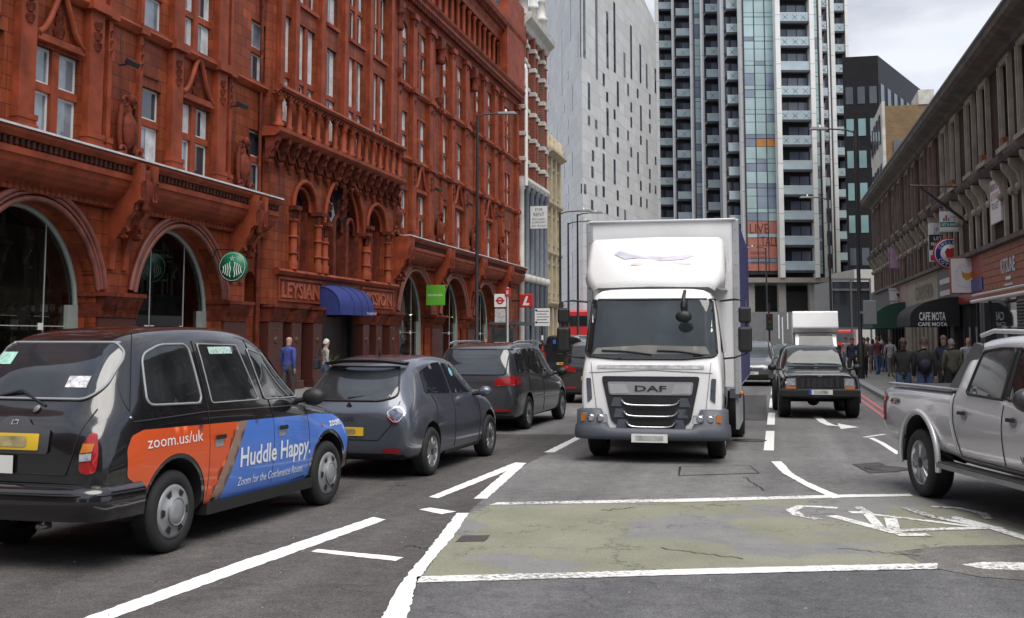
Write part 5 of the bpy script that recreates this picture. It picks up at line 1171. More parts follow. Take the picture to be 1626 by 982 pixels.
def body_mesh(st, arches, dens=3, subdiv=2, archw=.32):
    """lofted body. st rows: y, z_bottom, z_mid, z_belt, z_top, w_sill, w_mid, w_belt, w_top ; arches: (y, z, r) -> closed mesh with wheel arches cut"""
    st = catmull(st, dens); rows = []
    for (y, zb, zm, zs, zt, wb, wm, ws, wt) in st:
        zr = zt-(zt-zs)*.10-.015 if zt-zs > .12 else zt-.3*(zt-zs)
        half = [(0, zb), (wb*.7, zb), (wb, zb+.02), (wb+(wm-wb)*.55, zb+(zm-zb)*.35), (wm, zm), (wm+(ws-wm)*.4, zm+(zs-zm)*.6), (ws, zs), (ws+(wt-ws)*.5, zs+(zr-zs)*.5), (wt, zr), (wt*.86, zt-.012 if zt-zs > .12 else zt-.004), (wt*.5, zt), (0, zt)]
        rows.append([(x, y, z) for x, z in half]+[(-x, y, z) for x, z in reversed(half[1:-1])])
    n = len(rows[0]); vs = [p for r in rows for p in r]; fs = []
    for i in range(len(rows)-1):
        for k in range(n): fs.append((i*n+k, i*n+(k+1) % n, (i+1)*n+(k+1) % n, (i+1)*n+k))
    h = n//2                                                        # end caps as quad strips (vertex k pairs with its mirror)
    for base in (0, (len(rows)-1)*n):
        for k in range(h):
            a, b = k, k+1; c, d = (n-b) % n, (n-a) % n
            q = [base+a, base+b, base+c, base+d]; q = list(dict.fromkeys(q))
            if len(q) >= 3: fs.append(tuple(q))
    me = bpy.data.meshes.new('body'); me.from_pydata(vs, [], fs)
    bm = bmesh.new(); bm.from_mesh(me); bmesh.ops.recalc_face_normals(bm, faces=bm.faces)
    bm.to_mesh(me); bm.free(); o = bpy.data.objects.new('tmpb', me); COL.objects.link(o)
    if subdiv: s = o.modifiers.new('s', 'SUBSURF'); s.levels = s.render_levels = subdiv-1 if subdiv > 1 else 1
    cutters = []
    for (y, z, r) in arches:
        for sx in (-1, 1):
            c = MB(); xin = 10
            wmax = max(p[6] for p in st)
            c.lathe([(r, sx*(wmax-archw)), (r, sx*(wmax+.5))], (0, y, z), 'x', 32, False); co = c.build('cut', TYRE); cutters.append(co)
            b = o.modifiers.new('b', 'BOOLEAN'); b.operation = 'DIFFERENCE'; b.object = co; b.solver = 'EXACT'
    bpy.context.view_layer.update(); dg = bpy.context.evaluated_depsgraph_get()
    out = bpy.data.meshes.new_from_object(o.evaluated_get(dg))
    bpy.data.objects.remove(o)
    for c in cutters: bpy.data.objects.remove(c)
    out.materials.clear()
    for p in out.polygons: p.use_smooth = True
    return out
class Car:
    def __init__(s, name, label, cat, loc, rotz, st, arches, paintm, group=None, sill=None, **kw):
        s.root = thing(name, label, cat, loc, rotz, group)
        me = body_mesh(st, arches, **kw); me.materials.append(paintm); me.materials.append(sill or paintm); me.materials.append(UNDER)
        s.W = max(p[6] for p in st)
        for p in me.polygons:
            c = p.center
            if abs(p.normal.z) > .8 and p.normal.z < 0 and c.z < .6: p.material_index = 2
            for (y, z, r) in arches:
                if (c.y-y)**2+(c.z-z)**2 < (r*1.02)**2 and abs(c.x) < s.W-.01 and abs(p.normal.x) < .9: p.material_index = 2; p.use_smooth = False
                elif (c.y-y)**2+(c.z-z)**2 < (r*.99)**2: p.material_index = 2
        s.body = link_mesh('body', me, s.root); s.mesh = me
        try: me.set_sharp_from_angle(angle=radians(38))
        except Exception: pass
        bm = bmesh.new(); bm.from_mesh(me); s.bvh = BVHTree.FromBMesh(bm); bm.free()
    def hit(s, a, b, d):
        """surface point for a patch coordinate: d 'R','L' side (a=y,b=z), 'B','F' rear/front (a=x,b=z), 'T' top (a=x,b=y)"""
        o, dr = {'R': (Vector((3, a, b)), Vector((-1, 0, 0))), 'L': (Vector((-3, a, b)), Vector((1, 0, 0))), 'B': (Vector((a, -8, b)), Vector((0, 1, 0))), 'F': (Vector((a, 8, b)), Vector((0, -1, 0))), 'T': (Vector((a, b, 6)), Vector((0, 0, -1)))}[d]
        p, n, i, t = s.bvh.ray_cast(o, dr)
        if p is None: return None
        if n.dot(dr) > 0: n = -n
        return p, n
    def patch(s, poly, d, off=.006, cell=.07):
        """polygon (2D) draped over the body"""
        xs = [p[0] for p in poly]; ys = [p[1] for p in poly]; n = len(poly); pts = []; ed = []
        for i in range(n):                                           # densified outline
            a, b = poly[i], poly[(i+1) % n]; k = max(1, int(math.hypot(b[0]-a[0], b[1]-a[1])/cell))
            for j in range(k): pts.append((a[0]+(b[0]-a[0])*j/k, a[1]+(b[1]-a[1])*j/k))
        m = len(pts); ed = [(i, (i+1) % m) for i in range(m)]
        x = min(xs)+cell/2
        while x < max(xs):
            y = min(ys)+cell/2
            while y < max(ys):
                if inpoly((x, y), poly) and all((x-q[0])**2+(y-q[1])**2 > (cell*.45)**2 for q in pts[:m]): pts.append((x, y))
                y += cell
            x += cell
        V, _, T, *_r = geometry.delaunay_2d_cdt([Vector(p) for p in pts], ed, [], 0, 1e-6)
        return s.drape(V, [t for t in T if inpoly(sum((V[i] for i in t), Vector((0, 0)))/len(t), poly)], d, off)
    def drape(s, V, T, d, off):
        mb = MB(); P3 = []; ok = []
        for v in V:
            h = s.hit(v[0], v[1], d)
            if h is None: P3.append((0, 0, 0)); ok.append(False)
            else: P3.append(tuple(h[0]+h[1]*off)); ok.append(True)
        mb.add(P3, [tuple(t) for t in T if all(ok[i] for i in t)], True); return mb
    def add(s, name, poly, d, m, off=.006, cell=.07, parent=None, mirror=False):
        o = s.patch(poly, d, off, cell).build(name, m, parent or s.root)
        if mirror: s.patch(poly, 'L' if d == 'R' else d, off, cell).build(name, m, parent or s.root) if d in 'RL' else s.patch([(-a, b) for a, b in poly], d, off, cell).build(name, m, parent or s.root)
        return o
    def text(s, txt, a, b, h, d, m, off=.009, width=None, bold=False, slope=0, name='lettering'):
        vs, fs = text_mesh(txt, h, bold); wd = max(v.x for v in vs)-min(v.x for v in vs); k = width/wd if width else 1
        sg = {'R': 1, 'L': -1, 'B': 1, 'F': -1, 'T': 1}[d]
        V = [(a+sg*v.x*k, b+v.y+slope*sg*v.x*k) for v in vs]
        return s.drape(V, fs, d, off).build(name, m, s.root)
    def seam(s, pts, d, w=.008, m=None, off=.004, name='panel_gap', mirror=False):
        pts = [p for p in pts]; dense = []
        for i in range(len(pts)-1):
            k = max(1, int(math.hypot(pts[i+1][0]-pts[i][0], pts[i+1][1]-pts[i][1])/.06))
            for j in range(k): t = j/k; dense.append((pts[i][0]+(pts[i+1][0]-pts[i][0])*t, pts[i][1]+(pts[i+1][1]-pts[i][1])*t))
        dense.append(pts[-1]); L3 = []
        for q in dense:
            h = s.hit(q[0], q[1], d)
            if h: L3.append(h[0]+h[1]*off)
        if len(L3) < 2: return
        mb = MB(); mb.tube(L3, w/2, 4); mb.build(name, m or BTRIM, s.root)
        if mirror and d == 'R': s.seam(pts, 'L', w, m, off, name)
    def bar(s, pts, d, r, m, off=.01, name='trim', seg=6, mirror=False):
        L3 = []
        for q in catmull([tuple(p) for p in pts], 4):
            h = s.hit(q[0], q[1], d)
            if h: L3.append(h[0]+h[1]*off)
        if len(L3) > 1: mb = MB(); mb.tube(L3, r, seg); mb.build(name, m, s.root)
        if mirror and d == 'R': s.bar(pts, 'L', r, m, off, name, seg)
def ell(cx, cy, rx, ry, n=20): return [(cx+rx*cos(2*pi*i/n), cy+ry*sin(2*pi*i/n)) for i in range(n)]
def rrect(x0, x1, y0, y1, r, n=4):
    o = []
    for cx, cy, a0 in ((x1-r, y0+r, -90), (x1-r, y1-r, 0), (x0+r, y1-r, 90), (x0+r, y0+r, 180)):
        for i in range(n+1): a = radians(a0+90*i/n); o.append((cx+r*cos(a), cy+r*sin(a)))
    return o
def roundpoly(poly, r, n=4):
    out = []; N = len(poly)
    for i in range(N):
        p = Vector(poly[i]); a = Vector(poly[i-1]); b = Vector(poly[(i+1) % N]); da = (a-p); db = (b-p); k = min(r, da.length*.45, db.length*.45)
        q0 = p+da.normalized()*k; q1 = p+db.normalized()*k
        for j in range(n+1): t = j/n; q = q0*(1-t)**2+p*2*t*(1-t)+q1*t*t; out.append((q.x, q.y))
    return out
def wheel(parent, x, y, r, w, style, side, steer=0):
    """tyre + rim; side +1 = right hand face outward"""
    o = MB(); o.lathe([(r*.62, -w/2), (r*.9, -w/2), (r*.985, -w*.36), (r, -w*.25), (r, w*.25), (r*.985, w*.36), (r*.9, w/2), (r*.68, w/2), (r*.66, w*.40)], (0, 0, 0), 'x', 36, cap=False)
    t = o.build('wheel', TYRE, parent); t.location = (x, y, r); t.rotation_euler = (0, 0, (0 if side > 0 else pi)+steer)
    tr = MB()                                                             # tread blocks as shallow grooves proud of the crown
    for k in range(36):
        a = 2*pi*k/36
        for x0 in (-.32, .04): tr.add([(w*x0, r*1.003*cos(a+q), r*1.003*sin(a+q)) for q in (-.055, .055)]+[(w*(x0+.28), r*1.003*cos(a+q+.03), r*1.003*sin(a+q+.03)) for q in (.055, -.055)], [(0, 1, 2, 3)])
    tr.build('tread', BTRIM, t)
    R0 = r*.66
    m = MB()
    if style == 'cap':
        m.lathe([(R0, w*.42), (R0*.97, w*.5), (R0*.82, w*.52), (R0*.5, w*.60), (R0*.47, w*.68), (R0*.2, w*.72), (0, w*.72)], (0, 0, 0), 'x', 28); m.build('hubcap', HUBC, t)
        for k in range(6):
            a = 2*pi*k/6; q = MB(); c = R0*.72; q.add([(w*.575, c*cos(a+da)*rr_, c*sin(a+da)*rr_) for da, rr_ in ((-.16, .85), (.16, .85), (.2, 1.18), (-.2, 1.18))], [(0, 1, 2, 3)]); q.build('vent_slot', BTRIM, t)
        q = MB(); q.tube([(w*.68, R0*.5*cos(a), R0*.5*sin(a)) for a in [i*2*pi/20 for i in range(20)]], .006, 4, True); q.build('cap_ring', HUBC, t)
    else:
        m.lathe([(R0, w*.30), (R0*1.01, w*.46), (R0*.93, w*.46), (R0*.9, w*.1)], (0, 0, 0), 'x', 32, cap=False); m.build('rim', ALLOY if style != 'steel' else HUBC, t)
        q = MB(); q.lathe([(R0*.93, w*.1), (0, w*.1)], (0, 0, 0), 'x', 24, cap=False); q.build('rim_well', ALLOYD, t)
        n = {'ten': 10, 'five': 5, 'six': 6, 'steel': 8}[style]
        for k in range(n):
            a = 2*pi*k/n; da = .10 if n == 10 else .2 if n == 5 else .16
            q = MB()
            for s2 in ((-1, 1) if n < 10 else (0,)):
                a2 = a+s2*da*1.15; b2 = a+s2*da*.55; hw = .022*r/.32 if n < 10 else .026*r/.32
                pa = Vector((0, cos(b2), sin(b2)))*R0*.2; pb = Vector((0, cos(a2), sin(a2)))*R0*.94; pp = Vector((0, -sin(a2), cos(a2)))*hw; pq = Vector((0, -sin(b2), cos(b2)))*hw
                X1 = Vector((w*.44, 0, 0)); X0 = Vector((w*.28, 0, 0)); X2 = Vector((w*.40, 0, 0))
                q.add([pa-pq+X1, pa+pq+X1, pb+pp+X2, pb-pp+X2, pa-pq*1.5+X0, pa+pq*1.5+X0, pb+pp*1.5+X0, pb-pp*1.5+X0], [(0, 1, 2, 3), (0, 4, 5, 1), (1, 5, 6, 2), (2, 6, 7, 3), (3, 7, 4, 0)])
            q.build('spoke', ALLOY if style != 'steel' else HUBC, t)
        q = MB(); q.lathe([(R0*.26, w*.3), (R0*.24, w*.46), (R0*.1, w*.48), (0, w*.48)], (0, 0, 0), 'x', 16); q.build('hub', ALLOYD if n != 8 else HUBC, t)
    return t
def wheels(car, ys, r, w, track, style, steer=0):
    for y in ys:
        for s in (-1, 1): wheel(car.root, s*(track), y, r, w, style, s, steer if y > 0 else 0)
def mirror_part(car, x, y, z, sx, sy, sz, m, side, glassback=True):
    q = MB(); q.ball((0, 0, 0), sx, sy, sz, 12, 8); o = q.build('wing_mirror', m, car.root); o.location = (x, y, z)
    g = MB(); g.add([(sx*.85*cos(a), -sy*.55, sz*.8*sin(a)) for a in [i*2*pi/14 for i in range(14)]], [tuple(range(14))]); g.build('mirror_glass', MATS['window_glass'], o)
    g = MB(); g.tube([(-side*sx*.6, 0, -sz*.3), (-side*(sx+.12), .02, -sz*.6)], .03, 5); g.build('mirror_arm', BTRIM, o)
def plate(car, d, x, z, w, h, m, txt=None, blur=None, eu=False, off=0.):
    p = car.add('number_plate', rrect(x-w/2, x+w/2, z-h/2, z+h/2, .012), d, m, .012+off, .1)
    if blur: car.add('plate_smudge', rrect(x-w*.22, x+w*.3, z-h*.3, z+h*.3, .03), d, blur, .016+off, .1)
    if txt: car.text(txt, x-w*.33 if d == 'B' else x+w*.33, z, h*.62, d, INK, .015, bold=True)
    if eu: sg = -1 if d == 'B' else 1; car.add('plate_band', rectp(*(sorted((x+sg*w*.5, x+sg*w*.42))), z-h/2, z+h/2), d, mat('eu_blue', (.02, .06, .4), .4), .0135, .1)
    return p
# ------------------------------------------------------------------ black cab (nearest, left)
def heading(dx, dy): return math.atan2(-dx, dy)
TAXIP = paint('taxi_black', (.008, .008, .010), rough=.2)
# y, z_bottom, z_mid, z_belt, z_top, w_sill, w_mid, w_belt, w_top
TX = [(-2.40, .50, .72, .92, 1.00, .60, .74, .66, .50), (-2.34, .42, .74, 1.06, 1.14, .74, .83, .74, .55), (-2.22, .38, .75, 1.13, 1.28, .79, .86, .79, .57), (-1.98, .32, .75, 1.16, 1.62, .82, .885, .84, .60), (-1.72, .28, .75, 1.17, 1.83, .83, .89, .86, .62), (-1.25, .26, .74, 1.17, 1.90, .83, .89, .865, .64),
      (-.5, .26, .74, 1.16, 1.915, .83, .89, .86, .65), (.1, .26, .74, 1.14, 1.87, .83, .89, .855, .63), (.5, .26, .73, 1.13, 1.72, .83, .89, .85, .60), (.88, .27, .72, 1.12, 1.40, .83, .885, .83, .58), (1.1, .28, .72, 1.10, 1.19, .83, .88, .80, .56), (1.6, .29, .70, 1.03, 1.09, .82, .87, .76, .52), (2.0, .30, .64, .92, .99, .78, .84, .70, .48), (2.16, .34, .58, .78, .86, .68, .76, .62, .42)]
# taxi placed from its two right-hand wheel contact points
pr, pf = gz(268, 878), gz(517, 802)
dv = (pf-pr); dv.z = 0; dv.normalize(); hd = heading(dv.x, dv.y); rv = Vector((dv.y, -dv.x, 0))
ctr = (pr+pf)/2-rv*.83
taxi = Car('black_cab', 'black London taxi with an orange and blue advert on its side', 'taxi', (ctr.x, ctr.y, 0), hd, TX, ((-1.443, .36, .43), (1.443, .36, .42)), TAXIP)
T = taxi
wheels(T, (-1.443, 1.443), .345, .2, .76, 'cap')
ORG = mat('livery_orange', (.66, .09, .018), .35, var=.03, coat=.6); BLU = mat('livery_blue', (.07, .19, .62), .35, var=.03, coat=.6); TAU = mat('livery_taupe', (.28, .18, .14), .4, var=.02, coat=.6); LTXT = mat('livery_white', (.78, .80, .82), .4, var=0)
arc_r = [(-1.443+.47*cos(radians(a)), .36+.47*sin(radians(a))) for a in range(0, 181, 10)]
arc_f = [(1.443+.46*cos(radians(a)), .36+.46*sin(radians(a))) for a in range(180, 19, -10)]
og = [(-2.10, .70), (-2.10, .92), (-2.04, 1.02), (-1.9, 1.06), (-.46, 1.03), (-.90, .34), (-.96, .34)]+[q for q in arc_r if q[1] > .5]+[(-1.96, .62)]
T.add('orange_livery', roundpoly(og, .015, 1), 'R', ORG, .005, .06)
T.add('taupe_stripe', [(-.46, 1.03), (-.30, 1.03), (-.74, .32), (-.90, .34)], 'R', TAU, .006, .06)
bl = [(-.30, 1.03), (1.2, 1.0), (1.7, .96), (1.98, .86), (2.04, .76), (1.95, .62)]+[q for q in reversed(arc_f) if q[1] > .42]+[(.96, .32), (-.74, .32)]
T.add('blue_livery', bl, 'R', BLU, .005, .06)
T.text('zoom.us/uk', -1.47, .955, .10, 'R', LTXT, .011, .80); T.text('Huddle Happy.', .27, .70, .18, 'R', LTXT, .011, 1.40, True); T.text('Zoom for the Conference Room.', .20, .475, .08, 'R', LTXT, .011, 1.28); T.text('zoom', 1.66, .885, .085, 'R', LTXT, .011, .36, True)
# windows with pale rubber seals
GASK = mat('grey_gasket', (.28, .29, .3), .4, var=.05)
TSEE = mat('taxi_glass', (.02, .022, .024), .04, spec=.8, var=.5, vscale=2.5)
for nm, poly in (('quarter_window', [(-1.80, 1.25), (-1.68, 1.66), (-1.42, 1.745), (-1.02, 1.75), (-1.02, 1.23)]), ('rear_door_window', [(-.87, 1.22), (-.87, 1.75), (-.20, 1.735), (-.03, 1.21)]), ('front_door_window', [(.09, 1.21), (.0, 1.70), (.32, 1.64), (.84, 1.19)])):
    rp = roundpoly(poly, .09 if nm == 'quarter_window' else .04)
    T.add(nm, rp, 'R', TSEE if nm != 'front_door_window' else CGLASS, .007, .07, mirror=True); T.bar(rp+[rp[0]], 'R', .011 if nm == 'quarter_window' else .007, GASK, .008, 'window_seal', 5, mirror=True)
T.add('window_sticker', rectp(-.72, -.32, 1.655, 1.72), 'R', mat('sticker_pale', (.4, .55, .5), .5, var=.5, vscale=40), .012, .06)
for x in (-.95, .20): T.seam([(x, .34), (x, 1.05), (x+(.02 if x < 0 else -.18), 1.78)], 'R', .008, mirror=True)
T.seam([(.97, .36), (.95, 1.1)], 'R', .008, mirror=True); T.seam([(-2.0, 1.13), (-1.0, 1.15), (.9, 1.11)], 'R', .012, TAXIP, .004, 'waist_moulding', True)
for y in (-.80, .36):
    T.add('door_handle', rrect(y-.09, y+.09, .895, .935, .015), 'R', BTRIM, .03, .05, mirror=True); T.add('handle_recess', rrect(y-.07, y+.07, .83, .90, .02), 'R', GASK, .008, .05, mirror=True)
T.add('side_repeater', ell(1.30, .87, .02, .02, 10), 'R', LENSO, .012, .02)
# rear: screen, boot lid, lamps, plate, bumper
rs = rrect(-.62, .62, 1.31, 1.76, .16, 6); T.add('rear_screen', rs, 'B', mat('rear_screen_glass', (.02, .025, .03), .03, spec=1., var=.4, vscale=2), .008, .06); T.bar(rs+[rs[0]], 'B', .012, GASK, .01, 'screen_seal', 5)
T.add('licence_sticker', rectp(-.56, -.38, 1.58, 1.68), 'B', mat('sticker_green', (.35, .6, .5), .5, var=.3, vscale=30), .013, .05); T.add('tint_sticker', rectp(.28, .48, 1.40, 1.49), 'B', mat('sticker_white', (.6, .6, .62), .5, var=.5, vscale=30), .013, .05)
T.seam([(-.64, 1.24), (-.58, .90), (-.52, .74), (.52, .74), (.58, .90), (.64, 1.24)], 'B', .01)
T.add('plate_plinth', roundpoly([(-.36, .90), (-.36, 1.08), (-.16, 1.11), (-.1, 1.17), (.1, 1.17), (.16, 1.11), (.36, 1.08), (.36, .90)], .04), 'B', mat('plinth_grey', (.05, .05, .055), .5), .02, .06)
plate(T, 'B', 0, .985, .54, .12, PLATEY, None, BLURRED, off=.014); T.add('licence_plate', rectp(-.36, .04, .74, .88), 'B', PLATEW, .026, .06); T.text('LTI', 0, 1.125, .035, 'B', CHROME, .03); T.add('boot_lock', ell(.12, 1.23, .028, .028, 12), 'B', CHROME, .015, .02)
for s in (-1, 1):
    lp = [(s*x, z) for x, z in ((.72, .75), (.65, .77), (.65, .92), (.70, 1.06), (.745, 1.06), (.78, .92), (.78, .77))]
    T.add('tail_light', roundpoly(lp, .04), 'B', LENSR, .02, .05); T.add('indicator_lens', [(s*.655, .91), (s*.74, .92), (s*.75, .98), (s*.67, .98)], 'B', LENSO, .026, .04); T.add('reverse_lens', [(s*.655, .85), (s*.74, .855), (s*.74, .91), (s*.655, .905)], 'B', LENSW, .027, .04)
m = MB(); pts = [(-.87, -1.94, .55), (-.85, -2.22, .55), (-.74, -2.43, .55), (0, -2.49, .55), (.74, -2.43, .55), (.85, -2.22, .55), (.87, -1.94, .55)]
cu = catmull(pts, 5); prof = [(-.02, -.16), (.05, -.15), (.065, -.02), (.065, .06), (.03, .10), (-.05, .12)]
vs = []; 
for i, p in enumerate(cu):
    a = Vector(cu[max(i-1, 0)]); b = Vector(cu[min(i+1, len(cu)-1)]); d = (b-a).normalized(); nrm = Vector((d.y, -d.x, 0))
    vs += [tuple(Vector(p)+nrm*o_+Vector((0, 0, h_))) for o_, h_ in prof]
c = len(prof); m.add(vs, [(i*c+k, i*c+k+1, (i+1)*c+k+1, (i+1)*c+k) for i in range(len(cu)-1) for k in range(c-1)], True); m.build('rear_bumper', TAXIP, T.root)
m = MB(); m.tube([(cx_, cy_, .60) for cx_, cy_, _ in [(q[0]*1.08, q[1]-.068 if abs(q[0]) < .7 else q[1]-.03, 0) for q in cu]], .008, 4); m.build('bumper_groove', BTRIM, T.root)
m = MB(); m.lathe([(.0, 0), (.03, 0), (.03, .12), (.0, .12)], (.32, -2.44, .34), 'y', 10); m.build('exhaust_tip', mat('exhaust', (.3, .28, .25), .4, metal=.8), T.root)
m = MB(); m.tube([(.80, -2.0, 1.16), (.78, -1.98, 1.85)], .004, 4); m.build('aerial', BTRIM, T.root); m = MB(); m.ball((.80, -2.0, 1.16), .025, .025, .02, 8, 5); m.build('aerial_base', CHROME, T.root)
m = MB(); m.tube([(-.45, -2.20, 1.30), (-.1, -2.19, 1.38), (.18, -2.24, 1.26)], .012, 5); m.build('rear_wiper', BTRIM, T.root)
mirror_part(T, 1.0, .80, 1.2, .13, .07, .09, BTRIM, 1); mirror_part(T, -1.0, .80, 1.2, .13, .07, .09, BTRIM, -1)
T.add('windscreen', rrect(-.60, .60, 1.24, 1.68, .12, 5), 'F', CGLASS, .008, .07); T.add('grille', rrect(-.28, .28, .62, .9, .05), 'F', CHROME, .02, .06)
for s in (-1, 1): T.add('headlight', ell(s*.55, .74, .1, .1), 'F', LENSW, .02, .05)
m = MB(); m.box(-.3, .3, -.05, .1, 0, .11); o_ = m.build('taxi_sign', mat('taxi_amber', (.5, .3, .05), .4), T.root, bevel=.03); o_.location = (0, .62, 1.62)
m = MB(); m.box(.60, .87, -.95, 1.05, .24, .34); m.build('sill', BTRIM, T.root); m = MB(); m.box(-.87, -.60, -.95, 1.05, .24, .34); m.build('sill', BTRIM, T.root)
# ------------------------------------------------------------------ grey hatchback
def place(px_r, px_f, track, side=1, wb=2.6):
    a, b = gz(*px_r), gz(*px_f); d = b-a; d.z = 0; d.normalize(); r = Vector((d.y, -d.x, 0)); c = a+d*(wb/2)-r*track*side; return (c.x, c.y, 0), heading(d.x, d.y)
ZP = paint('slate_blue_metallic', (.10, .112, .14), metal=.45, rough=.3)
ZO = [(-2.02, .44, .60, .76, .84, .60, .74, .66, .45), (-1.97, .32, .62, .88, .95, .74, .84, .76, .52), (-1.78, .25, .64, .99, 1.18, .80, .87, .79, .58), (-1.45, .22, .64, 1.02, 1.44, .82, .875, .80, .60), (-1.0, .20, .64, 1.02, 1.55, .82, .87, .81, .60), (-.3, .19, .64, .99, 1.57, .82, .865, .80, .60), (.4, .19, .64, .96, 1.50, .82, .865, .80, .57), (.85, .19, .64, .95, 1.30, .82, .865, .79, .56), (1.25, .20, .64, .94, 1.04, .82, .865, .77, .56), (1.6, .22, .62, .88, .95, .82, .86, .74, .5), (1.9, .25, .58, .76, .84, .76, .80, .66, .44), (2.04, .30, .52, .64, .70, .66, .70, .58, .4)]
loc, hd = place((672, 756), (760, 727), .76, 1, 2.588); hd = heading(*( (gz(760, 727)-gz(672, 756)).xy))
zoe = Car('grey_hatchback', 'slate grey electric hatchback with diamond rear lamps behind the taxi', 'car', loc, hd, ZO, ((-1.22, .33, .385), (1.37, .33, .385)), ZP); Z = zoe
wheels(Z, (-1.22, 1.37), .318, .20, .77, 'ten')
for nm, poly in (('rear_side_window', [(-1.28, 1.08), (-1.18, 1.36), (-.62, 1.46), (-.30, 1.47), (-.30, 1.04)]), ('front_side_window', [(-.22, 1.04), (-.22, 1.46), (.22, 1.42), (.92, 1.03), (.80, 1.01)])): Z.add(nm, roundpoly(poly, .05), 'R', CGLASS, .006, .07, mirror=True)
rs = roundpoly([(-.62, 1.06), (-.50, 1.42), (.50, 1.42), (.62, 1.06), (.40, 1.0), (-.40, 1.0)], .08); Z.add('rear_screen', rs, 'B', mat('hatch_glass', (.03, .035, .04), .03, spec=1., var=.5, vscale=1.5), .008, .06); Z.bar(rs+[rs[0]], 'B', .012, BTRIM, .008, 'screen_seal', 5)
m = MB(); cu = [(-.58, -1.50, 1.50), (-.3, -1.62, 1.535), (0, -1.64, 1.54), (.3, -1.62, 1.535), (.58, -1.50, 1.50)]; vs = []
for p in catmull(cu, 4): vs += [(p[0], p[1]+.14, p[2]-.01), (p[0], p[1]-.04, p[2]-.02), (p[0], p[1]+.1, p[2]-.06)]
n_ = len(vs)//3; m.add(vs, [(3*i+k, 3*i+(k+1) % 3, 3*i+3+(k+1) % 3, 3*i+3+k) for i in range(n_-1) for k in range(3)], True); m.build('spoiler', BTRIM, Z.root)
Z.seam([(-.66, 1.0), (-.60, .72), (-.42, .52), (.42, .52), (.60, .72), (.66, 1.0)], 'B', .01)
for s in (-1, 1):
    dm = roundpoly([(s*.505, .86), (s*.66, .955), (s*.775, .86), (s*.68, .725)], .06); Z.add('tail_light', dm, 'B', CHROME, .012, .04); Z.add('lamp_lens', roundpoly([(s*.53, .86), (s*.66, .94), (s*.76, .86), (s*.675, .745)], .05), 'B', mat('hatch_lamp_lens', (.12, .14, .2), .12, var=.6, vscale=18, coat=.5), .018, .04)
    Z.bar([(s*.54, .82), (s*.62, .755), (s*.68, .74)], 'B', .009, LENSR, .02, 'lamp_line'); Z.add('reflector', rrect(min(s*.48, s*.70), max(s*.48, s*.70), .36, .42, .02), 'B', LENSR, .012, .05)
plate(Z, 'B', -.04, .62, .52, .11, PLATEY, 'KE', BLURRED); Z.text('ZOE', -.02, .78, .055, 'B', CHROME, .012, .22)
m = MB(); flat(m, [(0, .06), (.04, 0), (0, -.06), (-.04, 0)], lambda u, v, w: (u, 0, v)); q = Z.hit(0, .94, 'B'); e_ = m.build('badge', CHROME, Z.root); e_.location = q[0]+Vector((0, -.012, 0))
m = MB(); m.tube([(-.05, -1.92, 1.04), (.36, -1.85, 1.08)], .014, 5); m.build('rear_wiper', BTRIM, Z.root)
Z.add('lower_bumper', roundpoly([(-.72, .24), (-.66, .34), (.66, .34), (.72, .24)], .03), 'B', BTRIM, .008, .07)
for x in (-.26,): Z.seam([(x, .25), (x, 1.02)], 'R', .008, mirror=True)
Z.seam([(.86, .26), (.90, 1.0)], 'R', .008, mirror=True); Z.seam([(-1.02, .6), (-.98, .9), (-1.1, 1.05)], 'R', .008, mirror=True)
Z.add('door_handle', rrect(-.14, .02, .88, .91, .012), 'R', ZP, .03, .04, mirror=True); Z.add('window_sticker', ell(.05, 1.32, .07, .06), 'R', mat('sticker_blue', (.2, .5, .55), .5), .011, .04)
mirror_part(Z, .98, .72, 1.02, .11, .08, .08, ZP, 1); mirror_part(Z, -.98, .72, 1.02, .11, .08, .08, ZP, -1)
Z.add('windscreen', rrect(-.56, .56, 1.02, 1.42, .1), 'F', CGLASS, .006, .07); Z.bar([(-.6, .25), (.9, .25)], 'R', .03, BTRIM, .0, 'sill_strip', 5, mirror=True)
m = MB(); m.lathe([(.0, 1.56), (.02, 1.56), (.004, 1.66)], (0, -1.0, 0), seg=6); m.build('aerial', BTRIM, Z.root)
# ------------------------------------------------------------------ dark grey people carrier
SP = paint('dark_grey_metallic', (.07, .073, .085), metal=.5, rough=.3)
SHN = [(-2.34, .42, .62, .86, .96, .64, .78, .72, .6), (-2.28, .30, .64, .98, 1.2, .78, .88, .82, .68), (-2.1, .24, .66, 1.04, 1.52, .84, .90, .84, .69), (-1.85, .22, .66, 1.06, 1.66, .85, .905, .85, .69), (-1.0, .2, .66, 1.04, 1.72, .85, .90, .85, .68), (0, .2, .66, 1.01, 1.72, .85, .90, .84, .67), (.7, .2, .66, .99, 1.6, .85, .90, .83, .64), (1.2, .2, .66, .98, 1.3, .85, .90, .82, .62), (1.55, .21, .66, .97, 1.06, .85, .895, .80, .62), (1.95, .24, .62, .90, .98, .82, .88, .76, .56), (2.25, .27, .56, .78, .86, .74, .80, .68, .48), (2.38, .32, .5, .66, .72, .64, .70, .6, .4)]
loc, hd = place((818, 682), (886, 668), .78, 1, 2.92)
hd = heading(.045, 1); sh = Car('grey_people_carrier', 'dark grey people carrier with silver roof rails ahead of the hatchback', 'car', loc, hd, SHN, ((-1.38, .34, .40), (1.54, .34, .40)), SP)
wheels(sh, (-1.38, 1.54), .33, .21, .79, 'ten')
rs = rrect(-.66, .66, 1.1, 1.58, .08); sh.add('rear_screen', rs, 'B', MATS['hatch_glass'], .008, .07); sh.bar(rs+[rs[0]], 'B', .012, BTRIM, .008, 'screen_seal', 5)
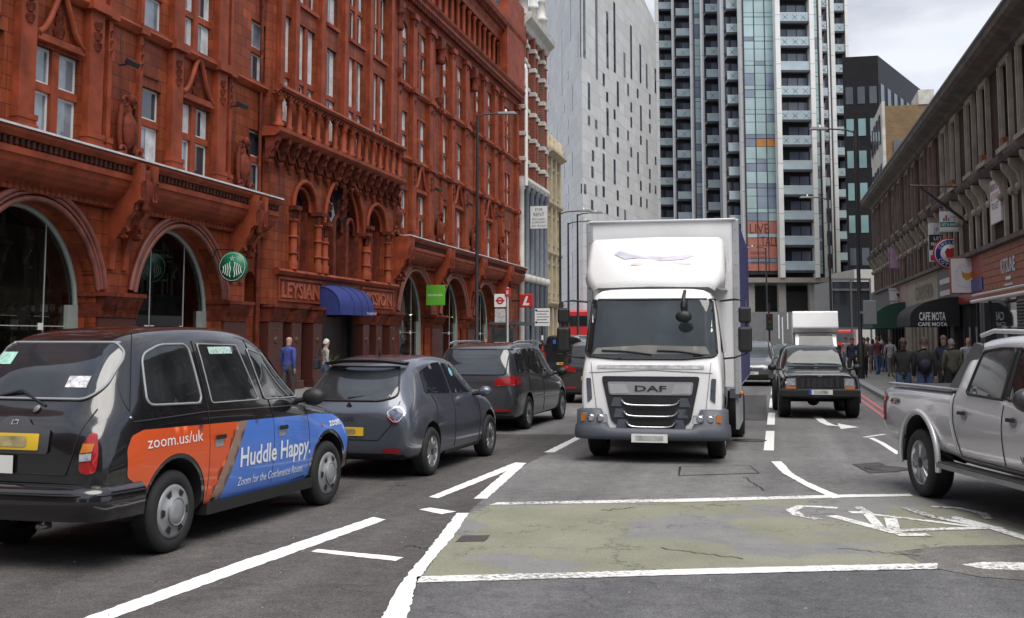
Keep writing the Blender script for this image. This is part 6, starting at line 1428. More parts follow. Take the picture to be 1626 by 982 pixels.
for nm, poly in (('quarter_window', [(-2.0, 1.14), (-1.9, 1.5), (-1.32, 1.58), (-1.3, 1.12)]), ('rear_side_window', [(-1.24, 1.11), (-1.24, 1.59), (-.22, 1.6), (-.2, 1.08)]), ('front_side_window', [(-.1, 1.07), (-.1, 1.59), (.45, 1.52), (1.2, 1.06)])): sh.add(nm, roundpoly(poly, .05), 'R', CGLASS if nm[0] != 'f' else TSEE, .006, .08, mirror=True)
for s in (-1, 1):
    sh.add('tail_light', roundpoly([(s*.45, .88), (s*.45, 1.02), (s*.80, 1.08), (s*.84, .90)], .03), 'B', LENSR, .012, .05); sh.add('reflector', rrect(min(s*.42, s*.76), max(s*.42, s*.76), .40, .45, .02), 'B', LENSR, .012, .05)
    sh.add('tail_light', roundpoly([(-2.24, .90), (-2.2, 1.06), (-1.98, 1.06), (-2.0, .90)], .03), 'R' if s > 0 else 'L', LENSR, .01, .05)
    m = MB(); m.tube([(s*.66, -1.8, 1.70), (s*.66, -1.5, 1.74), (s*.66, .2, 1.75), (s*.65, .5, 1.70)], .022, 6); m.build('roof_rail', CHROME, sh.root)
sh.bar([(-1.0, .62), (1.0, .62)], 'R', .014, CHROME, .01, 'side_strip', 5, mirror=True); sh.add('boot_chrome', rectp(-.3, .3, .79, .82), 'B', CHROME, .02, .08); plate(sh, 'B', 0, .70, .52, .11, PLATEY, None, BLURRED)
for x in (-1.27, -.15): sh.seam([(x, .26), (x, 1.08)], 'R', .008, mirror=True)
for y in (-1.0, .1): sh.add('door_handle', rrect(y-.1, y+.1, .90, .93, .012), 'R', SP, .03, .04, mirror=True)
mirror_part(sh, 1.0, 1.02, 1.08, .12, .08, .09, BTRIM, 1); sh.add('windscreen', rrect(-.6, .6, 1.1, 1.56, .1), 'F', CGLASS, .006, .08)
m = MB(); m.tube([(-.3, -2.2, 1.12), (.25, -2.19, 1.13)], .014, 5); m.build('rear_wiper', BTRIM, sh.root)
sh.add('lower_bumper', rectp(-.76, .76, .26, .38), 'B', BTRIM, .008, .08)
# ------------------------------------------------------------------ brown-grey car and black van further on
GP = paint('brown_grey_metallic', (.055, .05, .045), metal=.5, rough=.3)
p = gz(912, 641); ga = Car('grey_estate', 'brown-grey estate car half hidden behind the truck cab', 'car', (p.x+.55, p.y+2.2, 0), heading(.03, 1), SHN, ((-1.38, .34, .40), (1.54, .34, .40)), GP)
wheels(ga, (-1.38, 1.54), .33, .21, .79, 'ten'); ga.add('rear_screen', rs, 'B', CGLASS, .008, .08)
for s in (-1, 1): ga.add('tail_light', roundpoly([(s*.40, .86), (s*.44, 1.0), (s*.84, 1.06), (s*.84, .92)], .03), 'B', LENSR, .012, .06); ga.add('reflector', rectp(*sorted((s*.4, s*.78)), .42, .47), 'B', LENSR, .012, .06)
ga.add('rear_side_window', roundpoly([(-2.0, 1.14), (-1.9, 1.5), (-.2, 1.6), (-.2, 1.08)], .05), 'R', CGLASS, .006, .1, mirror=True); ga.add('front_side_window', roundpoly([(-.1, 1.07), (-.1, 1.59), (.45, 1.52), (1.2, 1.06)], .05), 'R', CGLASS, .006, .1, mirror=True); plate(ga, 'B', 0, .70, .52, .11, PLATEY)
VN = [(-2.4, .40, .8, 1.2, 1.80, .80, .90, .88, .78), (-2.36, .30, .8, 1.2, 1.92, .86, .95, .93, .80), (-2.1, .26, .8, 1.2, 1.97, .88, .955, .94, .80), (0, .25, .8, 1.2, 1.98, .88, .955, .94, .80), (.9, .25, .8, 1.15, 1.94, .88, .955, .93, .76), (1.35, .25, .75, 1.12, 1.6, .88, .95, .92, .70), (1.75, .26, .7, 1.08, 1.2, .88, .94, .88, .66), (2.2, .28, .64, .94, 1.02, .82, .90, .8, .6), (2.42, .32, .56, .74, .8, .72, .78, .7, .5)]
VP_ = paint('van_black', (.012, .012, .013), rough=.3)
p = gz(885, 598); vn = Car('black_van', 'black panel van seen from behind beside the far left pavement', 'van', (-9.85, 55.5, 0), heading(.02, 1), VN, ((-1.5, .34, .42), (1.5, .34, .42)), VP_)
wheels(vn, (-1.5, 1.5), .34, .21, .82, 'steel')
for s in (-1, 1): vn.add('rear_window', rrect(min(s*.06, s*.76), max(s*.06, s*.76), 1.22, 1.72, .05), 'B', CGLASS, .008, .1); vn.add('tail_light', rectp(*sorted((s*.84, s*.92)), .7, 1.15), 'B', LENSR, .012, .1); vn.add('tail_reflector', rectp(*sorted((s*.84, s*.92)), .5, .66), 'B', LENSW, .012, .1)
plate(vn, 'B', -.1, .62, .52, .12, PLATEY, None, BLURRED, True); vn.add('badge_strip', rectp(-.32, .12, 1.07, 1.11), 'B', CHROME, .012, .1); vn.add('blue_sticker', rectp(-.5, -.36, 1.55, 1.75), 'B', mat('disabled_blue', (.03, .12, .5), .5), .014, .06); vn.seam([(0, .5), (0, 1.9)], 'B', .01); vn.add('bumper', rectp(-.9, .9, .34, .5), 'B', BTRIM, .01, .1)
# ------------------------------------------------------------------ white box truck (oncoming, centre)
TWH = paint('truck_white', (.84, .84, .83), rough=.3); TGR = mat('truck_grey_plastic', (.075, .082, .10), .5, var=.08); TDK = mat('truck_dark_grille', (.022, .023, .028), .5, var=.1); TSIL = mat('truck_silver', (.42, .43, .45), .3, metal=.5, var=.05)
CABS = [(-.85, .55, 1.1, 1.52, 2.50, .98, 1.03, 1.03, .93), (-.80, .50, 1.1, 1.52, 2.56, 1.0, 1.05, 1.04, .94), (-.2, .48, 1.1, 1.52, 2.57, 1.0, 1.05, 1.04, .94), (.45, .46, 1.1, 1.52, 2.55, 1.0, 1.05, 1.04, .93), (.60, .45, 1.1, 1.5, 2.48, 1.0, 1.05, 1.03, .91), (.78, .44, 1.1, 1.48, 1.95, 1.0, 1.045, 1.0, .89), (.90, .42, 1.05, 1.40, 1.56, .99, 1.03, .98, .86), (.95, .44, .98, 1.28, 1.40, .93, .97, .92, .80)]
truck = Car('box_truck', 'white box truck facing the camera with grey bumper and roof fairing', 'truck', (-1.83, 17.70, 0), pi, CABS, ((.0, .42, .52),), TWH, dens=3)
K = truck
for s in (-1, 1): wheel(K.root, s*.90, 0, .42, .26, 'steel', s); wheel(K.root, s*.95, -3.9, .42, .5, 'steel', s)
ws = roundpoly([(-.96, 1.54), (-.89, 2.38), (.89, 2.38), (.96, 1.54), (.5, 1.50), (-.5, 1.50)], .09); K.add('windscreen', ws, 'F', mat('truck_screen', (.02, .028, .03), .03, spec=.75, var=.6, vscale=1.6), .01, .07); K.bar(ws+[ws[0]], 'F', .018, BTRIM, .01, 'screen_seal', 5)  # noise in the screen's base colour stands in for uneven reflections
K.add('dash_top', [(-.86, 1.57), (-.80, 1.68), (.1, 1.70), (.80, 1.66), (.86, 1.57)], 'F', mat('dash_pale', (.16, .16, .15), .6, var=.2), .013, .07)
for a, b in (((-.75, 1.56), (-.1, 1.62)), ((-.02, 1.56), (.72, 1.62))): K.bar([a, ((a[0]+b[0])/2, (a[1]+b[1])/2+.015), b], 'F', .014, BTRIM, .025, 'wiper', 5)
gr = roundpoly([(-.72, 1.25), (.72, 1.25), (.58, .60), (.36, .44), (-.36, .44), (-.58, .60)], .05); K.add('grille', gr, 'F', TDK, .02, .07)
K.add('badge_panel', roundpoly([(-.63, 1.17), (.63, 1.17), (.60, .98), (-.60, .98)], .04), 'F', TSIL, .035, .07); K.text('DAF', 0, 1.075, .085, 'F', TDK, .045, .46, True)
for s in (-1, 1): K.add('badge_wing', [(s*.60, 1.14), (s*.36, 1.14), (s*.30, 1.0), (s*.58, 1.0)], 'F', mat('truck_silver_light', (.55, .56, .58), .25, metal=.5), .04, .07)
for z, w in ((.87, .42), (.71, .39), (.555, .35)):
    K.bar([(-w, z+.04), (-w*.8, z-.03), (0, z-.04), (w*.8, z-.03), (w, z+.04)], 'F', .014, CHROME, .05, 'grille_slat', 6); K.add('grille_slot', roundpoly([(-w*.85, z-.01), (-w*.95, z+.07), (w*.95, z+.07), (w*.85, z-.01)], .02), 'F', DARKINT, .026, .07)
    for s in (-1, 1): K.add('slat_end', [(s*w, z-.06), (s*w*1.02, z+.07), (s*(w+.12), z+.07), (s*(w+.16), z-.06)], 'F', TGR, .03, .06)
lower = MB()                                                                # bumper: bowed grey moulding with a raised lip
bp = catmull([(-1.05, .35, 0), (-1.07, .60, 0), (-1.03, .96, 0), (-.6, 1.06, 0), (0, 1.08, 0), (.6, 1.06, 0), (1.03, .96, 0), (1.07, .60, 0), (1.05, .35, 0)], 4); vs = []
prof = [(-.02, .34), (.05, .34), (.07, .40), (.06, .52), (.035, .55), (.03, .75), (-.06, .78)]
for i, p in enumerate(bp):
    a = Vector(bp[max(i-1, 0)]); b = Vector(bp[min(i+1, len(bp)-1)]); d = (b-a).normalized(); n_ = Vector((-d.y, d.x, 0))*-1
    if n_.dot(Vector(p)-Vector((0, .2, 0))) < 0: n_ = -n_
    vs += [tuple(Vector((p[0], p[1], 0))+n_*o_+Vector((0, 0, h_ if abs(p[0]) > .62 or h_ < .5 else min(h_, .5)))) for o_, h_ in prof]
c = len(prof); lower.add(vs, [(i*c+k, i*c+k+1, (i+1)*c+k+1, (i+1)*c+k) for i in range(len(bp)-1) for k in range(c-1)], True); bo = lower.build('bumper', TGR, K.root)
for s in (-1, 1):
    m = MB(); m.add([(s*.60, 1.105, .58), (s*.62, 1.10, .70), (s*1.0, 1.03, .72), (s*1.02, 1.02, .59)], [(0, 1, 2, 3)]); m.build('headlight', LENSW, K.root)
    for x in (.72, .86): q = MB(); q.lathe([(0, 0), (.05, 0), (.055, .015), (.03, .02)], (s*x, 1.105-(x-.60)*.20, .645), 'y', 14); q.build('lamp_bowl', CHROME, K.root)
    m = MB(); m.add([(s*.95, 1.05, .60), (s*.95, 1.05, .71), (s*1.01, 1.038, .71), (s*1.015, 1.036, .60)], [(0, 1, 2, 3)]); m.build('indicator', LENSO, K.root)
    K.add('air_vent', roundpoly([(s*.93, .86), (s*.86, .92), (s*.88, 1.22), (s*.95, 1.22)], .02), 'F', TGR, .012, .05); K.seam([(s*.80, .78), (s*.88, 1.45)], 'F', .008)
    mi = MB(); mi.box(-.10, .10, -.07, .07, -.19, .19); o_ = mi.build('wing_mirror', BTRIM, K.root, bevel=.04); o_.location = (s*1.36, .55, 1.79); mi = MB(); mi.box(-.09, .09, -.06, .06, -.12, .12); o_ = mi.build('wing_mirror', BTRIM, K.root, bevel=.035); o_.location = (s*1.36, .55, 2.15)
    m = MB(); m.tube([(s*1.0, .45, 2.36), (s*1.22, .55, 2.38), (s*1.38, .55, 2.36), (s*1.38, .55, 1.58), (s*1.2, .52, 1.52), (s*1.02, .42, 1.50)], .016, 6); m.build('mirror_arm', BTRIM, K.root)
    K.seam([(.35, .9), (.35, 2.4)], 'R' if s > 0 else 'L', .01); K.add('side_window', roundpoly([(-.55, 1.6), (-.55, 2.35), (.38, 2.35), (.62, 1.6)], .06), 'R' if s > 0 else 'L', CGLASS, .008, .1)
m = MB(); m.tube([(-.5, .72, 2.50), (-.5, .96, 2.40), (-.5, .98, 2.25)], .03, 6); m.build('mirror_arm', BTRIM, K.root); m = MB(); m.ball((-.5, 1.0, 2.12), .12, .06, .09, 10, 6); m.build('kerb_mirror', BTRIM, K.root); m = MB(); m.ball((-.5, .96, 2.28), .05, .04, .12, 8, 6); m.build('mirror_stem', BTRIM, K.root)
m = MB(); m.box(-.26, .26, 1.15, 1.165, .31, .43); pl_ = m.build('number_plate', PLATEW, K.root); m = MB(); m.box(-.2, .2, 1.164, 1.168, .335, .405); m.build('plate_smudge', BLURW, pl_)
K.add('name_strip', roundpoly([(-.78, 1.36), (-.78, 1.41), (.78, 1.41), (.78, 1.36)], .01), 'F', mat('blurred_strip', (.5, .5, .5), .5, var=.35, vscale=14), .01, .07)
K.seam([(-.90, 1.30), (0, 1.34), (.90, 1.30)], 'F', .008)
# roof fairing and box
m = MB(); sec = [(.50, .93, 2.56), (.46, .99, 2.70), (.25, 1.03, 3.0), (-.15, 1.06, 3.28), (-.62, 1.05, 3.40), (-.80, 1.02, 3.41)]; vs = []
for y, w, z in sec: vs += [(-w, y-.22, 2.56), (-w*1.0, y-.06, 2.56+(z-2.56)*.75), (-w*.86, y, z-.01), (0, y+.05, z+.02), (w*.86, y, z-.01), (w, y-.06, 2.56+(z-2.56)*.75), (w, y-.22, 2.56)]
vs = []
prof = catmull([(.46, 2.57), (.44, 2.68), (.24, 3.0), (.02, 3.28), (-.12, 3.37), (-.5, 3.40), (-.86, 3.41)], 3)
for y, z in prof:
    t = (z-2.57)/.83; w = .94+.12*min(1, t*3)
    vs += [(-w, -.86, z if False else 2.57), (-w, y-.20, 2.57), (-w-.02, y-.14, (2.57+z)/2), (-w+.02, y-.05, z-.05), (-w+.10, y, z), (0, y+.05, z+.015), (w-.10, y, z), (w-.02, y-.05, z-.05), (w+.02, y-.14, (2.57+z)/2), (w, y-.20, 2.57), (w, -.86, 2.57)]
c = 11; m.add(vs, [(i*c+k, i*c+k+1, (i+1)*c+k+1, (i+1)*c+k) for i in range(len(prof)-1) for k in range(c-1)], True); fa = m.build('roof_fairing', TWH, K.root)
SMU = mat('blurred_print', (.52, .50, .58), .4, var=.25, vscale=4)
bm_ = bmesh.new(); bm_.from_mesh(fa.data); fb = BVHTree.FromBMesh(bm_); bm_.free()
def fair_patch(poly, m_, nm):
    V, _, Tt, *_r = geometry.delaunay_2d_cdt([Vector(q) for q in poly]+[Vector((x*.1, z)) for x in range(-8, 9) for z in (2.85, 2.95, 3.05, 3.15) if inpoly((x*.1, z), poly)], [(i, (i+1) % len(poly)) for i in range(len(poly))], [], 0, 1e-6); mm = MB(); pts = []
    for v in V:
        h = fb.ray_cast(Vector((v.x, 5, v.y)), Vector((0, -1, 0))); pts.append(tuple(h[0]+Vector((0, .008, .004))) if h[0] else (v.x, .3, v.y))
    mm.add(pts, [t for t in Tt if inpoly(sum((V[i] for i in t), Vector((0, 0)))/len(t), poly)], True); mm.build(nm, m_, K.root)
fair_patch([(-.62, 3.06), (-.5, 3.10), (-.2, 3.05), (.3, 3.08), (.55, 3.16), (.62, 3.10), (.45, 3.02), (.2, 3.04), (-.1, 2.98), (-.45, 3.0)], SMU, 'blurred_logo'); fair_patch([(-.58, 2.92), (-.56, 2.945), (.3, 2.95), (.36, 2.93), (.3, 2.915)], mat('blurred_print_warm', (.6, .5, .45), .4, var=.2), 'blurred_caption')
BOXW = mat('box_white', (.76, .76, .76), .4, var=.05, vscale=2); BOXA = mat('box_alloy', (.40, .41, .43), .4, metal=.4, var=.06)
m = MB(); m.box(-1.23, 1.23, -6.9, -1.0, 1.02, 3.72); m.build('cargo_box', BOXW, K.root, bevel=.01)
for s in (-1, 1):
    m = MB(); m.box(min(s*1.14, s*1.25), max(s*1.14, s*1.25), -1.03, -.97, .9, 3.74); m.build('corner_post', BOXA, K.root, bevel=.02)
    for i in range(14): q = MB(); q.ball((s*1.195, -.968, 1.1+i*.19), .012, .006, .012, 6, 4); q.build('rivet', GREYM, K.root)
    m = MB(); m.box(min(s*1.232, s*1.252), max(s*1.232, s*1.252), -6.8, -1.1, 1.08, 3.66); m.build('side_curtain', mat('curtain_purple', (.05, .05, .17), .55, var=.12), K.root)
    m = MB(); m.box(min(s*1.15, s*1.2), max(s*1.15, s*1.2), -3.2, -1.05, .35, .95); m.build('side_guard', BOXA, K.root)
    m = MB(); m.box(min(s*1.06, s*1.24), max(s*1.06, s*1.24), -1.02, -.98, .85, 1.0); m.build('light_bracket', TGR, K.root); m = MB(); m.ball((s*1.25, -.97, .925), .03, .03, .04, 8, 5); m.build('marker_lamp', LENSO, K.root)
m = MB(); m.tube([(-1.2, -.98, 3.73), (1.2, -.98, 3.73)], .03, 6); m.build('top_rail', BOXA, K.root)
m = MB(); m.box(-.45, .45, -6.8, .5, .5, .95); m.build('chassis', UNDER, K.root); m = MB(); m.box(-1.0, 1.0, -.6, .6, .55, .9); m.build('engine_bay', UNDER, K.root)
# ------------------------------------------------------------------ black off-roader (oncoming, right of the truck)
JP = paint('jeep_black', (.012, .012, .013), rough=.25)
JS = [(-2.08, .56, .72, 1.0, 1.44, .74, .80, .78, .62), (-2.02, .46, .74, 1.02, 1.58, .78, .845, .80, .64), (-1.6, .42, .74, 1.03, 1.63, .79, .85, .81, .65), (-.3, .40, .74, 1.02, 1.65, .79, .85, .81, .65), (.15, .40, .74, 1.02, 1.61, .79, .85, .80, .64), (.42, .40, .74, 1.02, 1.34, .79, .85, .80, .66), (.62, .40, .74, 1.02, 1.13, .79, .85, .79, .68), (1.3, .42, .74, 1.0, 1.08, .79, .845, .77, .66), (1.92, .46, .74, .97, 1.03, .78, .83, .75, .64), (2.02, .52, .72, .93, .98, .74, .79, .73, .62)]
JY = 28.6
jp = Car('black_off_roader', 'black square-fronted four wheel drive facing the camera right of the truck', 'car', (.80, JY, 0), pi+radians(3), JS, ((1.28, .40, .47), (-1.28, .40, .47)), JP, dens=3)
wheels(jp, (-1.28, 1.28), .385, .27, .76, 'steel')
jp.add('windscreen', roundpoly([(-.64, 1.14), (-.56, 1.55), (.56, 1.55), (.64, 1.14)], .04), 'F', mat('jeep_screen', (.05, .062, .066), .04, spec=.5, var=.4, vscale=1.5), .01, .07)
jp.add('grille', rectp(-.50, .50, .72, .92), 'F', TDK, .01, .07)
for i in range(8): x = -.44+i*.126; jp.add('grille_bar', rectp(x-.018, x+.018, .73, .91), 'F', JP, .022, .07)
for s in (-1, 1):
    jp.add('headlight_bezel', rectp(*sorted((s*.52, s*.76)), .73, .92), 'F', CHROME, .012, .07); jp.add('headlight', rectp(*sorted((s*.545, s*.735)), .76, .90), 'F', LENSW, .02, .07); jp.add('indicator', rectp(*sorted((s*.53, s*.75)), .68, .725), 'F', LENSO, .014, .07)
    m = MB(); a0 = [(s*.87, 1.28+.52*cos(radians(q)), .40+.52*sin(radians(q))) for q in range(-5, 186, 15)]; m.tube(a0, .035, 5); m.build('wheel_flare', BTRIM, jp.root); mirror_part(jp, s*.98, .62, 1.12, .11, .07, .08, BTRIM, s)
    jp.add('side_window', [(-.95, 1.12), (-.95, 1.54), (-.1, 1.55), (.30, 1.12)], 'R' if s > 0 else 'L', CGLASS, .008, .1); jp.add('rear_quarter_window', [(-1.9, 1.12), (-1.85, 1.5), (-1.05, 1.54), (-1.05, 1.12)], 'R' if s > 0 else 'L', CGLASS, .008, .1)
m = MB(); m.box(-.86, .86, 1.98, 2.12, .50, .66); m.build('bumper', BTRIM, jp.root, bevel=.02); m = MB(); m.box(-.86, .86, 2.0, 2.125, .662, .675); m.build('bumper_trim', CHROME, jp.root)
m = MB(); m.box(-.26, .26, 2.122, 2.135, .55, .66); m.build('number_plate', PLATEW, jp.root); m = MB(); m.box(.20, .26, 2.13, 2.14, .55, .66); m.build('plate_band', mat('eu_blue', (.02, .06, .4), .4), jp.root); m = MB(); m.box(-.16, .14, 2.13, 2.139, .57, .64); m.build('plate_smudge', BLURW, jp.root)
m = MB(); m.tube([(-.8, 1.28, .40), (.8, 1.28, .40)], .05, 6); m.ball((.1, 1.28, .38), .14, .12, .12, 10, 6); m.build('front_axle', UNDER, jp.root)
for a, b in ((-.55, -.08), (.0, .48)): jp.bar([(a, 1.17), ((a+b)/2, 1.19), (b, 1.20)], 'F', .012, BTRIM, .02, 'wiper', 4)
jp.add('bonnet_badge', ell(0, .96, .045, .02), 'F', CHROME, .014, .03)
# ------------------------------------------------------------------ cars behind
def generic_front(name, label, st, loc, rz, pm, grp=None):
    c_ = Car(name, label, 'car', loc, rz, st, ((-1.3, .32, .39), (1.4, .32, .39)), pm, dens=2)
    wheels(c_, (-1.3, 1.4), .32, .2, .77, 'ten')
    c_.add('windscreen', rrect(-.60, .60, 1.08, 1.46, .08), 'F', MATS['jeep_screen'], .008, .09)
    for s in (-1, 1): c_.add('headlight', roundpoly([(s*.42, .70), (s*.74, .80), (s*.76, .70), (s*.50, .62)], .03), 'F', LENSW, .012, .05); mirror_part(c_, s*1.0, .85, 1.08, .11, .07, .08, pm, s); c_.add('side_window', roundpoly([(-1.3, 1.12), (-1.2, 1.5), (.3, 1.5), (.9, 1.1)], .05), 'R' if s > 0 else 'L', CGLASS, .008, .1)
    c_.add('lower_grille', roundpoly([(-.6, .30), (-.65, .46), (.65, .46), (.6, .30)], .05), 'F', BTRIM, .01, .08); plate(c_, 'F', 0, .5, .52, .11, PLATEW, None, BLURW)
    return c_
ZFP = paint('silver_grey', (.16, .16, .17), metal=.6, rough=.3)
zf = generic_front('silver_people_carrier', 'silver grey people carrier with chrome V grille behind the truck', SHN, (-.95, 46.5, 0), pi-.02, ZFP)
zf.add('chrome_bar', [(-.40, .70), (-.40, .73), (-.08, .73), (0, .66), (.08, .73), (.40, .73), (.40, .70), (.08, .70), (0, .62), (-.08, .70)], 'F', CHROME, .014, .06)
generic_front('dark_saloon', 'dark saloon glimpsed between the people carrier and the black off-roader', ZO, (.35, 55, 0), pi, paint('saloon_dark', (.05, .055, .065), metal=.4)); generic_front('white_car', 'white car roof showing above the silver people carrier', ZO, (-1.6, 62, 0), pi, paint('car_white', (.6, .6, .6)))
lv = thing('box_van', 'white box van with overhanging body behind the black off-roader', 'van', (1.72, 56.5, 0), pi)
m = MB(); m.prism([(.2, .4), (1.9, .4), (2.35, .55), (2.4, 1.0), (2.2, 1.15), (1.55, 2.05), (.2, 2.05)], 'x', -.92, .92); m.build('cab', TWH, lv, bevel=.05)
m = MB(); m.add([(-.80, 2.19, 1.22), (.80, 2.19, 1.22), (.74, 1.64, 1.98), (-.74, 1.64, 1.98)], [(0, 1, 2, 3)]); m.build('windscreen', MATS['jeep_screen'], lv).location = (0, .02, .01)
m = MB(); m.prism([(-4.2, .75), (.15, .75), (.18, 2.08), (1.62, 2.08), (1.85, 2.3), (1.55, 3.08), (-4.2, 3.1)], 'x', -1.02, 1.02); m.build('cargo_body', TWH, lv, bevel=.06)
for s in (-1, 1): wheel(lv, s*.82, 1.45, .34, .2, 'steel', s); wheel(lv, s*.82, -2.2, .34, .2, 'steel', s); q = MB(); q.box(s*1.05-.08, s*1.05+.08, 1.6, 1.7, 1.2, 1.5); q.build('wing_mirror', BTRIM, lv); q = MB(); q.box(*sorted((s*.55, s*.85)), 2.38, 2.42, .85, 1.02); q.build('headlight', LENSW, lv)
m = MB(); m.box(-.5, .5, 2.38, 2.41, .6, .8); m.build('grille', TDK, lv); m = MB(); m.box(.5, .62, 2.12, 2.16, 1.22, 1.32); m.build('yellow_vest', mat('hi_vis', (.5, .6, .03), .6), lv)
# ------------------------------------------------------------------ silver pickup (right edge, coming towards the camera)
PK = paint('pickup_silver', (.60, .60, .61), metal=.35, rough=.28)
# y, zb, zm, zs, zt, w_sill, w_mid, w_belt, w_top
RG = [(-2.72, .62, .86, 1.10, 1.20, .82, .88, .87, .80), (-2.68, .55, .88, 1.14, 1.235, .86, .915, .89, .82), (-2.0, .52, .88, 1.15, 1.24, .87, .93, .90, .83), (-1.0, .50, .86, 1.15, 1.24, .86, .92, .90, .83), (-.74, .48, .86, 1.15, 1.27, .86, .92, .90, .82), (-.60, .46, .86, 1.15, 1.72, .86, .92, .90, .72), (-.30, .45, .86, 1.14, 1.82, .86, .92, .895, .70), (.4, .45, .86, 1.12, 1.84, .86, .92, .89, .69), (.95, .45, .86, 1.10, 1.72, .86, .92, .89, .68), (1.35, .45, .86, 1.10, 1.36, .86, .92, .88, .70), (1.6, .46, .86, 1.10, 1.19, .86, .925, .88, .72), (2.3, .48, .84, 1.05, 1.13, .85, .92, .86, .70), (2.6, .52, .78, .98, 1.05, .80, .86, .8, .62), (2.66, .58, .74, .9, .96, .72, .78, .72, .55)]
pc = gz(1465, 789); pd = Vector((.27, -.963, 0)).normalized(); prr = Vector((pd.y, -pd.x, 0)); cc = pc+pd*1.60-prr*.90
pk = Car('silver_pickup', 'silver double-cab pickup with black side step at the right edge', 'pickup', (cc.x, cc.y, 0), heading(pd.x, pd.y), RG, ((-1.60, .43, .50), (1.62, .43, .50)), PK)
wheels(pk, (-1.60, 1.62), .385, .265, .80, 'six')
for nm, poly in (('rear_side_window', [(-.42, 1.22), (-.30, 1.66), (.06, 1.70), (.36, 1.70), (.36, 1.20)]), ('front_side_window', [(.46, 1.20), (.46, 1.70), (.85, 1.62), (1.38, 1.18)])):
    rp = roundpoly(poly, .05); pk.add(nm, rp, 'R', MATS['jeep_screen'] if nm[0] == 'r' else CGLASS, .008, .07, mirror=True); pk.bar(rp+[rp[0]], 'R', .016, BTRIM, .008, 'window_seal', 5, mirror=True)
pk.add('door_pillar', rectp(.35, .47, 1.2, 1.71), 'R', BTRIM, .009, .07, mirror=True)
for x in (.41,): pk.seam([(x, .56), (x, 1.15)], 'R', .01, mirror=True)
pk.seam([(-.76, 1.2), (-.74, .9), (-.66, .60)], 'R', .02, PK, .006, mirror=True); pk.seam([(-.70, 1.2), (-.68, .9), (-.56, .56), (1.2, .54)], 'R', .01, mirror=True); pk.seam([(1.2, .56), (1.25, 1.12)], 'R', .01, mirror=True)
for y in (-.42, .64): pk.add('door_handle', rrect(y-.10, y+.10, 1.0, 1.035, .015), 'R', BTRIM, .035, .05, mirror=True); pk.add('handle_cup', ell(y, 1.0, .07, .05), 'R', mat('silver_shadow', (.2, .2, .21), .4), .006, .04, mirror=True)
for s in (-1, 1):
    d_ = 'R' if s > 0 else 'L'
    m = MB(); m.tube([(s*.93, -1.60+.54*cos(radians(q)), .43+.54*sin(radians(q))) for q in range(-10, 191, 10)], .035, 5); m.build('wheel_arch_trim', PK, pk.root)
    m = MB(); m.box(*sorted((s*.80, s*1.0)), -.95, 1.05, .40, .47); m.build('side_step', mat('step_black', (.02, .02, .022), .6), pk.root, bevel=.02); m = MB(); m.box(*sorted((s*.985, s*1.005)), -.95, 1.05, .405, .455); m.build('step_trim', GREYM, pk.root)
    m = MB(); m.tube([(s*.72, -.35, 1.83), (s*.70, -.1, 1.88), (s*.68, .8, 1.86), (s*.67, 1.0, 1.78)], .025, 6); m.build('roof_rail', PK, pk.root)
    m = MB(); m.prism([(-1.15, 1.25), (-.50, 1.26), (-.34, 1.74), (-.46, 1.76)], 'x', *sorted((s*.70, s*.75))); m.build('sports_bar', mat('bar_grey', (.10, .10, .105), .4), pk.root, bevel=.02)
    m = MB(); m.box(*sorted((s*.76, s*.86)), -2.66, -.80, 1.235, 1.262); m.build('bed_rail', mat('bed_rail_grey', (.25, .25, .26), .5), pk.root, bevel=.01)
    mirror_part(pk, s*1.04, 1.18, 1.24, .13, .09, .11, mat('mirror_dark', (.04, .04, .045), .3), s); pk.add('tail_light', [(s*.80, .86), (s*.82, 1.16), (s*.90, 1.14), (s*.91, .86)], 'B', LENSR, .012, .05)
pk.add('tail_light', [(-2.70, .80), (-2.68, 1.14), (-2.60, 1.12), (-2.62, .80)], 'R', LENSR, .01, .05); pk.text('4x4', -2.30, 1.05, .075, 'R', TDK, .01, .30, True); pk.add('badge_red', rectp(-2.33, -2.27, 1.01, 1.09), 'R', LENSR, .012, .03)
pk.text('WILDTRAK', 1.10, .66, .07, 'R', TDK, .01, .70, True); pk.add('tonneau', rectp(-.72, .72, -2.6, -.8), 'T', BTRIM, .012, .15); pk.add('rear_bumper', rectp(-.9, .9, .5, .7), 'B', BTRIM, .03, .1)
pk.add('windscreen', rrect(-.6, .6, 1.25, 1.66, .1), 'F', CGLASS, .008, .1); m = MB(); m.prism([(-2.15, .36), (-2.1, .36), (-2.0, .62), (-2.06, .66)], 'x', .66, .92); m.build('mud_flap', BTRIM, pk.root)
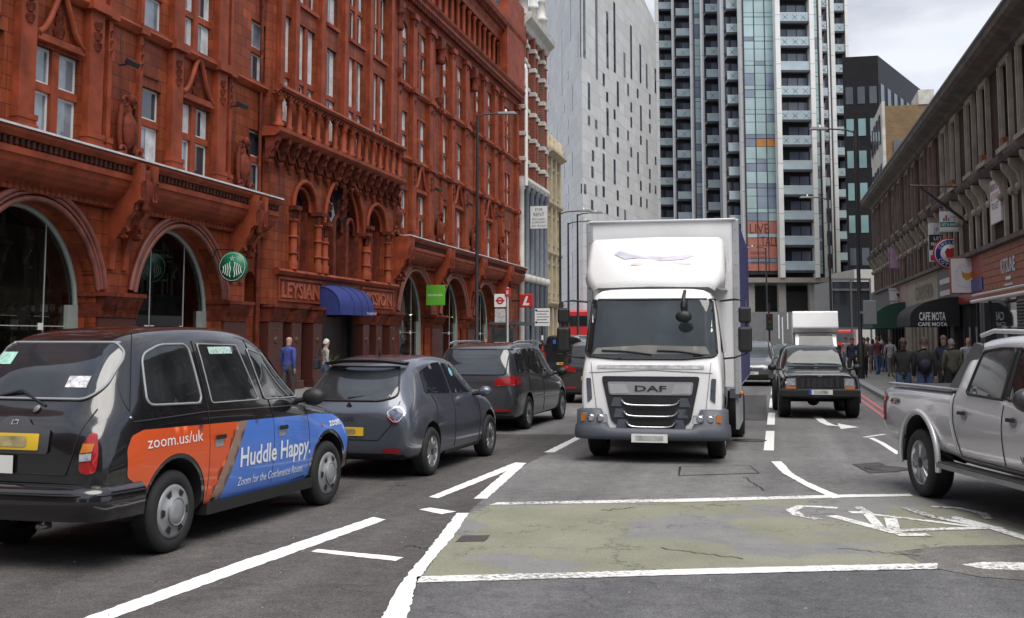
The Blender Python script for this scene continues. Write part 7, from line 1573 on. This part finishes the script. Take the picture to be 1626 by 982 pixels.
# ------------------------------------------------------------------ distant vehicles
bs = camthing('red_bus', 'red double-decker bus far down the left lane', 'bus', 914, 100)
m = MB(); m.box(-1.25, 1.25, 0, 10, .35, 4.3); m.build('body', mat('bus_red', (.45, .02, .025), .35, var=.05), bs, bevel=.15)
for z0, z1 in ((1.1, 2.1), (2.9, 3.8)):
    m = MB(); m.box(-1.05, 1.05, -.03, .02, z0, z1); m.build('window', CGLASS, bs); 
    for s in (-1, 1): q = MB(); q.box(*sorted((s*1.24, s*1.27)), .5, 9.5, z0, z1); q.build('side_window', CGLASS, bs)
for s in (-1, 1):
    for y in (2.2, 7.5): wheel(bs, s*1.1, y, .48, .28, 'steel', s)
rt = camthing('red_lorry', 'red lorry parked across the far end of the street', 'lorry', 1338, 104)
m = MB(); m.box(-1.1, 1.1, 0, 2.2, .5, 2.6); m.build('cab', mat('lorry_red', (.45, .03, .03), .4), rt, bevel=.12); m = MB(); m.box(-.95, .95, -.03, .03, 1.5, 2.3); m.build('windscreen', MATS['jeep_screen'], rt); m = MB(); m.box(1.2, 5.5, .2, 2.2, .6, 1.1); m.build('flatbed', MATS['grey_metal'], rt)
for x in (-.8, .8): wheel(rt, x, .9, .45, .28, 'steel', 1 if x > 0 else -1)
wheel(rt, 4.2, .5, .45, .28, 'steel', 1)
# ------------------------------------------------------------------ street furniture
def lamp_post(label, loc, h, arm, base_r=.11, head=True):
    o = thing('street_lamp', label, 'street lamp', loc, 0, 'street lamps')
    m = MB(); m.lathe([(base_r*1.25, 0), (base_r*1.25, 1.4), (base_r*.75, 1.5), (base_r*.62, h*.6), (base_r*.5, h)], (0, 0, 0), seg=10); m.build('column', BLACKM, o)
    ax, ay = arm; m = MB(); m.tube([(0, 0, h-.1), (ax*.3, ay*.3, h+.02), (ax, ay, h+.08)], .035, 6); m.build('arm', BLACKM, o)
    d = Vector((ax, ay, 0)).normalized(); p = Vector((ax, ay, h+.08)); q = MB(); n_ = Vector((-d.y, d.x, 0))
    vs = [p+d*a+n_*b+Vector((0, 0, c)) for a, b, c in ((-.1, -.08, -.05), (-.1, .08, -.05), (.75, .12, -.05), (.75, -.12, -.05), (-.1, -.05, .05), (-.1, .05, .05), (.6, .06, .09), (.6, -.06, .09))]
    q.add(vs, [(0, 1, 2, 3), (4, 7, 6, 5), (0, 4, 5, 1), (1, 5, 6, 2), (2, 6, 7, 3), (3, 7, 4, 0)]); q.build('lamp_head', mat('lamp_grey', (.12, .125, .13), .5), o, bevel=.02)
    q = MB(); q.lathe([(.05, 0), (.05, .08), (.03, .12), (0, .13)], tuple(p+d*.25+Vector((0, 0, .05))), seg=8); q.build('photocell', GW, o)
    return o
p = gx(757, 540, -12.0); lamp_post('tall black street lamp in front of the terracotta building', (-12.0, p.y, .12), gx(757, 182, -12.0).z-.12, (.9, .25))
p = gx(890, 540, -12.2); lamp_post('black street lamp before the white hotel corner', (-12.2, p.y, .12), gx(890, 338, -12.2).z-.12, (1.1, .2))
p = gx(918, 540, -12.3); lamp_post('slim street lamp standing just left of the truck box', (-12.3, p.y, .12), 9.6, (.9, .1)); p = gx(903, 540, -13.5); lamp_post('farthest slim street lamp below the hotel wall', (-13.5, p.y, .12), 9.4, (.9, .1))
lamp_post('street lamp on the right pavement with a grey cabinet sign', (3.4, 50.2, .12), 10.6, (-1.2, -.2), .12); lamp_post('street lamp farther up the right pavement before the tower', (3.2, 72, .12), 10.3, (-1.0, -.1)); pt = gy(1219, 540, 100); lamp_post('street lamp at the far junction in front of the coral hoarding', (pt.x, 100, 0), 9.6, (-.9, 0))
sg_ = thing('back_of_sign', 'plain grey back of a sign fixed to the right lamp column', 'sign', (3.75, 50.0, 2.75)); m = MB(); m.box(-.22, .32, -.06, .02, -.35, .65); m.build('panel', mat('sign_back', (.22, .23, .24), .5, var=.1), sg_, bevel=.02); m = MB(); m.box(-.34, -.22, -.04, .0, .1, .2); m.build('clamp', GREYM, sg_)
tl = camthing('traffic_light', 'black traffic signal on a slim post before the hoarding', 'traffic light', 1222, 70)
m = MB(); m.tube([(0, 0, 0), (0, 0, 4.0)], .06, 8); m.build('post', BLACKM, tl); m = MB(); m.box(-.2, .2, -.15, .1, 2.3, 3.35); m.build('signal_head', BLACKM, tl, bevel=.03)
for i in range(3): m = MB(); m.lathe([(.1, -.19), (.1, -.15)], (0, 0, 2.5+i*.32), 'y', 12); m.build('signal_lens', mat('lens_off%d' % i, ((.02, .06, .03), (.08, .05, .01), (.1, .01, .01))[i], .3), tl)
# bus stop and shelter
bp_ = gx(806, 540, -12.1); bst = thing('bus_stop', 'bus stop flag with red roundel on a pale post', 'bus stop', (-12.1, bp_.y, .12)); D_ = bp_.y
zf_ = lambda py: gx(800, py, -12.1).z-.12
m = MB(); m.tube([(0, 0, 0), (0, 0, zf_(455))], .05, 8); m.build('post', mat('pale_post', (.5, .5, .5), .5), bst)
m = MB(); m.box(-.62, -.08, -.03, .03, zf_(487), zf_(466)); m.build('flag', GW, bst); zc_ = (zf_(487)+zf_(466))/2
m = MB(); m.lathe([(.10, -.033), (.10, -.042), (.17, -.042), (.17, -.033)], (-.35, 0, zc_), 'y', 20, cap=False); m.build('roundel', REDS, bst); m = MB(); m.box(-.56, -.14, -.046, -.034, zc_-.035, zc_+.035); m.build('roundel_bar', REDS, bst)
m = MB(); m.box(-.60, -.10, -.03, .03, zf_(512), zf_(490)); m.build('route_panel', mat('route_panel', (.45, .45, .45), .5, var=.4, vscale=12), bst); m = MB(); m.box(-.12, .14, -.06, .06, zf_(470), zf_(457)); m.build('letter_box', REDS, bst); put_text('E', .16, 'lettering', GW, bst, (.01, -.06, (zf_(470)+zf_(457))/2), (1, 0, 0), (0, 0, 1), .005, True)
she = thing('bus_shelter', 'dark grey glazed bus shelter beyond the stop flag', 'bus shelter', (-12.9, bp_.y+4.5, .12)); m = MB(); m.box(-.7, .7, -2, 2, 2.35, 2.5); m.build('roof', mat('shelter_grey', (.06, .065, .07), .5), she)
for x, y in ((-.65, -1.9), (.5, -1.9), (-.65, 1.9), (.5, 1.9)): m = MB(); m.box(x-.05, x+.05, y-.05, y+.05, 0, 2.35); m.build('post', MATS['shelter_grey'], she)
m = MB(); m.box(-.68, -.66, -1.8, 1.8, .3, 2.2); m.build('glass_panel', MATS['balcony_glass'], she); m = MB(); m.box(-.6, .45, -1.97, -1.9, .3, 2.2); m.build('advert_panel', mat('poster_dark', (.05, .055, .06), .2, var=.5, vscale=3), she)
ls = thing('projecting_sign', 'square red sign with a white slanted L above the shelter', 'sign', gx(836, 478, FX+.9)); m = MB(); m.box(-.45, .40, -.06, .06, -.42, .42); m.build('panel', REDS, ls, bevel=.05); m = MB(); flat(m, [(-.02, .28), (.12, .28), (-.02, -.14), (.2, -.14), (.16, -.28), (-.24, -.28)], lambda u, v, w: (u, -.065, v)); m.build('letter', GW, ls); m = MB(); m.box(-.9, -.45, -.03, .03, -.05, .05); m.build('bracket', BLACKM, ls)
pk_ = gx(861, 540, -11.9); ps = thing('parking_sign', 'white parking regulations board on a black and white banded post', 'sign', (-11.9, pk_.y, .12)); zz = lambda py: gx(861, py, -11.9).z-.12
m = MB(); m.tube([(0, 0, 0), (0, 0, zz(492))], .05, 8); m.build('post', BLACKM, ps)
for i in range(3): m = MB(); m.lathe([(.056, 0), (.056, .25)], (0, 0, .5+i*.55), seg=8); m.build('band', GW if i != 1 else REDS, ps)
m = MB(); m.box(-.38, .42, -.06, -.05, zz(518), zz(490)); m.build('board', GW, ps); 
for i in range(5): m = MB(); m.box(-.28, .36-.1*(i % 2), -.066, -.06, zz(495+i*4.5), zz(494+i*4.5)); m.build('text_line', INK, ps)
for z_ in (zz(493), zz(512)): m = MB(); m.lathe([(0, -.066), (.06, -.066), (.06, -.06), (0, -.06)], (-.3, 0, z_), 'y', 12); m.build('symbol', NAVY, ps)
# ------------------------------------------------------------------ people
SKINS = [mat('skin_light', (.45, .27, .20), .6, var=.05), mat('skin_dark', (.10, .055, .038), .55, var=.05)]
def cloth(name, c): return mat('cloth_'+name, c, .85, var=.25, vscale=9, bump=.3, bscale=40)
SHOE = mat('shoe_dark', (.03, .028, .026), .6); SHOEW = mat('shoe_white', (.5, .5, .5), .6)
def person(label, loc, face, H=1.74, top=None, leg=None, hair=(.05, .035, .025), skin=0, stride=.25, group='pedestrians', bald=False, long=False, shorts=False, arm=0., shoe=None, lean=0., coat=0., cap=None):
    """face: direction the person faces (angle of rotz, 0 = +y). One continuous skinned body; clothing split by nearest bone"""
    o = thing('person', label, 'person', loc, face, group)
    V = []; R_ = []; E_ = []; M_ = []                              # verts, radii, edges, material per edge: 0 skin 1 top 2 legs 3 shoe
    def v(x, y, z, rx, ry=None): V.append((x*H, y*H, z*H)); R_.append((rx*H, (ry or rx)*H)); return len(V)-1
    def e(a, b, m): E_.append((a, b)); M_.append(m)
    pel = v(0, 0, .525, .085, .065); sp = v(0, .0, .60, .078+coat, .058+coat); ch = v(0, -.005+lean*.3, .72, .098+coat, .066+coat); nb = v(0, .0+lean*.4, .815, .045, .045); nk = v(0, .008+lean*.45, .845, .032); h1 = v(0, .022+lean*.5, .885, .043, .052); h2 = v(0, .016+lean*.5, .935, .046, .054); h3 = v(0, .012+lean*.5, .968, .03, .036)
    e(pel, sp, 1); e(sp, ch, 1); e(ch, nb, 1); e(nb, nk, 0); e(nk, h1, 0); e(h1, h2, 0); e(h2, h3, 0)
    for s in (-1, 1):
        sw = stride*s
        hp = v(s*.052, 0, .49, .062, .062); kn = v(s*.055, .12*sw+.02*abs(sw), .275, .042, .042); an = v(s*.055, .30*sw-.06*abs(sw), .05+.02*max(0, -sw), .027); to = v(s*.062, .30*sw-.06*abs(sw)+.085, .018, .024, .018)
        e(pel, hp, 2); e(hp, kn, 2); e(kn, an, 0 if shorts else 2); e(an, to, 3)
        sh_ = v(s*.108, lean*.35, .785, .042+coat*.5, .04+coat*.5); el = v(s*.135, -.08*sw-.01+lean*.4+arm*.05, .625, .03+coat*.5); wr = v(s*.13, -.16*sw+.03+lean*.4+arm*.16, .49+arm*.10, .021); ha = v(s*.128, -.17*sw+.045+lean*.4+arm*.2, .445+arm*.12, .022, .016)
        e(ch, sh_, 1); e(sh_, el, 1); e(el, wr, 1); e(wr, ha, 0)
    me = bpy.data.meshes.new('person_body'); me.from_pydata(V, E_, []); ob = bpy.data.objects.new('tmp', me); COL.objects.link(ob)
    sk = ob.modifiers.new('skin', 'SKIN'); sk.use_smooth_shade = True
    for i, d in enumerate(me.skin_vertices[0].data): d.radius = R_[i]; d.use_root = (i == 0)
    ss = ob.modifiers.new('s', 'SUBSURF'); ss.levels = ss.render_levels = 2
    bpy.context.view_layer.update(); out = bpy.data.meshes.new_from_object(ob.evaluated_get(bpy.context.evaluated_depsgraph_get())); bpy.data.objects.remove(ob)
    out.materials.clear()
    for m_ in (SKINS[skin], top, leg, shoe or SHOE): out.materials.append(m_)
    VV = [Vector(q) for q in V]
    for pl_ in out.polygons:
        c_ = pl_.center; best = 9
        for (a, b), mi in zip(E_, M_):
            q, t = geometry.intersect_point_line(c_, VV[a], VV[b]); t = min(1, max(0, t)); d = (VV[a].lerp(VV[b], t)-c_).length-(R_[a][0]*(1-t)+R_[b][0]*t)*.9
            if d < best: best = d; pl_.material_index = mi
        pl_.use_smooth = True
    # fingers: five short tapered tubes rooted in each palm, joined to the body mesh
    fm = MB()
    for k, s in ((14, -1), (22, 1)):
        hc = None
    hands = [i for i, (a, b) in enumerate(E_) if M_[i] == 0 and b == len(V)-1 or (M_[i] == 0 and R_[b][1] == .016*H)]
    for i in hands:
        a, b = E_[i]; w_, h_ = VV[a], VV[b]; d = (h_-w_).normalized(); s = 1 if h_.x > 0 else -1; fwd = Vector((0, 1, 0)); fwd = (fwd-d*fwd.dot(d)).normalized()
        for j, (off, ln) in enumerate(((-.012, .030), (-.004, .038), (.004, .041), (.012, .036))):
            p0 = h_+fwd*off*H*1.0; p1 = p0+d*ln*.55*H; p2 = p1+(d*.8+Vector((-s*.5, 0, 0))).normalized()*ln*.45*H; fm.tube([p0, p1, p2], .005*H, 5, taper=[.0052*H, .0048*H, .0038*H])
        p0 = h_+fwd*.015*H-d*.02*H; fm.tube([p0, p0+(fwd*.7+d*.6)*.02*H, p0+(fwd*.6+d)*.032*H], .006*H, 5, taper=[.006*H, .0055*H, .0045*H])
    # nose
    hd_ = VV[h2]; fm.add([tuple(hd_+Vector(q)*H) for q in ((-.008, .050, -.028), (.008, .050, -.028), (0, .066, -.030), (0, .050, .0))], [(0, 1, 2), (0, 2, 3), (1, 3, 2)])
    bm = bmesh.new(); bm.from_mesh(out); tmp = bpy.data.meshes.new('f'); tmp.from_pydata(fm.v, [], fm.f); bm.from_mesh(tmp); bm.to_mesh(out); bm.free()
    body = link_mesh('body', out, o)
    if not bald or cap:
        hm = MB(); c_ = VV[h2]; n1, n2 = 12, 7; vs = []
        for i in range(n2+1):
            t = pi/2*i/n2
            for k in range(n1):
                a = 2*pi*k/n1; drop = (.06 if long else .03) if sin(a) < .35 else 0.
                low = cos(t)**3; vs.append((c_.x+H*.056*cos(t)*cos(a), c_.y-.004*H+H*.062*cos(t)*sin(a), c_.z+H*(.004+.062*sin(t))-H*drop*low*(1.6 if long else 1)))
        hm.add(vs, [(i*n1+k, i*n1+(k+1) % n1, (i+1)*n1+(k+1) % n1, (i+1)*n1+k) for i in range(n2) for k in range(n1)], True); hm.build('hair' if not cap else 'cap', mat('hair_%.2f_%.2f' % (hair[0], hair[1]), cap or hair, .7, var=.3, vscale=30, bump=.4, bscale=90), o)
    fm = MB()
    for s in (-1, 1): fm.ball(tuple(VV[h2]+Vector((s*.018, .049, .004))*H), .006*H, .004*H, .003*H, 6, 4)
    fm.ball(tuple(VV[h2]+Vector((0, .050, -.043))*H), .012*H, .004*H, .003*H, 6, 4); fm.build('face_features', INK, o)
    return o
def at(px, py, x=None, y=None, z=.12): p_ = gx(px, py, x) if x is not None else gy(px, py, y); p_.z = z; return p_
DEN = cloth('denim', (.06, .10, .19)); NVY = cloth('navy', (.02, .025, .05)); BLK = cloth('black', (.015, .015, .016)); GRY = cloth('grey', (.30, .30, .31)); BLUS = cloth('blue_shirt', (.05, .07, .26)); PATT = mat('cloth_patterned', (.3, .28, .25), .85, var=.7, vscale=22); REDT = cloth('red', (.42, .02, .03)); WHT = cloth('white', (.6, .6, .6)); CHK = mat('cloth_check', (.16, .2, .28), .85, var=.6, vscale=18); TAN = cloth('tan', (.3, .22, .14))
person('balding man in a blue shirt walking along the left pavement', at(458, 540, -13.0), radians(-12), 1.78, BLUS, cloth('dark_trouser', (.045, .045, .05)), (.25, .2, .16), 0, .3, bald=True)
person('grey-haired woman in a patterned grey top by the entrance', at(517, 540, -13.4), radians(-50), 1.68, PATT, DEN, (.5, .5, .48), 0, .2, long=False, arm=.3)
person('fair-haired woman in a denim jacket near the far shop arch', at(771, 540, -13.3), radians(30), 1.68, DEN, BLK, (.35, .2, .09), 0, .2, long=True); person('person in navy standing beyond the bus shelter', at(843, 540, -13.0), radians(160), 1.72, NVY, NVY, (.3, .3, .3), 0, .1); person('woman in a black top and bright red trousers on the left pavement', at(862, 540, -13.2), radians(170), 1.70, BLK, REDT, (.05, .03, .02), 0, .25, long=True)
for lab, px, y, fc, H_, tp, lg, kw in (
    ('woman in a black jacket and sunglasses behind the pickup bed', 1433, 27.5, pi, 1.70, BLK, DEN, dict(skin=1, coat=.006, arm=.3)),
    ('man in a black coat and cap with a backpack near the pickup', 1467, 27.0, .1, 1.72, BLK, DEN, dict(coat=.01, cap=(.08, .08, .085))),
    ('grey-haired man in a dark suit beyond the pickup cab', 1499, 33.5, pi*.85, 1.78, NVY, BLK, dict(hair=(.12, .09, .07), coat=.006)), ('short-haired man in a grey coat seen from behind by the pickup', 1511, 32.5, .2, 1.68, cloth('olive', (.09, .09, .06)), BLK, dict(hair=(.2, .19, .18), coat=.006)), ('man whose face shows just above the pickup roof rail', 1537, 36, pi, 1.76, GRY, BLK, dict(bald=True)),
    ('person in a grey sweatshirt with a dark cross-body strap', 1413, 53, 0, 1.74, GRY, cloth('grey_trouser', (.12, .12, .13)), dict(stride=.3)), ('woman in a dark top and blue jeans facing the camera', 1404, 60, pi, 1.62, BLK, DEN, dict(long=True, stride=.3)), ('person in a maroon jacket walking away beside the white shirt', 1393, 56, .3, 1.80, cloth('maroon', (.12, .03, .04)), DEN, dict(stride=.3)), ('tall man in a white shirt above the crowd', 1400, 68, 0, 1.86, WHT, NVY, dict(stride=.2)),
    ('long-haired person in a tan coat in the right crowd', 1386, 63, .1, 1.66, TAN, BLK, dict(long=True, stride=.3)), ('man in a checked shirt and shorts on the right pavement', 1378, 58, 0, 1.76, CHK, cloth('shorts_tan', (.2, .18, .15)), dict(shorts=True, shoe=SHOEW, stride=.35)), ('brown-coated person beside the right lamp column', 1371, 51.5, pi, 1.74, cloth('brown', (.09, .06, .04)), BLK, dict(coat=.006, stride=.3)), ('person in a navy jacket striding left of the lamp column', 1353, 50.5, pi*.9, 1.74, NVY, BLK, dict(shoe=SHOEW, stride=.5)), ('man in a pale grey top and jeans far up the kerb', 1343, 66, pi, 1.78, GRY, DEN, dict(stride=.3))):
    kw.setdefault('stride', .2); x_ = at(px, 540, None, y); person(lab, x_, fc, H_, tp, lg, **kw)
person('site worker in an orange jacket near the red lorry', at(1374, 540, None, 98, 0), pi, 1.76, cloth('orange', (.6, .16, .03)), NVY, cap=(.6, .6, .58))
bpk = thing('backpack', 'black backpack worn by the man in the black coat', 'backpack', at(1467, 540, None, 27.0)+Vector((.0, -.17, 1.18)), .1); m = MB(); m.ball((-.03, 0, 0), .17, .11, .25, 10, 8); m.build('bag_body', BLK, bpk); m = MB(); m.ball((-.03, -.09, -.07), .12, .06, .12, 8, 6); m.build('front_pocket', NVY, bpk)
w_ = at(517, 540, -13.4); hb = thing('shoulder_bag', 'dark shoulder bag hanging beside the grey-haired woman', 'bag', w_+Vector((-.24, -.08, .92))); m = MB(); m.box(-.07, .07, -.15, .15, -.16, .14); m.build('bag_body', NVY, hb, bevel=.04); m = MB(); m.tube([(0, -.1, .14), (.06, -.05, .42), (.08, 0, .48), (.06, .05, .42), (0, .1, .14)], .012, 5); m.build('strap', NVY, hb)
